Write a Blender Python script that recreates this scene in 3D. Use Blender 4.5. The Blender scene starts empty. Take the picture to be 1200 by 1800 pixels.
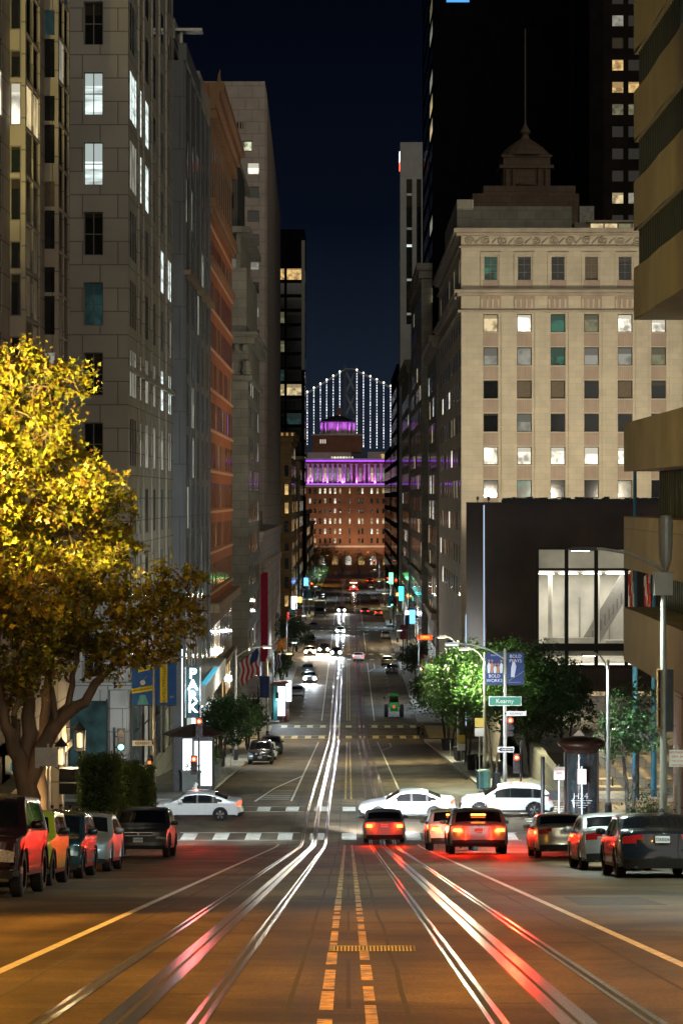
import bpy, bmesh, math, random
from math import radians as R, sin, cos, pi, sqrt, atan
from mathutils import Vector, Matrix, Euler
random.seed(7)
sc = bpy.context.scene
# ---------------------------------------------------------------- camera, world, exposure
F = 4400.0; CZ = 1.4; VX = 612.0; VY = 875.0       # pixels of focal length, eye height, vanishing point in the photograph
cd = bpy.data.cameras.new('camera'); cam = bpy.data.objects.new('camera', cd); sc.collection.objects.link(cam)
cam.location = (0, 0, CZ); cam.rotation_euler = (R(90), 0, 0)
cd.sensor_fit = 'VERTICAL'; cd.sensor_height = 36; cd.lens = F/1800*36
cd.shift_x = -12/1800; cd.shift_y = -25/1800; cd.clip_start = .2; cd.clip_end = 20000
sc.camera = cam
world = bpy.data.worlds.new('World'); sc.world = world; world.use_nodes = True
wn = world.node_tree; bg = wn.nodes['Background']
sky = wn.nodes.new('ShaderNodeTexSky'); sky.sky_type = 'NISHITA'; sky.sun_disc = False
sky.sun_elevation = R(-4); sky.sun_rotation = R(180); sky.air_density = 1.5
tc = wn.nodes.new('ShaderNodeTexCoord'); sp = wn.nodes.new('ShaderNodeSeparateXYZ'); rp = wn.nodes.new('ShaderNodeValToRGB')
wn.links.new(tc.outputs['Generated'], sp.inputs[0]); wn.links.new(sp.outputs['Z'], rp.inputs[0])
e = rp.color_ramp.elements
e[0].position = 0.0; e[0].color = (.0125, .0175, .028, 1); e[1].position = .2; e[1].color = (.0010, .0018, .0046, 1)
x = rp.color_ramp.elements.new(.05); x.color = (.0078, .0128, .0235, 1)
x = rp.color_ramp.elements.new(.11); x.color = (.0022, .0040, .0092, 1)
ad = wn.nodes.new('ShaderNodeMix'); ad.data_type = 'RGBA'; ad.blend_type = 'ADD'; ad.inputs[0].default_value = .0
wn.links.new(rp.outputs[0], ad.inputs[6]); wn.links.new(sky.outputs[0], ad.inputs[7]); wn.links.new(ad.outputs[2], bg.inputs['Color'])
bg.inputs['Strength'].default_value = 1.0
sd = bpy.data.lights.new('facade_fill', 'SUN'); sd.energy = .75; sd.angle = R(70); sd.color = (1.0, .9, .74)  # added soft fill that lights the facades evenly, standing in for city glow
so = bpy.data.objects.new('facade_fill', sd); sc.collection.objects.link(so)
so.rotation_euler = Vector((-.30, 1.0, -.16)).to_track_quat('-Z', 'Y').to_euler()
sc.view_settings.view_transform = 'Standard'; sc.view_settings.look = 'None'; sc.view_settings.exposure = 0; sc.view_settings.gamma = 1
cy = sc.cycles
cy.use_denoising = True; cy.max_bounces = 5; cy.diffuse_bounces = 2; cy.glossy_bounces = 3; cy.transmission_bounces = 4; cy.transparent_max_bounces = 6
cy.sample_clamp_indirect = 4; cy.sample_clamp_direct = 0; cy.caustics_reflective = False; cy.caustics_refractive = False
cy.use_light_tree = True

def wx(px, Y): return (px-VX)/F*Y
def wz(py, Y): return CZ+(VY-py)/F*Y
GN = [(-80, 10.1), (108, -13.68), (112, -14.15), (116, -14.45), (122, -14.65), (130, -14.97), (134, -15.15), (138, -15.42), (268, -24.75), (275, -25.12), (282, -25.22),
      (294, -25.3), (419, -25.8), (533, -26.1), (840, -26.4), (1200, -26.5)]
def G(y):
    for (a, za), (b, zb) in zip(GN, GN[1:]):
        if y <= b: return za+(zb-za)*(y-a)/(b-a)
    return GN[-1][1]
def slope(y): return (G(y+2)-G(y-2))/4

# ---------------------------------------------------------------- materials
MC = {}
def nodes(m):
    m.use_nodes = True; n = m.node_tree; return n, n.nodes['Principled BSDF']
def mat(name, col, rough=.6, metal=0., var=.12, scale=3., bump=0., coat=0., spec=.5, stretch=None):
    if name in MC: return MC[name]
    m = bpy.data.materials.new(name); n, b = nodes(m); MC[name] = m
    b.inputs['Roughness'].default_value = rough; b.inputs['Metallic'].default_value = metal
    b.inputs['Coat Weight'].default_value = coat; b.inputs['Specular IOR Level'].default_value = spec
    c = (*col, 1)
    if var:
        t = n.nodes.new('ShaderNodeTexCoord'); z = n.nodes.new('ShaderNodeTexNoise'); z.inputs['Scale'].default_value = scale; z.inputs['Detail'].default_value = 6
        if stretch:
            mp = n.nodes.new('ShaderNodeMapping'); mp.inputs['Scale'].default_value = stretch
            n.links.new(t.outputs['Object'], mp.inputs[0]); n.links.new(mp.outputs[0], z.inputs['Vector'])
        else: n.links.new(t.outputs['Object'], z.inputs['Vector'])
        r = n.nodes.new('ShaderNodeValToRGB'); n.links.new(z.outputs[0], r.inputs[0])
        r.color_ramp.elements[0].position = .3; r.color_ramp.elements[1].position = .7
        r.color_ramp.elements[0].color = tuple(v*(1-var) for v in col)+(1,); r.color_ramp.elements[1].color = tuple(min(1, v*(1+var)) for v in col)+(1,)
        n.links.new(r.outputs[0], b.inputs['Base Color'])
        if bump:
            bp = n.nodes.new('ShaderNodeBump'); bp.inputs['Strength'].default_value = bump; bp.inputs['Distance'].default_value = .02
            n.links.new(z.outputs[0], bp.inputs['Height']); n.links.new(bp.outputs[0], b.inputs['Normal'])
    else: b.inputs['Base Color'].default_value = c
    return m
def stone(name, col, bw=1.5, bh=1.0, joint=.55, rough=.75, var=.14, mort=.03):
    """cut stone or panels: joints run along whichever way the wall faces (x+y is the run, z the height)"""
    if name in MC: return MC[name]
    m = bpy.data.materials.new(name); n, b = nodes(m); MC[name] = m; b.inputs['Roughness'].default_value = rough
    g = n.nodes.new('ShaderNodeNewGeometry'); s = n.nodes.new('ShaderNodeSeparateXYZ'); a = n.nodes.new('ShaderNodeMath'); c = n.nodes.new('ShaderNodeCombineXYZ')
    n.links.new(g.outputs['Position'], s.inputs[0]); n.links.new(s.outputs[0], a.inputs[0]); n.links.new(s.outputs[1], a.inputs[1])
    n.links.new(a.outputs[0], c.inputs[0]); n.links.new(s.outputs[2], c.inputs[1])
    k = n.nodes.new('ShaderNodeTexBrick'); n.links.new(c.outputs[0], k.inputs['Vector'])
    k.inputs['Scale'].default_value = 1; k.inputs['Brick Width'].default_value = bw; k.inputs['Row Height'].default_value = bh; k.inputs['Mortar Size'].default_value = mort
    k.inputs['Mortar Smooth'].default_value = .1
    k.inputs['Color1'].default_value = tuple(v*(1-var*.5) for v in col)+(1,); k.inputs['Color2'].default_value = tuple(v*(1+var*.5) for v in col)+(1,)
    k.inputs['Mortar'].default_value = tuple(v*joint for v in col)+(1,)
    z = n.nodes.new('ShaderNodeTexNoise'); z.inputs['Scale'].default_value = .35; z.inputs['Detail'].default_value = 8
    n.links.new(g.outputs['Position'], z.inputs['Vector'])
    r = n.nodes.new('ShaderNodeValToRGB'); r.color_ramp.elements[0].color = (1-var*1.6,)*3+(1,); r.color_ramp.elements[1].color = (1+var,)*3+(1,)
    r.color_ramp.elements[0].position = .3; r.color_ramp.elements[1].position = .75
    n.links.new(z.outputs[0], r.inputs[0])
    mx = n.nodes.new('ShaderNodeMix'); mx.data_type = 'RGBA'; mx.blend_type = 'MULTIPLY'; mx.inputs[0].default_value = 1
    n.links.new(k.outputs['Color'], mx.inputs[6]); n.links.new(r.outputs[0], mx.inputs[7]); n.links.new(mx.outputs[2], b.inputs['Base Color'])
    bp = n.nodes.new('ShaderNodeBump'); bp.inputs['Strength'].default_value = .25; bp.inputs['Distance'].default_value = .02; n.links.new(k.outputs['Fac'], bp.inputs['Height']); bp.invert = True
    n.links.new(bp.outputs[0], b.inputs['Normal'])
    return m
def emit(name, col, st, base=(0, 0, 0)):
    if name in MC: return MC[name]
    m = bpy.data.materials.new(name); n, b = nodes(m); MC[name] = m
    b.inputs['Base Color'].default_value = (*base, 1); b.inputs['Emission Color'].default_value = (*col, 1); b.inputs['Emission Strength'].default_value = st
    b.inputs['Roughness'].default_value = .4
    return m
def lit(name, col, st, mode='room', lo=.25):
    """a window with a lit room behind it: brighter and darker patches (lamps, furniture) or the stripes of blinds"""
    if name in MC: return MC[name]
    m = bpy.data.materials.new(name); n, b = nodes(m); MC[name] = m
    b.inputs['Base Color'].default_value = (.02, .02, .02, 1); b.inputs['Roughness'].default_value = .15
    g = n.nodes.new('ShaderNodeNewGeometry'); mp = n.nodes.new('ShaderNodeMapping'); n.links.new(g.outputs['Position'], mp.inputs[0])
    z = n.nodes.new('ShaderNodeTexNoise'); z.inputs['Detail'].default_value = 5
    mp.inputs['Scale'].default_value = (1, 1, 1) if mode == 'room' else (.25, .25, 2.2)
    z.inputs['Scale'].default_value = .9 if mode == 'room' else 1.3
    n.links.new(mp.outputs[0], z.inputs['Vector'])
    r = n.nodes.new('ShaderNodeValToRGB'); r.color_ramp.elements[0].position = .36; r.color_ramp.elements[1].position = .58
    r.color_ramp.elements[0].color = tuple(v*lo for v in col)+(1,); r.color_ramp.elements[1].color = (*col, 1)
    n.links.new(z.outputs[0], r.inputs[0]); b.inputs['Emission Strength'].default_value = st
    n.links.new(blind(n, r.outputs[0], tuple(v*.38 for v in col), .55, .7), b.inputs['Emission Color'])
    return m
def blind(n, src, col, reach, share):
    # a roller blind drawn down part of the pane, further on some windows than on others
    oi = n.nodes.new('ShaderNodeObjectInfo'); t = n.nodes.new('ShaderNodeTexCoord'); s = n.nodes.new('ShaderNodeSeparateXYZ'); n.links.new(t.outputs['Generated'], s.inputs[0])
    a = n.nodes.new('ShaderNodeMath'); a.operation = 'MULTIPLY'; a.inputs[1].default_value = reach; n.links.new(oi.outputs['Random'], a.inputs[0])
    c = n.nodes.new('ShaderNodeMath'); c.operation = 'SUBTRACT'; c.inputs[0].default_value = 1.0-(share-.7)*.5; n.links.new(a.outputs[0], c.inputs[1])
    d = n.nodes.new('ShaderNodeMath'); d.operation = 'GREATER_THAN'; n.links.new(s.outputs['Z'], d.inputs[0]); n.links.new(c.outputs[0], d.inputs[1])
    mx = n.nodes.new('ShaderNodeMix'); mx.data_type = 'RGBA'; n.links.new(d.outputs[0], mx.inputs[0]); n.links.new(src, mx.inputs[6]); mx.inputs[7].default_value = (*col, 1); return mx.outputs[2]
def glass(name, col=(.012, .014, .016), rough=.08):
    m = mat(name, col, rough, 0, .5, .7, spec=.6); n, b = nodes(m); src = b.inputs['Base Color'].links[0].from_socket
    n.links.new(blind(n, src, (.05, .042, .03), .5, .3), b.inputs['Base Color']); return m
PANES = {'dark': glass('glass_dark'), 'dark2': glass('glass_dark_green', (.014, .022, .02), .12),
    'bright': lit('window_bright', (1, .93, .74), 1.5), 'warm': lit('window_warm', (1, .78, .42), .8), 'cool': lit('window_cool', (.86, 1, .95), 1.25, 'blind', .35),
    'dim': lit('window_dim', (.55, .52, .28), .32), 'green': lit('window_green', (.1, .55, .35), .22, 'room', .1), 'shade': mat('window_shade', (.15, .12, .08), .8, 0, .15, 4),
    'grey': lit('window_grey', (.5, .49, .4), .55, 'room', .5), 'amber': lit('window_amber', (1, .62, .22), .9), 'teal': lit('window_teal', (.1, .3, .3), .13, 'room', .2),
    'black': mat('window_black', (.006, .006, .007), .15, 0, .3, 1), 'purple': lit('window_purple', (.45, .2, .8), .5)}
M = {}
M['white_paint'] = mat('white_paint', (.5, .48, .42), .55, 0, .25, 2.5)
M['yellow_paint'] = mat('yellow_paint', (.62, .36, .03), .55, 0, .35, 2.5)
M['cream_paint'] = mat('cream_paint', (.62, .5, .2), .55, 0, .3, 2.5)
def worn(m, road=(.11, .095, .075), sc=9, lo=.42, hi=.56):
    # paint scuffed through to the road in patches
    n, b = nodes(m); src = b.inputs['Base Color'].links[0].from_socket; g = n.nodes.new('ShaderNodeNewGeometry'); z = n.nodes.new('ShaderNodeTexNoise'); z.inputs['Scale'].default_value = sc; z.inputs['Detail'].default_value = 8; z.inputs['Roughness'].default_value = .7
    n.links.new(g.outputs['Position'], z.inputs['Vector']); r = n.nodes.new('ShaderNodeValToRGB'); r.color_ramp.elements[0].position = lo; r.color_ramp.elements[1].position = hi; n.links.new(z.outputs[0], r.inputs[0])
    mx = n.nodes.new('ShaderNodeMix'); mx.data_type = 'RGBA'; n.links.new(r.outputs[0], mx.inputs[0]); mx.inputs[6].default_value = (*road, 1); n.links.new(src, mx.inputs[7]); n.links.new(mx.outputs[2], b.inputs['Base Color'])
worn(M['white_paint'], lo=.33, hi=.46); worn(M['yellow_paint'], sc=6, lo=.42, hi=.58); worn(M['cream_paint'], lo=.33, hi=.46)
M['metal'] = mat('galvanised_metal', (.42, .43, .42), .4, .8, .15, 5)
M['dark_metal'] = mat('dark_metal', (.035, .035, .038), .45, .5, .15, 5)
M['black'] = mat('black_rubber', (.012, .012, .012), .75, 0, .2, 5)
M['frame'] = mat('window_frame_metal', (.2, .19, .17), .5, .3, .1, 5)
M['dark_frame'] = mat('window_frame_dark', (.025, .023, .02), .5, .3, .1, 5)
M['trunk'] = mat('tree_bark', (.16, .10, .06), .85, 0, .4, 3, .6, stretch=(1, 1, .3))
M['dark_trunk'] = mat('tree_bark_dark', (.07, .055, .045), .85, 0, .3, 6, .6)
M['chrome'] = mat('chrome', (.7, .7, .7), .15, 1, 0)
M['concrete'] = mat('concrete_kerb', (.27, .26, .23), .8, 0, .25, 1.5, .2)

# ---------------------------------------------------------------- mesh helpers
class MB:
    def __init__(s): s.v = []; s.f = []; s.m = []; s.mats = []
    def mi(s, m):
        if m not in s.mats: s.mats.append(m)
        return s.mats.index(m)
    def poly(s, pts, m):
        k = len(s.v); s.v += [tuple(p) for p in pts]; s.f.append(tuple(range(k, k+len(pts)))); s.m.append(s.mi(m)); return s
    def box(s, x0, x1, y0, y1, z0, z1, m, skip=''):
        if x0 > x1: x0, x1 = x1, x0
        if y0 > y1: y0, y1 = y1, y0
        if z0 > z1: z0, z1 = z1, z0
        k = len(s.v); i = s.mi(m)
        s.v += [(x0, y0, z0), (x1, y0, z0), (x1, y1, z0), (x0, y1, z0), (x0, y0, z1), (x1, y0, z1), (x1, y1, z1), (x0, y1, z1)]
        for n, q in (('b', (0, 3, 2, 1)), ('t', (4, 5, 6, 7)), ('f', (0, 1, 5, 4)), ('r', (1, 2, 6, 5)), ('k', (2, 3, 7, 6)), ('l', (3, 0, 4, 7))):
            if n not in skip: s.f.append(tuple(k+a for a in q)); s.m.append(i)
        return s
    def bar(s, p, q, w, h, m):
        """a square bar from p to q"""
        p, q = Vector(p), Vector(q); d = (q-p).normalized(); up = Vector((0, 0, 1)) if abs(d.z) < .95 else Vector((0, 1, 0))
        a = d.cross(up).normalized()*w/2; b = a.cross(d).normalized()*h/2; k = len(s.v); i = s.mi(m)
        for c in (p, q): s.v += [tuple(c+a+b), tuple(c-a+b), tuple(c-a-b), tuple(c+a-b)]
        for f in ((0, 1, 2, 3), (7, 6, 5, 4), (0, 4, 5, 1), (1, 5, 6, 2), (2, 6, 7, 3), (3, 7, 4, 0)): s.f.append(tuple(k+a for a in f)); s.m.append(i)
        return s
    def tube(s, pts, rad, m, n=8, caps=True):
        pts = [Vector(p) for p in pts]; rad = rad if isinstance(rad, (list, tuple)) else [rad]*len(pts); k = len(s.v); i = s.mi(m)
        u = None
        for j, p in enumerate(pts):
            d = (pts[min(j+1, len(pts)-1)]-pts[max(j-1, 0)]).normalized()
            if u is None: u = d.orthogonal().normalized()
            u = (u-d*u.dot(d)).normalized() if (u-d*u.dot(d)).length > 1e-5 else d.orthogonal().normalized(); w = d.cross(u)
            s.v += [tuple(p+(u*cos(2*pi*t/n)+w*sin(2*pi*t/n))*rad[j]) for t in range(n)]
        for j in range(len(pts)-1):
            for t in range(n):
                a = k+j*n+t; b = k+j*n+(t+1) % n; s.f.append((a, b, b+n, a+n)); s.m.append(i)
        if caps:
            s.f.append(tuple(k+t for t in range(n))[::-1]); s.m.append(i); z = k+(len(pts)-1)*n; s.f.append(tuple(z+t for t in range(n))); s.m.append(i)
        return s
    def lathe(s, prof, c, m, n=20):
        k = len(s.v); i = s.mi(m)
        for r, z in prof: s.v += [(c[0]+r*cos(2*pi*t/n), c[1]+r*sin(2*pi*t/n), c[2]+z) for t in range(n)]
        for j in range(len(prof)-1):
            for t in range(n):
                a = k+j*n+t; b = k+j*n+(t+1) % n; s.f.append((a, b, b+n, a+n)); s.m.append(i)
        return s
    def prism(s, poly, axis, a, b, m):
        """extrude a 2-D outline along an axis"""
        def P(u, v, t): return {'x': (t, u, v), 'y': (u, t, v), 'z': (u, v, t)}[axis]
        k = len(s.v); n = len(poly); i = s.mi(m)
        s.v += [P(u, v, a) for u, v in poly]+[P(u, v, b) for u, v in poly]
        s.f.append(tuple(range(k, k+n))); s.m.append(i); s.f.append(tuple(range(k+n, k+2*n))[::-1]); s.m.append(i)
        for t in range(n):
            q = (t+1) % n; s.f.append((k+t, k+q, k+n+q, k+n+t)); s.m.append(i)
        return s
    def mesh(s, name, off=(0, 0, 0), smooth=False):
        me = bpy.data.meshes.new(name); me.from_pydata([(a-off[0], b-off[1], c-off[2]) for a, b, c in s.v], [], s.f)
        for m in s.mats: me.materials.append(m)
        me.polygons.foreach_set('material_index', s.m)
        if smooth: me.polygons.foreach_set('use_smooth', [True]*len(s.f))
        me.update(); return me
    def build(s, name, parent=None, off=None, smooth=False, **kw):
        if not s.f: return None
        if off is None: off = wloc(parent) if parent else (0, 0, 0)
        o = bpy.data.objects.new(name, s.mesh(name, off, smooth)); sc.collection.objects.link(o)
        if parent: o.parent = parent
        for k, v in kw.items(): o[k] = v
        return o
def wloc(o):
    v = Vector((0, 0, 0))
    while o: v += o.location; o = o.parent
    return v
def place(name, me, parent, loc, rz=0, rx=0, ry=0):
    """a copy of a shared mesh, loc in the parent's frame"""
    o = bpy.data.objects.new(name, me); sc.collection.objects.link(o); o.parent = parent; o.location = loc; o.rotation_euler = (rx, ry, rz); return o
def thing(name, label, cat, loc=(0, 0, 0), rz=0, group=None, rx=0):
    o = bpy.data.objects.new(name, None); sc.collection.objects.link(o); o.empty_display_size = .3
    o.location = loc; o.rotation_euler = (rx, 0, rz); o['label'] = label; o['category'] = cat
    if group: o['group'] = group
    return o
def dup(root, loc, rz=0, rx=0, label=None, group=None):
    def rec(o, par):
        c = o.copy(); sc.collection.objects.link(c); c.parent = par
        for ch in kids.get(o, []): rec(ch, c)
        return c
    kids = {}
    for o in sc.objects:
        if o.parent: kids.setdefault(o.parent, []).append(o)
    r = rec(root, None); r.location = loc; r.rotation_euler = (rx, 0, rz)
    if label: r['label'] = label
    if group: r['group'] = group
    return r
def tag(o, label, cat, group=None):
    o['label'] = label; o['category'] = cat
    if group: o['group'] = group
    return o
def struct(o): o['kind'] = 'structure'; return o
def text(parent, s, loc, size, m, rz=0, rx=pi/2, name='lettering', align='CENTER', bold=0., ry=0, sx=1, vert=False):
    c = bpy.data.curves.new('t', 'FONT'); c.body = s; c.size = size; c.align_x = align; c.align_y = 'CENTER'; c.extrude = .006; c.offset = bold*size; c.resolution_u = 3
    if vert: c.space_line = vert
    o = bpy.data.objects.new('t', c); sc.collection.objects.link(o)
    bpy.context.view_layer.update(); me = bpy.data.meshes.new_from_object(o.evaluated_get(bpy.context.evaluated_depsgraph_get()))
    bpy.data.objects.remove(o); bpy.data.curves.remove(c); me.materials.clear(); me.materials.append(m)
    q = place(name, me, parent, loc, rz, rx, ry); q.scale = (sx, 1, 1); return q
def lamp_light(parent, loc, energy, col, kind='POINT', radius=.15, aim=None, size=120, blend=.6):
    l = bpy.data.lights.new('lamp_glow', kind); l.energy = energy; l.color = col; l.shadow_soft_size = radius
    o = bpy.data.objects.new('lamp_glow', l); sc.collection.objects.link(o); o.parent = parent; o.location = loc
    if kind == 'SPOT':
        l.spot_size = R(size); l.spot_blend = blend; o.rotation_euler = Vector(aim).to_track_quat('-Z', 'Y').to_euler()
    return o

# ---------------------------------------------------------------- facades
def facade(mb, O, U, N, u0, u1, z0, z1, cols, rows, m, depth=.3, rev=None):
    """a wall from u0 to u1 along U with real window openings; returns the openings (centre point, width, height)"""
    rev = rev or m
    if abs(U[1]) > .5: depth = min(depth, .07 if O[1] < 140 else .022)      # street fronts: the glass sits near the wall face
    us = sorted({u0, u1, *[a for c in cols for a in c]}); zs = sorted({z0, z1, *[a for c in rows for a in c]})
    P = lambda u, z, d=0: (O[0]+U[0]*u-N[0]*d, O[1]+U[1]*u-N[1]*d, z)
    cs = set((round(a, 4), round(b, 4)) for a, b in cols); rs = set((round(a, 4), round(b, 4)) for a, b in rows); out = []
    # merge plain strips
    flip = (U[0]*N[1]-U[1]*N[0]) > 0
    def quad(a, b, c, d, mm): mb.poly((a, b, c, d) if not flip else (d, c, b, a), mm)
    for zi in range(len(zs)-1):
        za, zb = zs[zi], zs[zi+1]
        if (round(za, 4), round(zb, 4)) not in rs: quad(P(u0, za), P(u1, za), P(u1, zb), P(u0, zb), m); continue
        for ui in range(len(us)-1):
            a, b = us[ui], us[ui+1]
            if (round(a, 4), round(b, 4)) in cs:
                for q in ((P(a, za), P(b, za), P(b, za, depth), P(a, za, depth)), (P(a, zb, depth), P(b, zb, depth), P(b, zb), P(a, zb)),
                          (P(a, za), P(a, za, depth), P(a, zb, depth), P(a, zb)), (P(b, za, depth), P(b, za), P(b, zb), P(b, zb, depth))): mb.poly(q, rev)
                c = P((a+b)/2, za, depth); out.append((c, b-a, zb-za))
            else: quad(P(a, za), P(b, za), P(b, zb), P(a, zb), m)
    return out
WM = {}
def win_mesh(w, h, nx, ny, fm, bar=.06, d=.07):
    k = ('w', round(w, 2), round(h, 2), nx, ny, fm.name, d)
    if k not in WM:
        b = MB()
        b.box(-w/2, -w/2+bar, -d, 0, 0, h, fm).box(w/2-bar, w/2, -d, 0, 0, h, fm).box(-w/2+bar, w/2-bar, -d, 0, 0, bar, fm).box(-w/2+bar, w/2-bar, -d, 0, h-bar, h, fm)
        for i in range(1, nx): x = -w/2+w*i/nx; b.box(x-bar*.4, x+bar*.4, -d*.8, 0, bar, h-bar, fm)
        for i in range(1, ny): z = h*i/ny; b.box(-w/2+bar, w/2-bar, -d*.7, 0, z-bar*.4, z+bar*.4, fm)
        WM[k] = b.mesh('window')
    return WM[k]
def pane_mesh(w, h, pm):
    k = ('p', round(w, 2), round(h, 2), pm.name)
    if k not in WM: b = MB(); b.poly(((-w/2, -.01, 0), (w/2, -.01, 0), (w/2, -.01, h), (-w/2, -.01, h)), pm); WM[k] = b.mesh('pane')
    return WM[k]
def windows(root, outs, N, kinds, nx=1, ny=1, fm=None, limit=100, bar=.06):
    """kinds(i, opening) gives a pane kind; each opening becomes window > pane; past the limit one merged part"""
    fm = fm or M['frame']; rz = math.atan2(N[1], N[0])+pi/2; L = wloc(root)
    cnt = root.get('_wc', 0); rest = MB()
    for i, (c, w, h) in enumerate(outs):
        kd = kinds(i, (c, w, h)) if callable(kinds) else kinds; pm = PANES[kd]
        if cnt < limit:
            o = place('window', win_mesh(w, h, nx, ny, fm, bar, .07 if abs(N[1]) > .5 else .014), root, Vector(c)-L, rz); place('pane', pane_mesh(w, h, pm), o, (0, 0, 0)); cnt += 1
        else:
            T = Vector((-N[1], N[0]))*w/2
            rest.poly([(c[0]-T[0]+N[0]*.02, c[1]-T[1]+N[1]*.02, c[2]), (c[0]+T[0]+N[0]*.02, c[1]+T[1]+N[1]*.02, c[2]), (c[0]+T[0]+N[0]*.02, c[1]+T[1]+N[1]*.02, c[2]+h), (c[0]-T[0]+N[0]*.02, c[1]-T[1]+N[1]*.02, c[2]+h)], pm)
    root['_wc'] = cnt
    if rest.f: r = rest.build('window', root); r['kind'] = 'stuff'
def rowz(z0, pitch, h, n, k0=0): return [(z0+pitch*(k0+i), z0+pitch*(k0+i)+h) for i in range(n)]
def pick(opts, seed):
    rr = random.Random(seed); ks = [k for k, p in opts]; ws = [p for k, p in opts]
    return lambda i, o: rr.choices(ks, ws)[0]
NF = (0, -1); NRt = (1, 0); NLf = (-1, 0)   # facing the camera / facing +x (left side of street) / facing -x
UX = (1, 0); UY = (0, 1)
# ================================================================ ground, road, markings
mroad = bpy.data.materials.new('road_asphalt'); n, b = nodes(mroad); MC['road'] = mroad
g = n.nodes.new('ShaderNodeNewGeometry'); z1 = n.nodes.new('ShaderNodeTexNoise'); z1.inputs['Scale'].default_value = .5; z1.inputs['Detail'].default_value = 8
mp = n.nodes.new('ShaderNodeMapping'); mp.inputs['Scale'].default_value = (1.6, .12, 1); n.links.new(g.outputs['Position'], mp.inputs[0]); n.links.new(mp.outputs[0], z1.inputs['Vector'])
r1 = n.nodes.new('ShaderNodeValToRGB'); r1.color_ramp.elements[0].position = .3; r1.color_ramp.elements[1].position = .72
r1.color_ramp.elements[0].color = (.062, .045, .029, 1); r1.color_ramp.elements[1].color = (.18, .132, .082, 1); n.links.new(z1.outputs[0], r1.inputs[0])
z2 = n.nodes.new('ShaderNodeTexNoise'); z2.inputs['Scale'].default_value = 40; z2.inputs['Detail'].default_value = 4; n.links.new(g.outputs['Position'], z2.inputs['Vector'])
k = n.nodes.new('ShaderNodeTexBrick'); k.inputs['Scale'].default_value = 1; k.inputs['Brick Width'].default_value = 60; k.inputs['Row Height'].default_value = 6.1; k.inputs['Mortar Size'].default_value = .018
k.inputs['Color1'].default_value = (1, 1, 1, 1); k.inputs['Color2'].default_value = (.72, .72, .72, 1); k.inputs['Mortar'].default_value = (.45, .45, .45, 1); n.links.new(g.outputs['Position'], k.inputs['Vector'])
r2 = n.nodes.new('ShaderNodeValToRGB'); r2.color_ramp.elements[0].color = (.55, .55, .55, 1); r2.color_ramp.elements[1].color = (1.35, 1.35, 1.35, 1); r2.color_ramp.elements[0].position = .35; r2.color_ramp.elements[1].position = .65
n.links.new(z2.outputs[0], r2.inputs[0])
def mulmix(n, a, b_):
    mx = n.nodes.new('ShaderNodeMix'); mx.data_type = 'RGBA'; mx.blend_type = 'MULTIPLY'; mx.inputs[0].default_value = 1; n.links.new(a, mx.inputs[6]); n.links.new(b_, mx.inputs[7]); return mx.outputs[2]
z4 = n.nodes.new('ShaderNodeTexNoise'); z4.inputs['Scale'].default_value = .3; z4.inputs['Detail'].default_value = 9; z4.inputs['Roughness'].default_value = .65; z4.inputs['Distortion'].default_value = .6; n.links.new(g.outputs['Position'], z4.inputs['Vector'])
r4 = n.nodes.new('ShaderNodeValToRGB'); r4.color_ramp.elements[0].position = .38; r4.color_ramp.elements[1].position = .60; r4.color_ramp.elements[0].color = (.38, .38, .38, 1); r4.color_ramp.elements[1].color = (1.12, 1.12, 1.12, 1); n.links.new(z4.outputs[0], r4.inputs[0])
n.links.new(mulmix(n, mulmix(n, mulmix(n, r1.outputs[0], r2.outputs[0]), k.outputs['Color']), r4.outputs[0]), b.inputs['Base Color'])
r3 = n.nodes.new('ShaderNodeValToRGB'); r3.color_ramp.elements[0].color = (.5,)*3+(1,); r3.color_ramp.elements[1].color = (.72,)*3+(1,); n.links.new(z1.outputs[0], r3.inputs[0])
n.links.new(r3.outputs[0], b.inputs['Roughness']); b.inputs['Specular IOR Level'].default_value = .1
bp = n.nodes.new('ShaderNodeBump'); bp.inputs['Strength'].default_value = .35; bp.inputs['Distance'].default_value = .006; n.links.new(z2.outputs[0], bp.inputs['Height']); n.links.new(bp.outputs[0], b.inputs['Normal'])

YB = sorted({y for y, _ in GN})
def cuts(y0, y1): return [y0]+[y for y in YB if y0 < y < y1]+[y1]
def strip(mb, x0, x1, y0, y1, dz, m, xs=None):
    ys = cuts(y0, y1)
    for a, b in zip(ys, ys[1:]): mb.poly(((x0, a, G(a)+dz), (x1, a, G(a)+dz), (x1, b, G(b)+dz), (x0, b, G(b)+dz)), m)
def hexa(mb, pts, dz, m): mb.poly([(x, y, G(y)+dz) for x, y in pts], m)
b = MB(); strip(b, -500, 500, -80, 1200, -.012, mroad)
b.poly(((-500, 1200, -26.512), (500, 1200, -26.512), (900, 1300, -33.5), (-900, 1300, -33.5)), mroad); struct(b.build('ground'))
b = MB(); strip(b, -8.2, 8.2, -80, 1100, 0, mroad)
for y0, y1 in ((114, 136.5), (275, 294), (419, 438), (517, 533), (611, 628), (720, 737)):
    strip(b, -90, -8.2, y0, y1, 0, mroad); strip(b, 8.2, 90, y0, y1, 0, mroad)
struct(b.build('road'))
mw = mat('bay_water', (.004, .008, .014), .15, 0, .2, .05, .2)
b = MB(); b.poly(((-4000, 1290, -33), (4000, 1290, -33), (4000, 12000, -33), (-4000, 12000, -33)), mw); struct(b.build('water'))
mside = stone('sidewalk_concrete', (.25, .24, .215), 1.2, 1.2, .6, .7)
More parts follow.
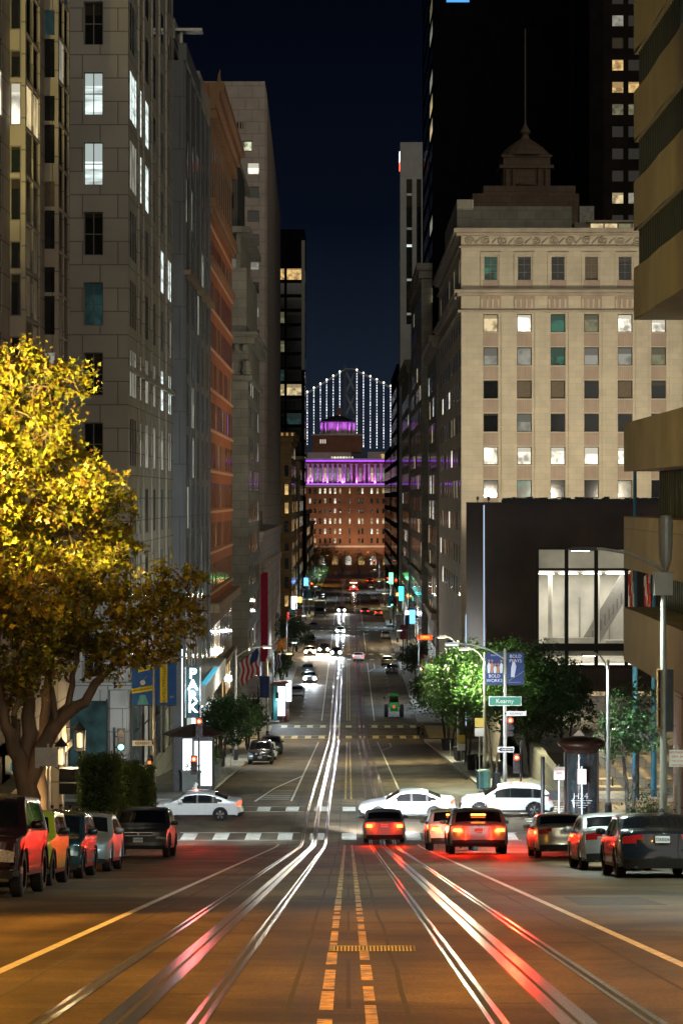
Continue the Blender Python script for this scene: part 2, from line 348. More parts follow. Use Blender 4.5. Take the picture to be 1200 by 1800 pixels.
# sidewalk squares run on x and y, so give them their own mapping
nn = mside.node_tree; gg = [q for q in nn.nodes if q.type == 'NEW_GEOMETRY'][0]; kk = [q for q in nn.nodes if q.type == 'TEX_BRICK'][0]; nn.links.new(gg.outputs['Position'], kk.inputs['Vector']); kk.offset = 0
blocks = [(-80, 111), (139.5, 272), (297, 416), (441, 514), (536, 608), (631, 717), (740, 1000)]
for s in (-1, 1):
    for (a, c) in blocks:
        b = MB(); ys = cuts(a, c); X = 8.2*s; O = 90*s
        for p, q in zip(ys, ys[1:]):
            b.poly(((X+.16*s, p, G(p)+.15), (O, p, G(p)+.15), (O, q, G(q)+.15), (X+.16*s, q, G(q)+.15)), mside)
            b.poly(((X, p, G(p)+.153), (X+.16*s, p, G(p)+.153), (X+.16*s, q, G(q)+.153), (X, q, G(q)+.153)), M['concrete'])
            b.poly(((X, p, G(p)-.01), (X, q, G(q)-.01), (X, q, G(q)+.153), (X, p, G(p)+.153)), M['concrete'])
        for e_ in (a, c): b.poly(((X, e_, G(e_)-.02), (O, e_, G(e_)-.02), (O, e_, G(e_)+.152), (X, e_, G(e_)+.152)), M['concrete'])
        struct(b.build('sidewalk'))
# red kerb by the far right corner
mred = mat('red_kerb_paint', (.5, .035, .03), .6, 0, .3, 2)
b = MB(); strip(b, 8.195, 8.37, 232, 268, .158, mred); strip(b, -8.37, -8.195, 244, 268, .158, mred); struct(b.build('kerb_marking'))

# rails
msteel = mat('rail_steel', (.5, .48, .48), .2, 1, .25, 1.2, 0, stretch=(6, .15, 1)); mgroove = mat('rail_groove', (.008, .008, .008), .7, 0, 0)
mslot = mat('slot_steel', (.36, .35, .35), .22, 1, .25, 1.5, 0, stretch=(6, .15, 1))
mjoint = mat('road_joint_tar', (.02, .017, .014), .8, 0, .4, 2)
TX = (-1.56, 1.56); GA = .534
for tx in TX:
    b = MB()
    for sx in (-1, 1):
        c = tx+sx*GA
        strip(b, c-.07, c-.034, -40, 860, .006, msteel); strip(b, c-.034, c+.016, -40, 860, .0045, mgroove); strip(b, c+.016, c+.062, -40, 860, .006, msteel)
    strip(b, tx-.13, tx-.02, -40, 860, .006, mslot); strip(b, tx-.02, tx+.014, -40, 860, .0045, mgroove); strip(b, tx+.014, tx+.125, -40, 860, .006, mslot)
    o = b.build('cable_car_track'); struct(o)
b = MB()
for x in (-2.72, -.42, .42, 2.72):
    ys = [-40+i*3 for i in range(105)]
    xs = [x+random.uniform(-.025, .025) for _ in ys]
    for i in range(len(ys)-1):
        p, q = ys[i], ys[i+1]
        mids = cuts(p, q)
        for u, v in zip(mids, mids[1:]):
            fu = (u-p)/3; fv = (v-p)/3; xu = xs[i]+(xs[i+1]-xs[i])*fu; xv = xs[i]+(xs[i+1]-xs[i])*fv
            b.poly(((xu-.02, u, G(u)+.003), (xu+.02, u, G(u)+.003), (xv+.02, v, G(v)+.003), (xv-.02, v, G(v)+.003)), mjoint)
for y in (18.7, 25.6, 36.4, 49, 63, 78, 93):
    for tx in TX: hexa(b, [(tx-.5, y), (tx-.16, y), (tx-.16, y+.09), (tx-.5, y+.09)], .0035, mjoint); hexa(b, [(tx+.16, y+1), (tx+.46, y+1), (tx+.46, y+1.09), (tx+.16, y+1.09)], .0035, mjoint)
struct(b.build('road_joint'))
mpatch = mat('road_patch_asphalt', (.035, .03, .025), .8, 0, .5, 3, .3)
b = MB()
for (x0, x1, y0, y1) in ((-5.9, -4.2, 47, 53.5), (3.6, 5.0, 39, 43), (-2.3, -1.9, 70, 79), (4.6, 6.2, 64, 66.5), (-7.6, -6.0, 94, 101), (-.4, .35, 88, 96), (3.3, 4.6, 104, 108), (-6.8, -5.2, 150, 158), (4.1, 6.4, 178, 184), (-2.4, .2, 238, 246), (3.6, 5.2, 212, 215)):
    hexa(b, [(x0, y0), (x1, y0+.12), (x1-.05, y1), (x0+.06, y1-.1)], .0028, mpatch)
struct(b.build('road_patch'))
# ties/covers of the track beyond the crossing
b = MB()
for i in range(26):
    y = 134+i*5.2
    for tx in TX: hexa(b, [(tx+.17, y), (tx+.45, y), (tx+.45, y+.18), (tx+.17, y+.18)], .004, mslot)
struct(b.build('track_cover'))
# painted lines
wp, yp, cp = M['white_paint'], M['yellow_paint'], M['cream_paint']
b = MB(); seg = random.Random(3)
for (y0, y1) in ((-20, 112), (142, 268)):
    for x in (-.085*1.9, .085*1.9):
        y = y0
        while y < y1:
            L = seg.uniform(.5, 2.6) if y0 < 0 else seg.uniform(2, 5); g_ = seg.uniform(.15, .9) if y < 60 else .3
            w = seg.uniform(.04, .052)
            strip(b, x-w, x+w, y, min(y+L, y1), .004, yp); y += L+g_
for (y0, y1) in ((300, 412), (444, 512), (540, 604), (640, 712)):
    for x in (-.16, .16): strip(b, x-.05, x+.05, y0, y1, .004, yp)
struct(b.build('road_marking'))
b = MB()
def line(x0, x1, y0, y1, m=wp): strip(b, x0, x1, y0, y1, .004, m)
line(-3.2, -3.09, -20, 112.6); line(3.09, 3.2, -20, 112.6)
for (y0, y1) in ((140, 268), (300, 412), (444, 512), (540, 604), (640, 712)):
    line(-3.25, -3.13, y0, y1); line(3.05, 3.17, y0, y1)
def diag(x0, y0, x1, y1, w=.12, m=wp):
    d = Vector((x1-x0, y1-y0)).normalized(); q = Vector((-d.y, d.x))*w/2; N_ = max(1, int(abs(y1-y0)/4))
    ys = sorted(set([y0+(y1-y0)*i/N_ for i in range(N_+1)]+[y for y in YB if min(y0, y1) < y < max(y0, y1)]), reverse=y1 < y0)
    for a, c in zip(ys, ys[1:]):
        xa = x0+(x1-x0)*(a-y0)/(y1-y0); xc = x0+(x1-x0)*(c-y0)/(y1-y0)
        hexa(b, [(xa-q.x, a-q.y), (xa+q.x, a+q.y), (xc+q.x, c+q.y), (xc-q.x, c-q.y)], .0045, m)
diag(-3.2, 176, -4.6, 156); diag(-4.6, 156, -5.2, 139.5)      # turn pocket left of the crossing
for i in range(6): y = 142+i*2.2; hexa(b, [(-5.0+i*.1, y), (-3.35, y), (-3.35, y+.35), (-5.0+i*.1, y+.35)], .004, wp)
diag(3.1, 236, 4.3, 250); diag(4.3, 250, 4.3, 264); diag(3.1, 390, 4.2, 398); diag(4.2, 398, 4.2, 410); diag(3.1, 500, 4.2, 507)
for i in range(14): y = 306+i*7.6; hexa(b, [(5.6, y), (5.85, y), (5.85, y+.7), (5.6, y+.7)], .004, wp); hexa(b, [(-5.9, y), (-5.6, y), (-5.6, y+.7), (-5.9, y+.7)], .004, wp)
for y in (146, 152.5, 160, 167, 174, 181, 188): hexa(b, [(-7.6, y+60), (-5.9, y+60), (-5.9, y+60.14), (-7.6, y+60.14)], .004, wp)
def cross(y0, y1, m, x0=-8, x1=8, per=1.5, w=.68, skipx=()):
    x = x0+.2
    while x < x1-.3:
        for tx in TX: pass
        a, c = x, x+w
        hexa(b, [(a, y0), (c, y0), (c, y1), (a, y1)], .0042, m); x += per
    for y in (y0-.42, y1+.12):
        for (a, c) in ((x0, -2.3), (2.3, x1)): hexa(b, [(a, y), (c, y), (c, y+.2), (a, y+.2)], .0042, m)
cross(116.0, 119.0, wp); cross(131.2, 133.9, wp)
cross(276.0, 279.6, cp); cross(290.6, 293.6, cp)
for y0, y1 in ((419.5, 422), (434.5, 437.5), (517, 519.5), (530, 532.5), (611, 613.5), (624, 627), (720, 723)): cross(y0, y1, wp, per=1.9, w=.7)
def xcross(xa, xb, y0, y1, m, per=1.5):       # crossings over the side street
    y = y0+.3
    while y < y1-.4: hexa(b, [(xa, y), (xb, y), (xb, y+.65), (xa, y+.65)], .0042, m); y += per
for s in (-1, 1):
    xcross(8.9*s, 12.2*s, 115.5, 134.5, wp); xcross(8.9*s, 12.2*s, 277, 293, cp)
struct(b.build('road_marking'))
# drain grate near the camera
b = MB(); gy = 26.1; gz = G(gy); mg = M['metal']
b.box(-.17, .68, gy-.22, gy+.22, gz-.05, gz+.004, M['black'])
for i in range(22): b.box(-.16+i*.038, -.138+i*.038, gy-.2, gy+.2, gz, gz+.014, mat('grate_steel', (.55, .5, .48), .4, .2, .15, 9))
b.box(-.19, -.165, gy-.23, gy+.23, gz, gz+.012, mg).box(.675, .7, gy-.23, gy+.23, gz, gz+.012, mg).box(-.165, .675, gy-.235, gy-.215, gz, gz+.012, mg).box(-.165, .675, gy+.215, gy+.235, gz, gz+.012, mg)
tag(b.build('drain_grate'), 'small slotted steel drain grate set across the middle of the street', 'grate')
# manhole covers
for i, (x, y, l) in enumerate(((-6.1, 137.2, 'round iron cover in the crossing near the far left crosswalk'), (-.9, 152, 'round iron cover between the tracks just beyond the crossing'))):
    q = MB(); q.lathe([(.36, 0), (.36, .012), (.3, .012), (.3, .008), (0, .008)], (x, y, G(y)), M['dark_metal']); tag(q.build('manhole_cover'), l, 'manhole cover', 'iron covers in the road')
# ================================================================ buildings
S1 = stone('stone_beige_panels', (.44, .39, .32), 1.7, 1.25, .5, .7, .12, .035)
S2 = stone('stone_grey_panels', (.46, .435, .38), 2.1, 1.38, .42, .7, .1, .035)
S3 = stone('panel_blue_grey', (.15, .165, .18), 3.4, 3.9, .6, .5, .12, .05)
S4 = stone('brick_orange', (.40, .155, .07), .24, .075, .8, .8, .15, .012)
S4b = stone('stone_tan', (.34, .25, .16), 1.6, .8, .55, .8, .15, .03)
S5 = stone('stone_grey_green', (.26, .25, .20), 2.2, 1.1, .6, .8, .2, .03)
S6 = stone('granite_light', (.43, .36, .31), 2.4, 2.1, .5, .65, .1, .05)
SL = stone('limestone', (.60, .53, .39), 1.45, .72, .82, .8, .1, .02)
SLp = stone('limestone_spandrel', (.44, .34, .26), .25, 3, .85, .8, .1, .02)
SB = stone('granite_dark_brown', (.04, .024, .02), 2.4, 50, .7, .5, .25, .02)
SD = stone('metal_black_panels', (.0045, .0048, .0055), 1.5, 3.9, .6, .45, .2, .04)
nodes(SD)[1].inputs['Specular IOR Level'].default_value = .05; nodes(SD)[1].inputs['Roughness'].default_value = .9
SBT = stone('tower_dark_brown', (.02, .016, .014), 2.4, 3.9, .7, .9, .2, .03); nodes(SBT)[1].inputs['Specular IOR Level'].default_value = .05
nodes(SB)[1].inputs['Specular IOR Level'].default_value = .2
SW = stone('concrete_bronze', (.33, .265, .175), 2.6, 60, .72, .75, .14, .03)
SM = stone('brick_red', (.23, .095, .055), .5, .16, .8, .8, .15, .02)
CORN = mat('cornice_stone', (.42, .36, .27), .8, 0, .18, .6, .2)
CORNO = mat('cornice_copper_tan', (.30, .17, .08), .7, 0, .2, .6, .2)
mdark = mat('dark_roof', (.02, .02, .022), .7, 0, .2, 1)
random.seed(11)
def bldg(name, label, x, y, group=None): return thing(name, label, 'building', (x, y, G(y)), 0, group)

# --- L1: beige panelled block with projecting bays, near left
r = bldg('office_building', 'beige panelled building with projecting glass bays, nearest on the left behind the yellow tree', -13.2, 100)
w = MB(); zt = 42
rows = [q for k in range(-7, 8) for q in ((15.96+3.73*k, 17.64+3.73*k), (17.8+3.73*k, 18.9+3.73*k))]
rows2 = [q for k in range(-6, 8) for q in ((15.96+3.73*k, 17.74+3.73*k), (17.84+3.73*k, 19.6+3.73*k))]
def bayk(i, o):
    z = o[0][2]; y = o[0][1]; rr = random.Random(int(z*31+y*7))
    if 15.5 < z < 17.5 and y < 104: return 'bright' if y < 99 else 'warm'
    if 16 < z < 17 and y > 106 : return 'dark'
    return rr.choices(['dark', 'dark2', 'teal', 'shade', 'grey'], [60, 25, 6, 7, 1.2])[0]
BZ = -9.6    # bottom of the glass bays, the street storey below
for (y0, y1) in ((84.5, 89.8), (97.8, 102.7), (108.9, 113.4)):
    m_ = (y1-y0)/2
    outs = facade(w, (-12.6, y0), UY, NRt, 0, y1-y0, BZ, zt, [(.35, m_-.06), (m_+.06, y1-y0-.35)], rows2, S1, .12)
    if y0 > 90: windows(r, outs, NRt, bayk, 1, 1, M['frame'], bar=.09)
    outs = facade(w, (-13.2, y0), UX, NF, 0, .6, BZ, zt, [(.0, .44)], rows, S1, .1)
    if y0 > 90: windows(r, outs, NF, bayk, 1, 1, M['frame'], bar=.05)
    w.poly(((-12.6, y0, BZ), (-12.6, y1, BZ), (-13.2, y1, BZ), (-13.2, y0, BZ)), S1); w.poly(((-12.6, y1, BZ), (-13.2, y1, BZ), (-13.2, y1, zt), (-12.6, y1, zt)), S1)
for (y0, y1) in ((60, 84.5), (89.8, 97.8), (102.7, 108.9)):
    outs = facade(w, (-13.2, y0), UY, NRt, 0, y1-y0, -8, zt, [(y1-y0-6.6, y1-y0-5.2), (y1-y0-3.4, y1-y0-2.2)] if y0 > 86 else [(2, 4)], rows, S1, .2)
    if y0 > 86: windows(r, outs, NRt, bayk, 1, 1, limit=100)
w.poly(((-13.2, 113.4, -15), (-40, 113.4, -15), (-40, 113.4, zt), (-13.2, 113.4, zt)), S1); w.box(-40, -13.2, 60, 113.4, zt, zt+.4, mdark)
# wall lanterns of the street storey
for i, (y_, lb_) in enumerate(((90.6, 'ornate black wall lantern on the beige building near the bottle sign'), (104.8, 'ornate black wall lantern on the beige building nearer the corner'), (112.0, 'ornate black wall lantern at the very corner of the beige building'))):
    t = thing('wall_lantern', lb_, 'lantern', (-12.0, y_, -9.9 if i else -10.6), 0, 'ornate lanterns on the beige building'); q = MB(); q.box(-.62, 0, -.03, .03, 1.0, 1.06, M['dark_metal'])
    for a in range(6): q.bar((.22*cos(a*pi/3), .22*sin(a*pi/3), 0), (.26*cos(a*pi/3), .26*sin(a*pi/3), .9), .03, .03, M['dark_metal'])
    q.lathe([(.0, -.25), (.1, -.1), (.26, 0), (.26, .03)], (0, 0, 0), M['dark_metal'], 6); q.lathe([(.32, .9), (.1, 1.15), (0, 1.3)], (0, 0, 0), M['dark_metal'], 6); q.build('cage', t, off=(0, 0, 0))
    q = MB(); q.lathe([(0, .1), (.13, .15), (.13, .75), (0, .8)], (0, 0, 0), emit('lantern_glow', (1, .72, .35), 1.2), 8); q.build('lamp_glass', t, off=(0, 0, 0)); lamp_light(t, (.5, -.3, .3), 420, (1, .72, .36), 'POINT', .2)
# street storey
outs = facade(w, (-13.2, 60), UY, NRt, 0, 53.4, -16, -9.6, [(26.5, 29.5), (32, 36.4), (39, 43.6), (46.5, 50.5)], [(-14.2, -10.4)], S1, .6)
windows(r, outs, NRt, pick([('amber', 2), ('dim', 3), ('dark', 3)], 4), 3, 1, M['dark_frame'])
w.poly(((-13.2, 60, -9.6), (-13.2, 113.4, -9.6), (-13.2, 113.4, -8), (-13.2, 60, -8)), S1)
for y in (84.2, 90.6, 97.6, 104.8, 112.0):   # pilasters on the street storey
    w.box(-13.19, -12.75, y-.55, y+.55, -15.8, -9.9, S1)
    w.box(-13.19, -12.62, y-.7, y+.7, -15.8, -14.6, S1)
w.box(-13.3, -12.5, 60, 113.6, -9.85, -9.55, S1)
w.build('wall', r)
# shop sign with a bottle emblem
t = thing('shop_sign', 'small white wall sign with a blue bottle emblem beside the tree trunk', 'sign', (-12.2, 97, wz(1360, 97)))
q = MB(); q.box(-.35, .35, -.06, 0, .0, 0.72, mat('sign_white', (.8, .78, .72), .6, 0, .05)); q.build('panel', t, off=(0, 0, 0))
q = MB(); bl = [(-.09, .12), (.09, .12), (.12, .2), (.1, .42), (.035, .5), (.03, .62), (-.03, .62), (-.035, .5), (-.1, .42), (-.12, .2)]
q.prism(bl, 'y', -.075, -.062, emit('sign_blue', (.05, .35, .6), .15, (.03, .3, .6))); q.build('emblem', t, off=(0, 0, 0))
t['category'] = 'sign'; t.location = (wx(24, 96.5), 96.5, wz(1361, 96.5))
q = MB(); q.box(-.03, .03, 0, .5, .2, .3, M['dark_metal']); q.build('bracket', t, off=(0, 0, 0))

# --- L2: grey granite tower across the side street
r = bldg('granite_tower', 'grey stone tower with tall cross-barred windows on the far left corner of the crossing', -13, 150)
w = MB(); zt = 46
rz_ = [(24.04+4.15*k, 26.6+4.15*k) for k in range(-8, 6)]
outs = facade(w, (-34, 148), UX, NF, 0, 21, -16, zt, [(9.2, 10.4), (13.8, 15.0), (18.36, 19.52)], rz_, S2, .35)
def k2(i, o):
    z, x = o[0][2], o[0][0]
    if x > -16 and 19 < z < 25: return 'cool'
    return random.Random(i+5).choices(['dark', 'dark2', 'teal'], [6, 3, 2])[0]
windows(r, outs, NF, k2, 2, 2, M['frame'], bar=.07)
cols = [(1.3, 2.5), (2.9, 4.1), (4.5, 5.7), (8.3, 9.5), (12.6, 15), (19, 21), (26, 28.2), (31.6, 32.5), (33.2, 34.1), (34.8, 35.7)]
rz2 = [(24.04+4.15*k, 26.9+4.15*k) for k in range(-8, 6)]
outs = facade(w, (-13, 148), UY, NRt, 0, 38, -14.5, zt, cols, rz2, S2, .3)
def k2b(i, o):
    z, y = o[0][2], o[0][1]
    if z > 19 and z < 25 and y < 166: return 'cool' if (y > 154 or z > 22) else 'grey'
    if 14 < z < 18 and y > 172: return 'cool'
    if abs(z-7.4) < 1 : return 'cool' if y > 172 else 'grey'
    if abs(z-3.3) < 1.2 and y > 155: return 'grey'
    return random.Random(i*3+1).choices(['dark', 'dark2', 'teal', 'grey'], [10, 3, 1, .8])[0]
windows(r, outs, NRt, k2b, 1, 2, M['frame'])
for y in (155.1, 159.0, 165.6, 172.2, 178.6): w.box(-13.0, -12.9, y-.35, y+.35, -9, zt, S2)
w.box(-13.0, -12.75, 148.02, 186, 8.9, 9.2, S2)
w.box(-34, -13.02, 148.4, 186, zt, zt+.3, mdark)
w.poly(((-13, 186, -20), (-34, 186, -20), (-34, 186, 60), (-13, 186, 60)), S2)
# the street storey: wide dark portals
outs = facade(w, (-13, 148), UY, NRt, 0, 38, -20, -14.5, [], [], S2, .3)
w.build('wall', r)
tl = mat('portal_glass_teal', (.10, .16, .16), .2, 0, .3, 1.2)
for (y0, y1, z0, z1, m_) in ((149.4, 154.6, -15.2, -10.4, tl), (157.4, 161.5, -15.4, -10.4, PANES['grey']), (166, 171, -16, -10.6, PANES['dark']), (175, 180, -16.4, -10.6, PANES['dim'])):
    q = MB(); q.box(-12.97, -12.9, y0, y1, z0, z1, m_)
    for yy in (y0, y1): q.box(-12.97, -12.8, yy-.12, yy+.12, z0, z1+.15, M['dark_frame'])
    q.box(-12.97, -12.8, y0+.12, y1-.12, z1, z1+.15, M['dark_frame']); q.box(-12.97, -12.84, y0+.12, y1-.12, (z0+z1)/2-.04, (z0+z1)/2+.04, M['dark_frame']); q.build('portal', r)
q = MB(); q.box(-13.2, -12.45, 147.5, 186, -9.9, -9.5, S2).box(-34, -13.2, 147.5, 147.98, -9.9, -9.5, S2)
for x in (-33.2, -28.4, -23.8, -19.2, -17.2, -13.55): q.box(x-.5, x+.5, 147.7, 147.99, -15.6, -9.95, S2)
q.build('cornice', r)
q = MB()
for (x0, x1, kd) in ((-22.2, -19.9, 'warm'), (-18.4, -17.9, 'amber'), (-16.4, -14.3, 'teal')):
    q.box(x0, x1, 147.93, 147.985, -15.2, -10.6, PANES[kd]); q.box(x0-.1, x0, 147.88, 147.98, -15.3, -10.5, M['dark_frame']); q.box(x1, x1+.1, 147.88, 147.98, -15.3, -10.5, M['dark_frame'])
q.build('shop_window', r)
q = MB(); q.box(-20, -13, 186.2, 197, -22, 37, S2).box(-13.0, -12.9, 186.2, 197, 35.6, 37.1, S2)
# (rear wing set back above the next roof)
q.build('rear_wing', r)

# --- L3: blue-grey block with tall dark windows
r = bldg('office_block', 'narrow blue-grey office block between the grey tower and the orange brick building', -12.2, 190)
w = MB()
outs = []
w.poly(((-13, 185.9, -18), (-12.2, 185.9, -18), (-12.2, 185.9, 33.9), (-13, 185.9, 33.9)), S3)
cols = []
for k in range(5): y = 1.8+k*6.6; cols += [(y, y+1.8), (y+2.1, y+3.9)]
rr_ = [(18.6+3.6*k, 21.9+3.6*k) for k in range(3)]+[(14.6-3.9*k, 17.9-3.9*k) for k in range(8)]
outs = facade(w, (-12.2, 186), UY, NRt, 0, 34, -20.6, 33.9, cols, rr_, S3, .5)
windows(r, outs, NRt, pick([('dark', 10), ('shade', 5), ('grey', 1.4), ('teal', .6)], 21), 1, 1, M['dark_frame'])
for k in range(6):
    y = 186.3+k*6.6; w.box(-12.2, -12.08, y, y+.5, -12.5, 33.9 if k < 2 else 34.6, S3)
w.box(-12.2, -11.7, 186, 220, 18.0, 18.35, S4b)
w.box(-12.6, -12.0, 186, 204, 33.9, 35.2, S3); w.box(-12.6, -12.1, 204, 220, 33.9, 36.2, S2)
w.box(-30, -12.6, 186, 220, 33.6, 33.9, mdark)
w.build('wall', r)
q = MB(); q.box(-13.0, -10.9, 187, 188.5, 36.3, 36.5, M['metal']).box(-12.6, -12.4, 187.6, 187.8, 33.9, 36.3, M['metal']); q.build('roof_antenna', r)
# lit lobby under a white canopy at its foot
q = MB(); wl = emit('lobby_white', (.8, .95, 1), 2.2); wp2 = mat('white_panel', (.7, .72, .74), .5, 0, .1, 1)
q.box(-12.2, -10.7, 188, 219, -14.2, -12.6, wp2).box(-11.0, -10.68, 188, 206, -12.7, -12.5, emit('cyan_strip', (.1, .65, .9), .7))
q.build('canopy', r)
q = MB()
for k in range(6): q.box(-12.19, -12.1, 189.5+k*5, 193.4+k*5, -19.9, -14.6, PANES['cool'] if k % 2 == 0 else wl)
q.build('lobby_window', r)

# --- L4: orange brick
r = bldg('brick_building', 'orange-lit brick building with many sash windows and a heavy ornate cornice', -12.2, 225)
w = MB()
cols = []
for k in range(7): y = .9+k*6.05; cols += [(y, y+1.25), (y+1.95, y+3.2), (y+3.9, y+5.15)]
cols = [c for c in cols if c[1] < 43]
rws = [(wz(863, 240)+2.0+3.62*k, wz(863, 240)+4.3+3.62*k) for k in range(-3, 7)]
outs = facade(w, (-12.2, 220), UY, NRt, 0, 43, -8.4, 27.2, cols, rws, S4, .3)
outs.sort(key=lambda o: (o[0][1] > 232, o[0][2]))
sash = pick([('dark', 8), ('shade', 3), ('dim', .5), ('purple', .12)], 33)
windows(r, outs, NRt, sash, 1, 2, M['dark_frame'], bar=.04)
outs = facade(w, (-12.2, 220), UY, NRt, 0, 43, 27.2, 34.6, cols[::2], [(28.4, 33.4)], S4b, .4); windows(r, outs, NRt, 'dark', 1, 2, M['dark_frame'], bar=.04)
w.poly(((-12.2, 220, 34.6), (-12.2, 263, 34.6), (-12.2, 263, 37.9), (-12.2, 220, 37.9)), S4b)
for (za, zb, kd) in ((-24.5, -20.6, 1), (-19.0, -15.2, 2), (-14, -10, 3)): pass
outs = facade(w, (-12.2, 220), UY, NRt, 0, 43, -26, -8.4, [(1.5+k*3.5, 3.7+k*3.5) for k in range(12)], [(-18.2, -15.4), (-13.4, -10.2)], S4b, .4)
windows(r, outs, NRt, pick([('dark', 5), ('amber', 1.6), ('shade', 2), ('warm', .5)], 2), 2, 2, CORNO)
w.poly(((-12.2, 263, -26), (-40, 263, -26), (-40, 263, 37.9), (-12.2, 263, 37.9)), S4); w.poly(((-40, 219.9, -26), (-12.2, 219.9, -26), (-12.2, 219.9, 37.9), (-40, 219.9, 37.9)), S4)
w.build('wall', r)
q = MB()
for (z, d, h) in ((36.2, .9, 1.0), (37.2, 1.3, .7), (35.6, .5, .6), (27.0, .6, .8), (22.2, .35, .5), (-8.7, .9, .8), (-14.6, .5, .4), (-19.3, .8, .6)):
    q.box(-12.2, -12.2+d, 219.8, 263.5, z, z+h, CORNO if z > 20 else S4b)
for k in range(46): y = 220.2+k*.94; q.box(-12.2, -11.6, y, y+.4, 34.9, 35.58, CORNO); q.box(-12.2, -11.85, y, y+.4, 26.5, 26.98, CORNO)
for k in range(10): z = rws[k][0]-.42; q.box(-12.2, -12.06, 220.1, 263, z, z+.22, mat('sill_pale', (.6, .42, .28), .7, 0, .2))
q.build('cornice', r)
q = MB()
for k in range(7): y = 221+k*6.3; q.tube([(-11.4, y, 37.9), (-11.4, y, 38.7), (-11.3, y, 39.2)], [.25, .12, .03], CORNO, 6)
q.build('finial', r)
q = MB(); q.box(-12.2, -9.4, 243, 261, -20.6, -20.1, M['metal'])
for k in range(6): q.box(-11.4, -10.2, 244.5+k*2.7, 246+k*2.7, -20.66, -20.6, emit('canopy_downlight', (1, .8, .5), 6))
q.build('canopy', r)

# --- L5: grey-green corner block beyond the second crossing
r = bldg('stone_block', 'grey-green stone block with terraces and carved cornice beyond the second crossing', -12, 305)
w = MB()
zc = wz(600, 300); z1 = wz(405, 300); z2 = wz(470, 300); zt = wz(275, 300)
w.box(-26, -12, 300, 338, -26, zc, S5, 'rf')
outs = facade(w, (-26, 300), UX, NF, 0, 14, -26, zc, [], [], S5)
outs = facade(w, (-12, 300), UY, NRt, 0, 38, -26, zc, [(3, 6), (8, 11), (14, 17), (20, 23), (26, 29), (32, 35)], [(-9.5+3.9*k, -6.9+3.9*k) for k in range(-2, 7)], S5, .3)
windows(r, outs, NRt, pick([('dark', 8), ('grey', 1.6), ('shade', 2)], 8), 1, 2, M['dark_frame'])
w.box(-26, -12.2, 300.4, 336, zc, z2, S5, 'b'); w.box(-26, -12.9, 301.5, 332, z2, z1, S5, 'b')
mv = stone('louvre_dark', (.07, .068, .06), .35, 40, .4, .6, .1, .05)
w.box(-26, -13.3, 301, 322, z1, zt, mv, 'b')
w.build('wall', r)
q = MB()
for (z, d, h) in ((zc-.3, .8, .9), (zc+.6, 1.2, .5), (zc-4.6, .5, .5), (z1-.2, .25, .7), (zt-.2, -1.2, .5)):
    q.box(-26, -12+d, 300-d, 338, z, z+h, S5)
for k in range(14): q.box(-25.6+k, -25.2+k, 299.5, 300, zc-1.2, zc-.32, S5)
for k in range(8): q.lathe([(.0, 0), (.55, 0), (.7, .5), (.5, 1.0), (.55, 1.6), (0, 1.9)], (-25.5+k*1.9, 299.8, zc-4.0), S5, 8)
q.build('cornice', r)
q = MB()
for z in (wz(318, 301), wz(370, 301)):
    q.box(-25, -13.7, 300.9, 300.99, z, z+2.2, M['dark_frame']); q.box(-14.5-.0, -13.8, 300.8, 300.9, z+.3, z+1.9, PANES['dark']); q.box(-16.6, -14.6, 300.8, 300.9, z+.2, z+1.0, PANES['warm']); q.box(-18.4, -16.8, 300.8, 300.9, z+.2, z+1.8, PANES['grey'])
q.build('window', r)
q = MB(); q.box(-14.2, -12.95, 300.9, 331, z2+.02, z2+1.1, M['metal'], 'bt')
for x in (-15.8, -13.2): q.box(x-.25, x+.25, 300.7, 301.2, z2, z1, S5)
q.build('balustrade', r)
q = MB(); q.tube([(-12.6, 300.2, wz(520, 300)), (-11.6, 299.2, wz(520, 300)), (-10.9, 298.2, wz(400, 300)+9)], .06, M['metal'], 6); 

# --- L6a: bank hall with columns
r = bldg('bank_hall', 'low classical bank hall with floodlit fluted columns and red banners on the left', -12, 345)
w = MB(); zt = -4.6
w.box(-30, -12.8, 341, 433, -26.3, zt, S6)
w.box(-30, -12, 341, 347, -26.3, zt-3, S6)
w.build('wall', r)
q = MB(); q.box(-30, -11.6, 340.6, 433.4, zt, zt+.9, S6).box(-30, -11.9, 340.8, 433.2, zt-3.0, zt-.02, S6).box(-30, -11.4, 340.4, 433.6, zt+.9, zt+1.4, S6).box(-24, -13, 344, 380, zt+1.4, zt+4, S6)
for k in range(4):
    q.box(-12.35, -11.6, 348+k*.2, 348.2+k*.2, zt-4.0, zt-3.6, S6)
q.build('entablature', r)
for k in range(12):
    y = 350+k*7; q = MB(); q.lathe([(.95, 0), (.95, .8), (.75, 1.0), (.72, 6), (.62, 16.6), (.95, 17.4), (1.0, 18.2)], (-12.3, y, -26), S6, 12)
    q.build('column', r, smooth=True)
for k in range(12):
    y = 353.5+k*7; q = MB(); q.box(-12.79, -12.7, y-1.7, y+1.7, -24, -9, PANES['amber'] if k in (1, 2, 4) else PANES['dark2']); q.build('window', r)
for k in range(4): lamp_light(r, (2.0, 8+k*20, 1.0), 700, (.95, .95, 1) if k % 2 else (1, .8, .5), 'SPOT', .2, (-.5, .3, 1), 110, .8)
mr = mat('banner_red', (.42, .01, .05), .8, 0, .15, 1)
for k, y in enumerate((341.8, 349.2)):
    q = MB(); q.box(-11.95+.0, -11.2, y, y+.1, -21, -9, mr); q.build('banner', r)

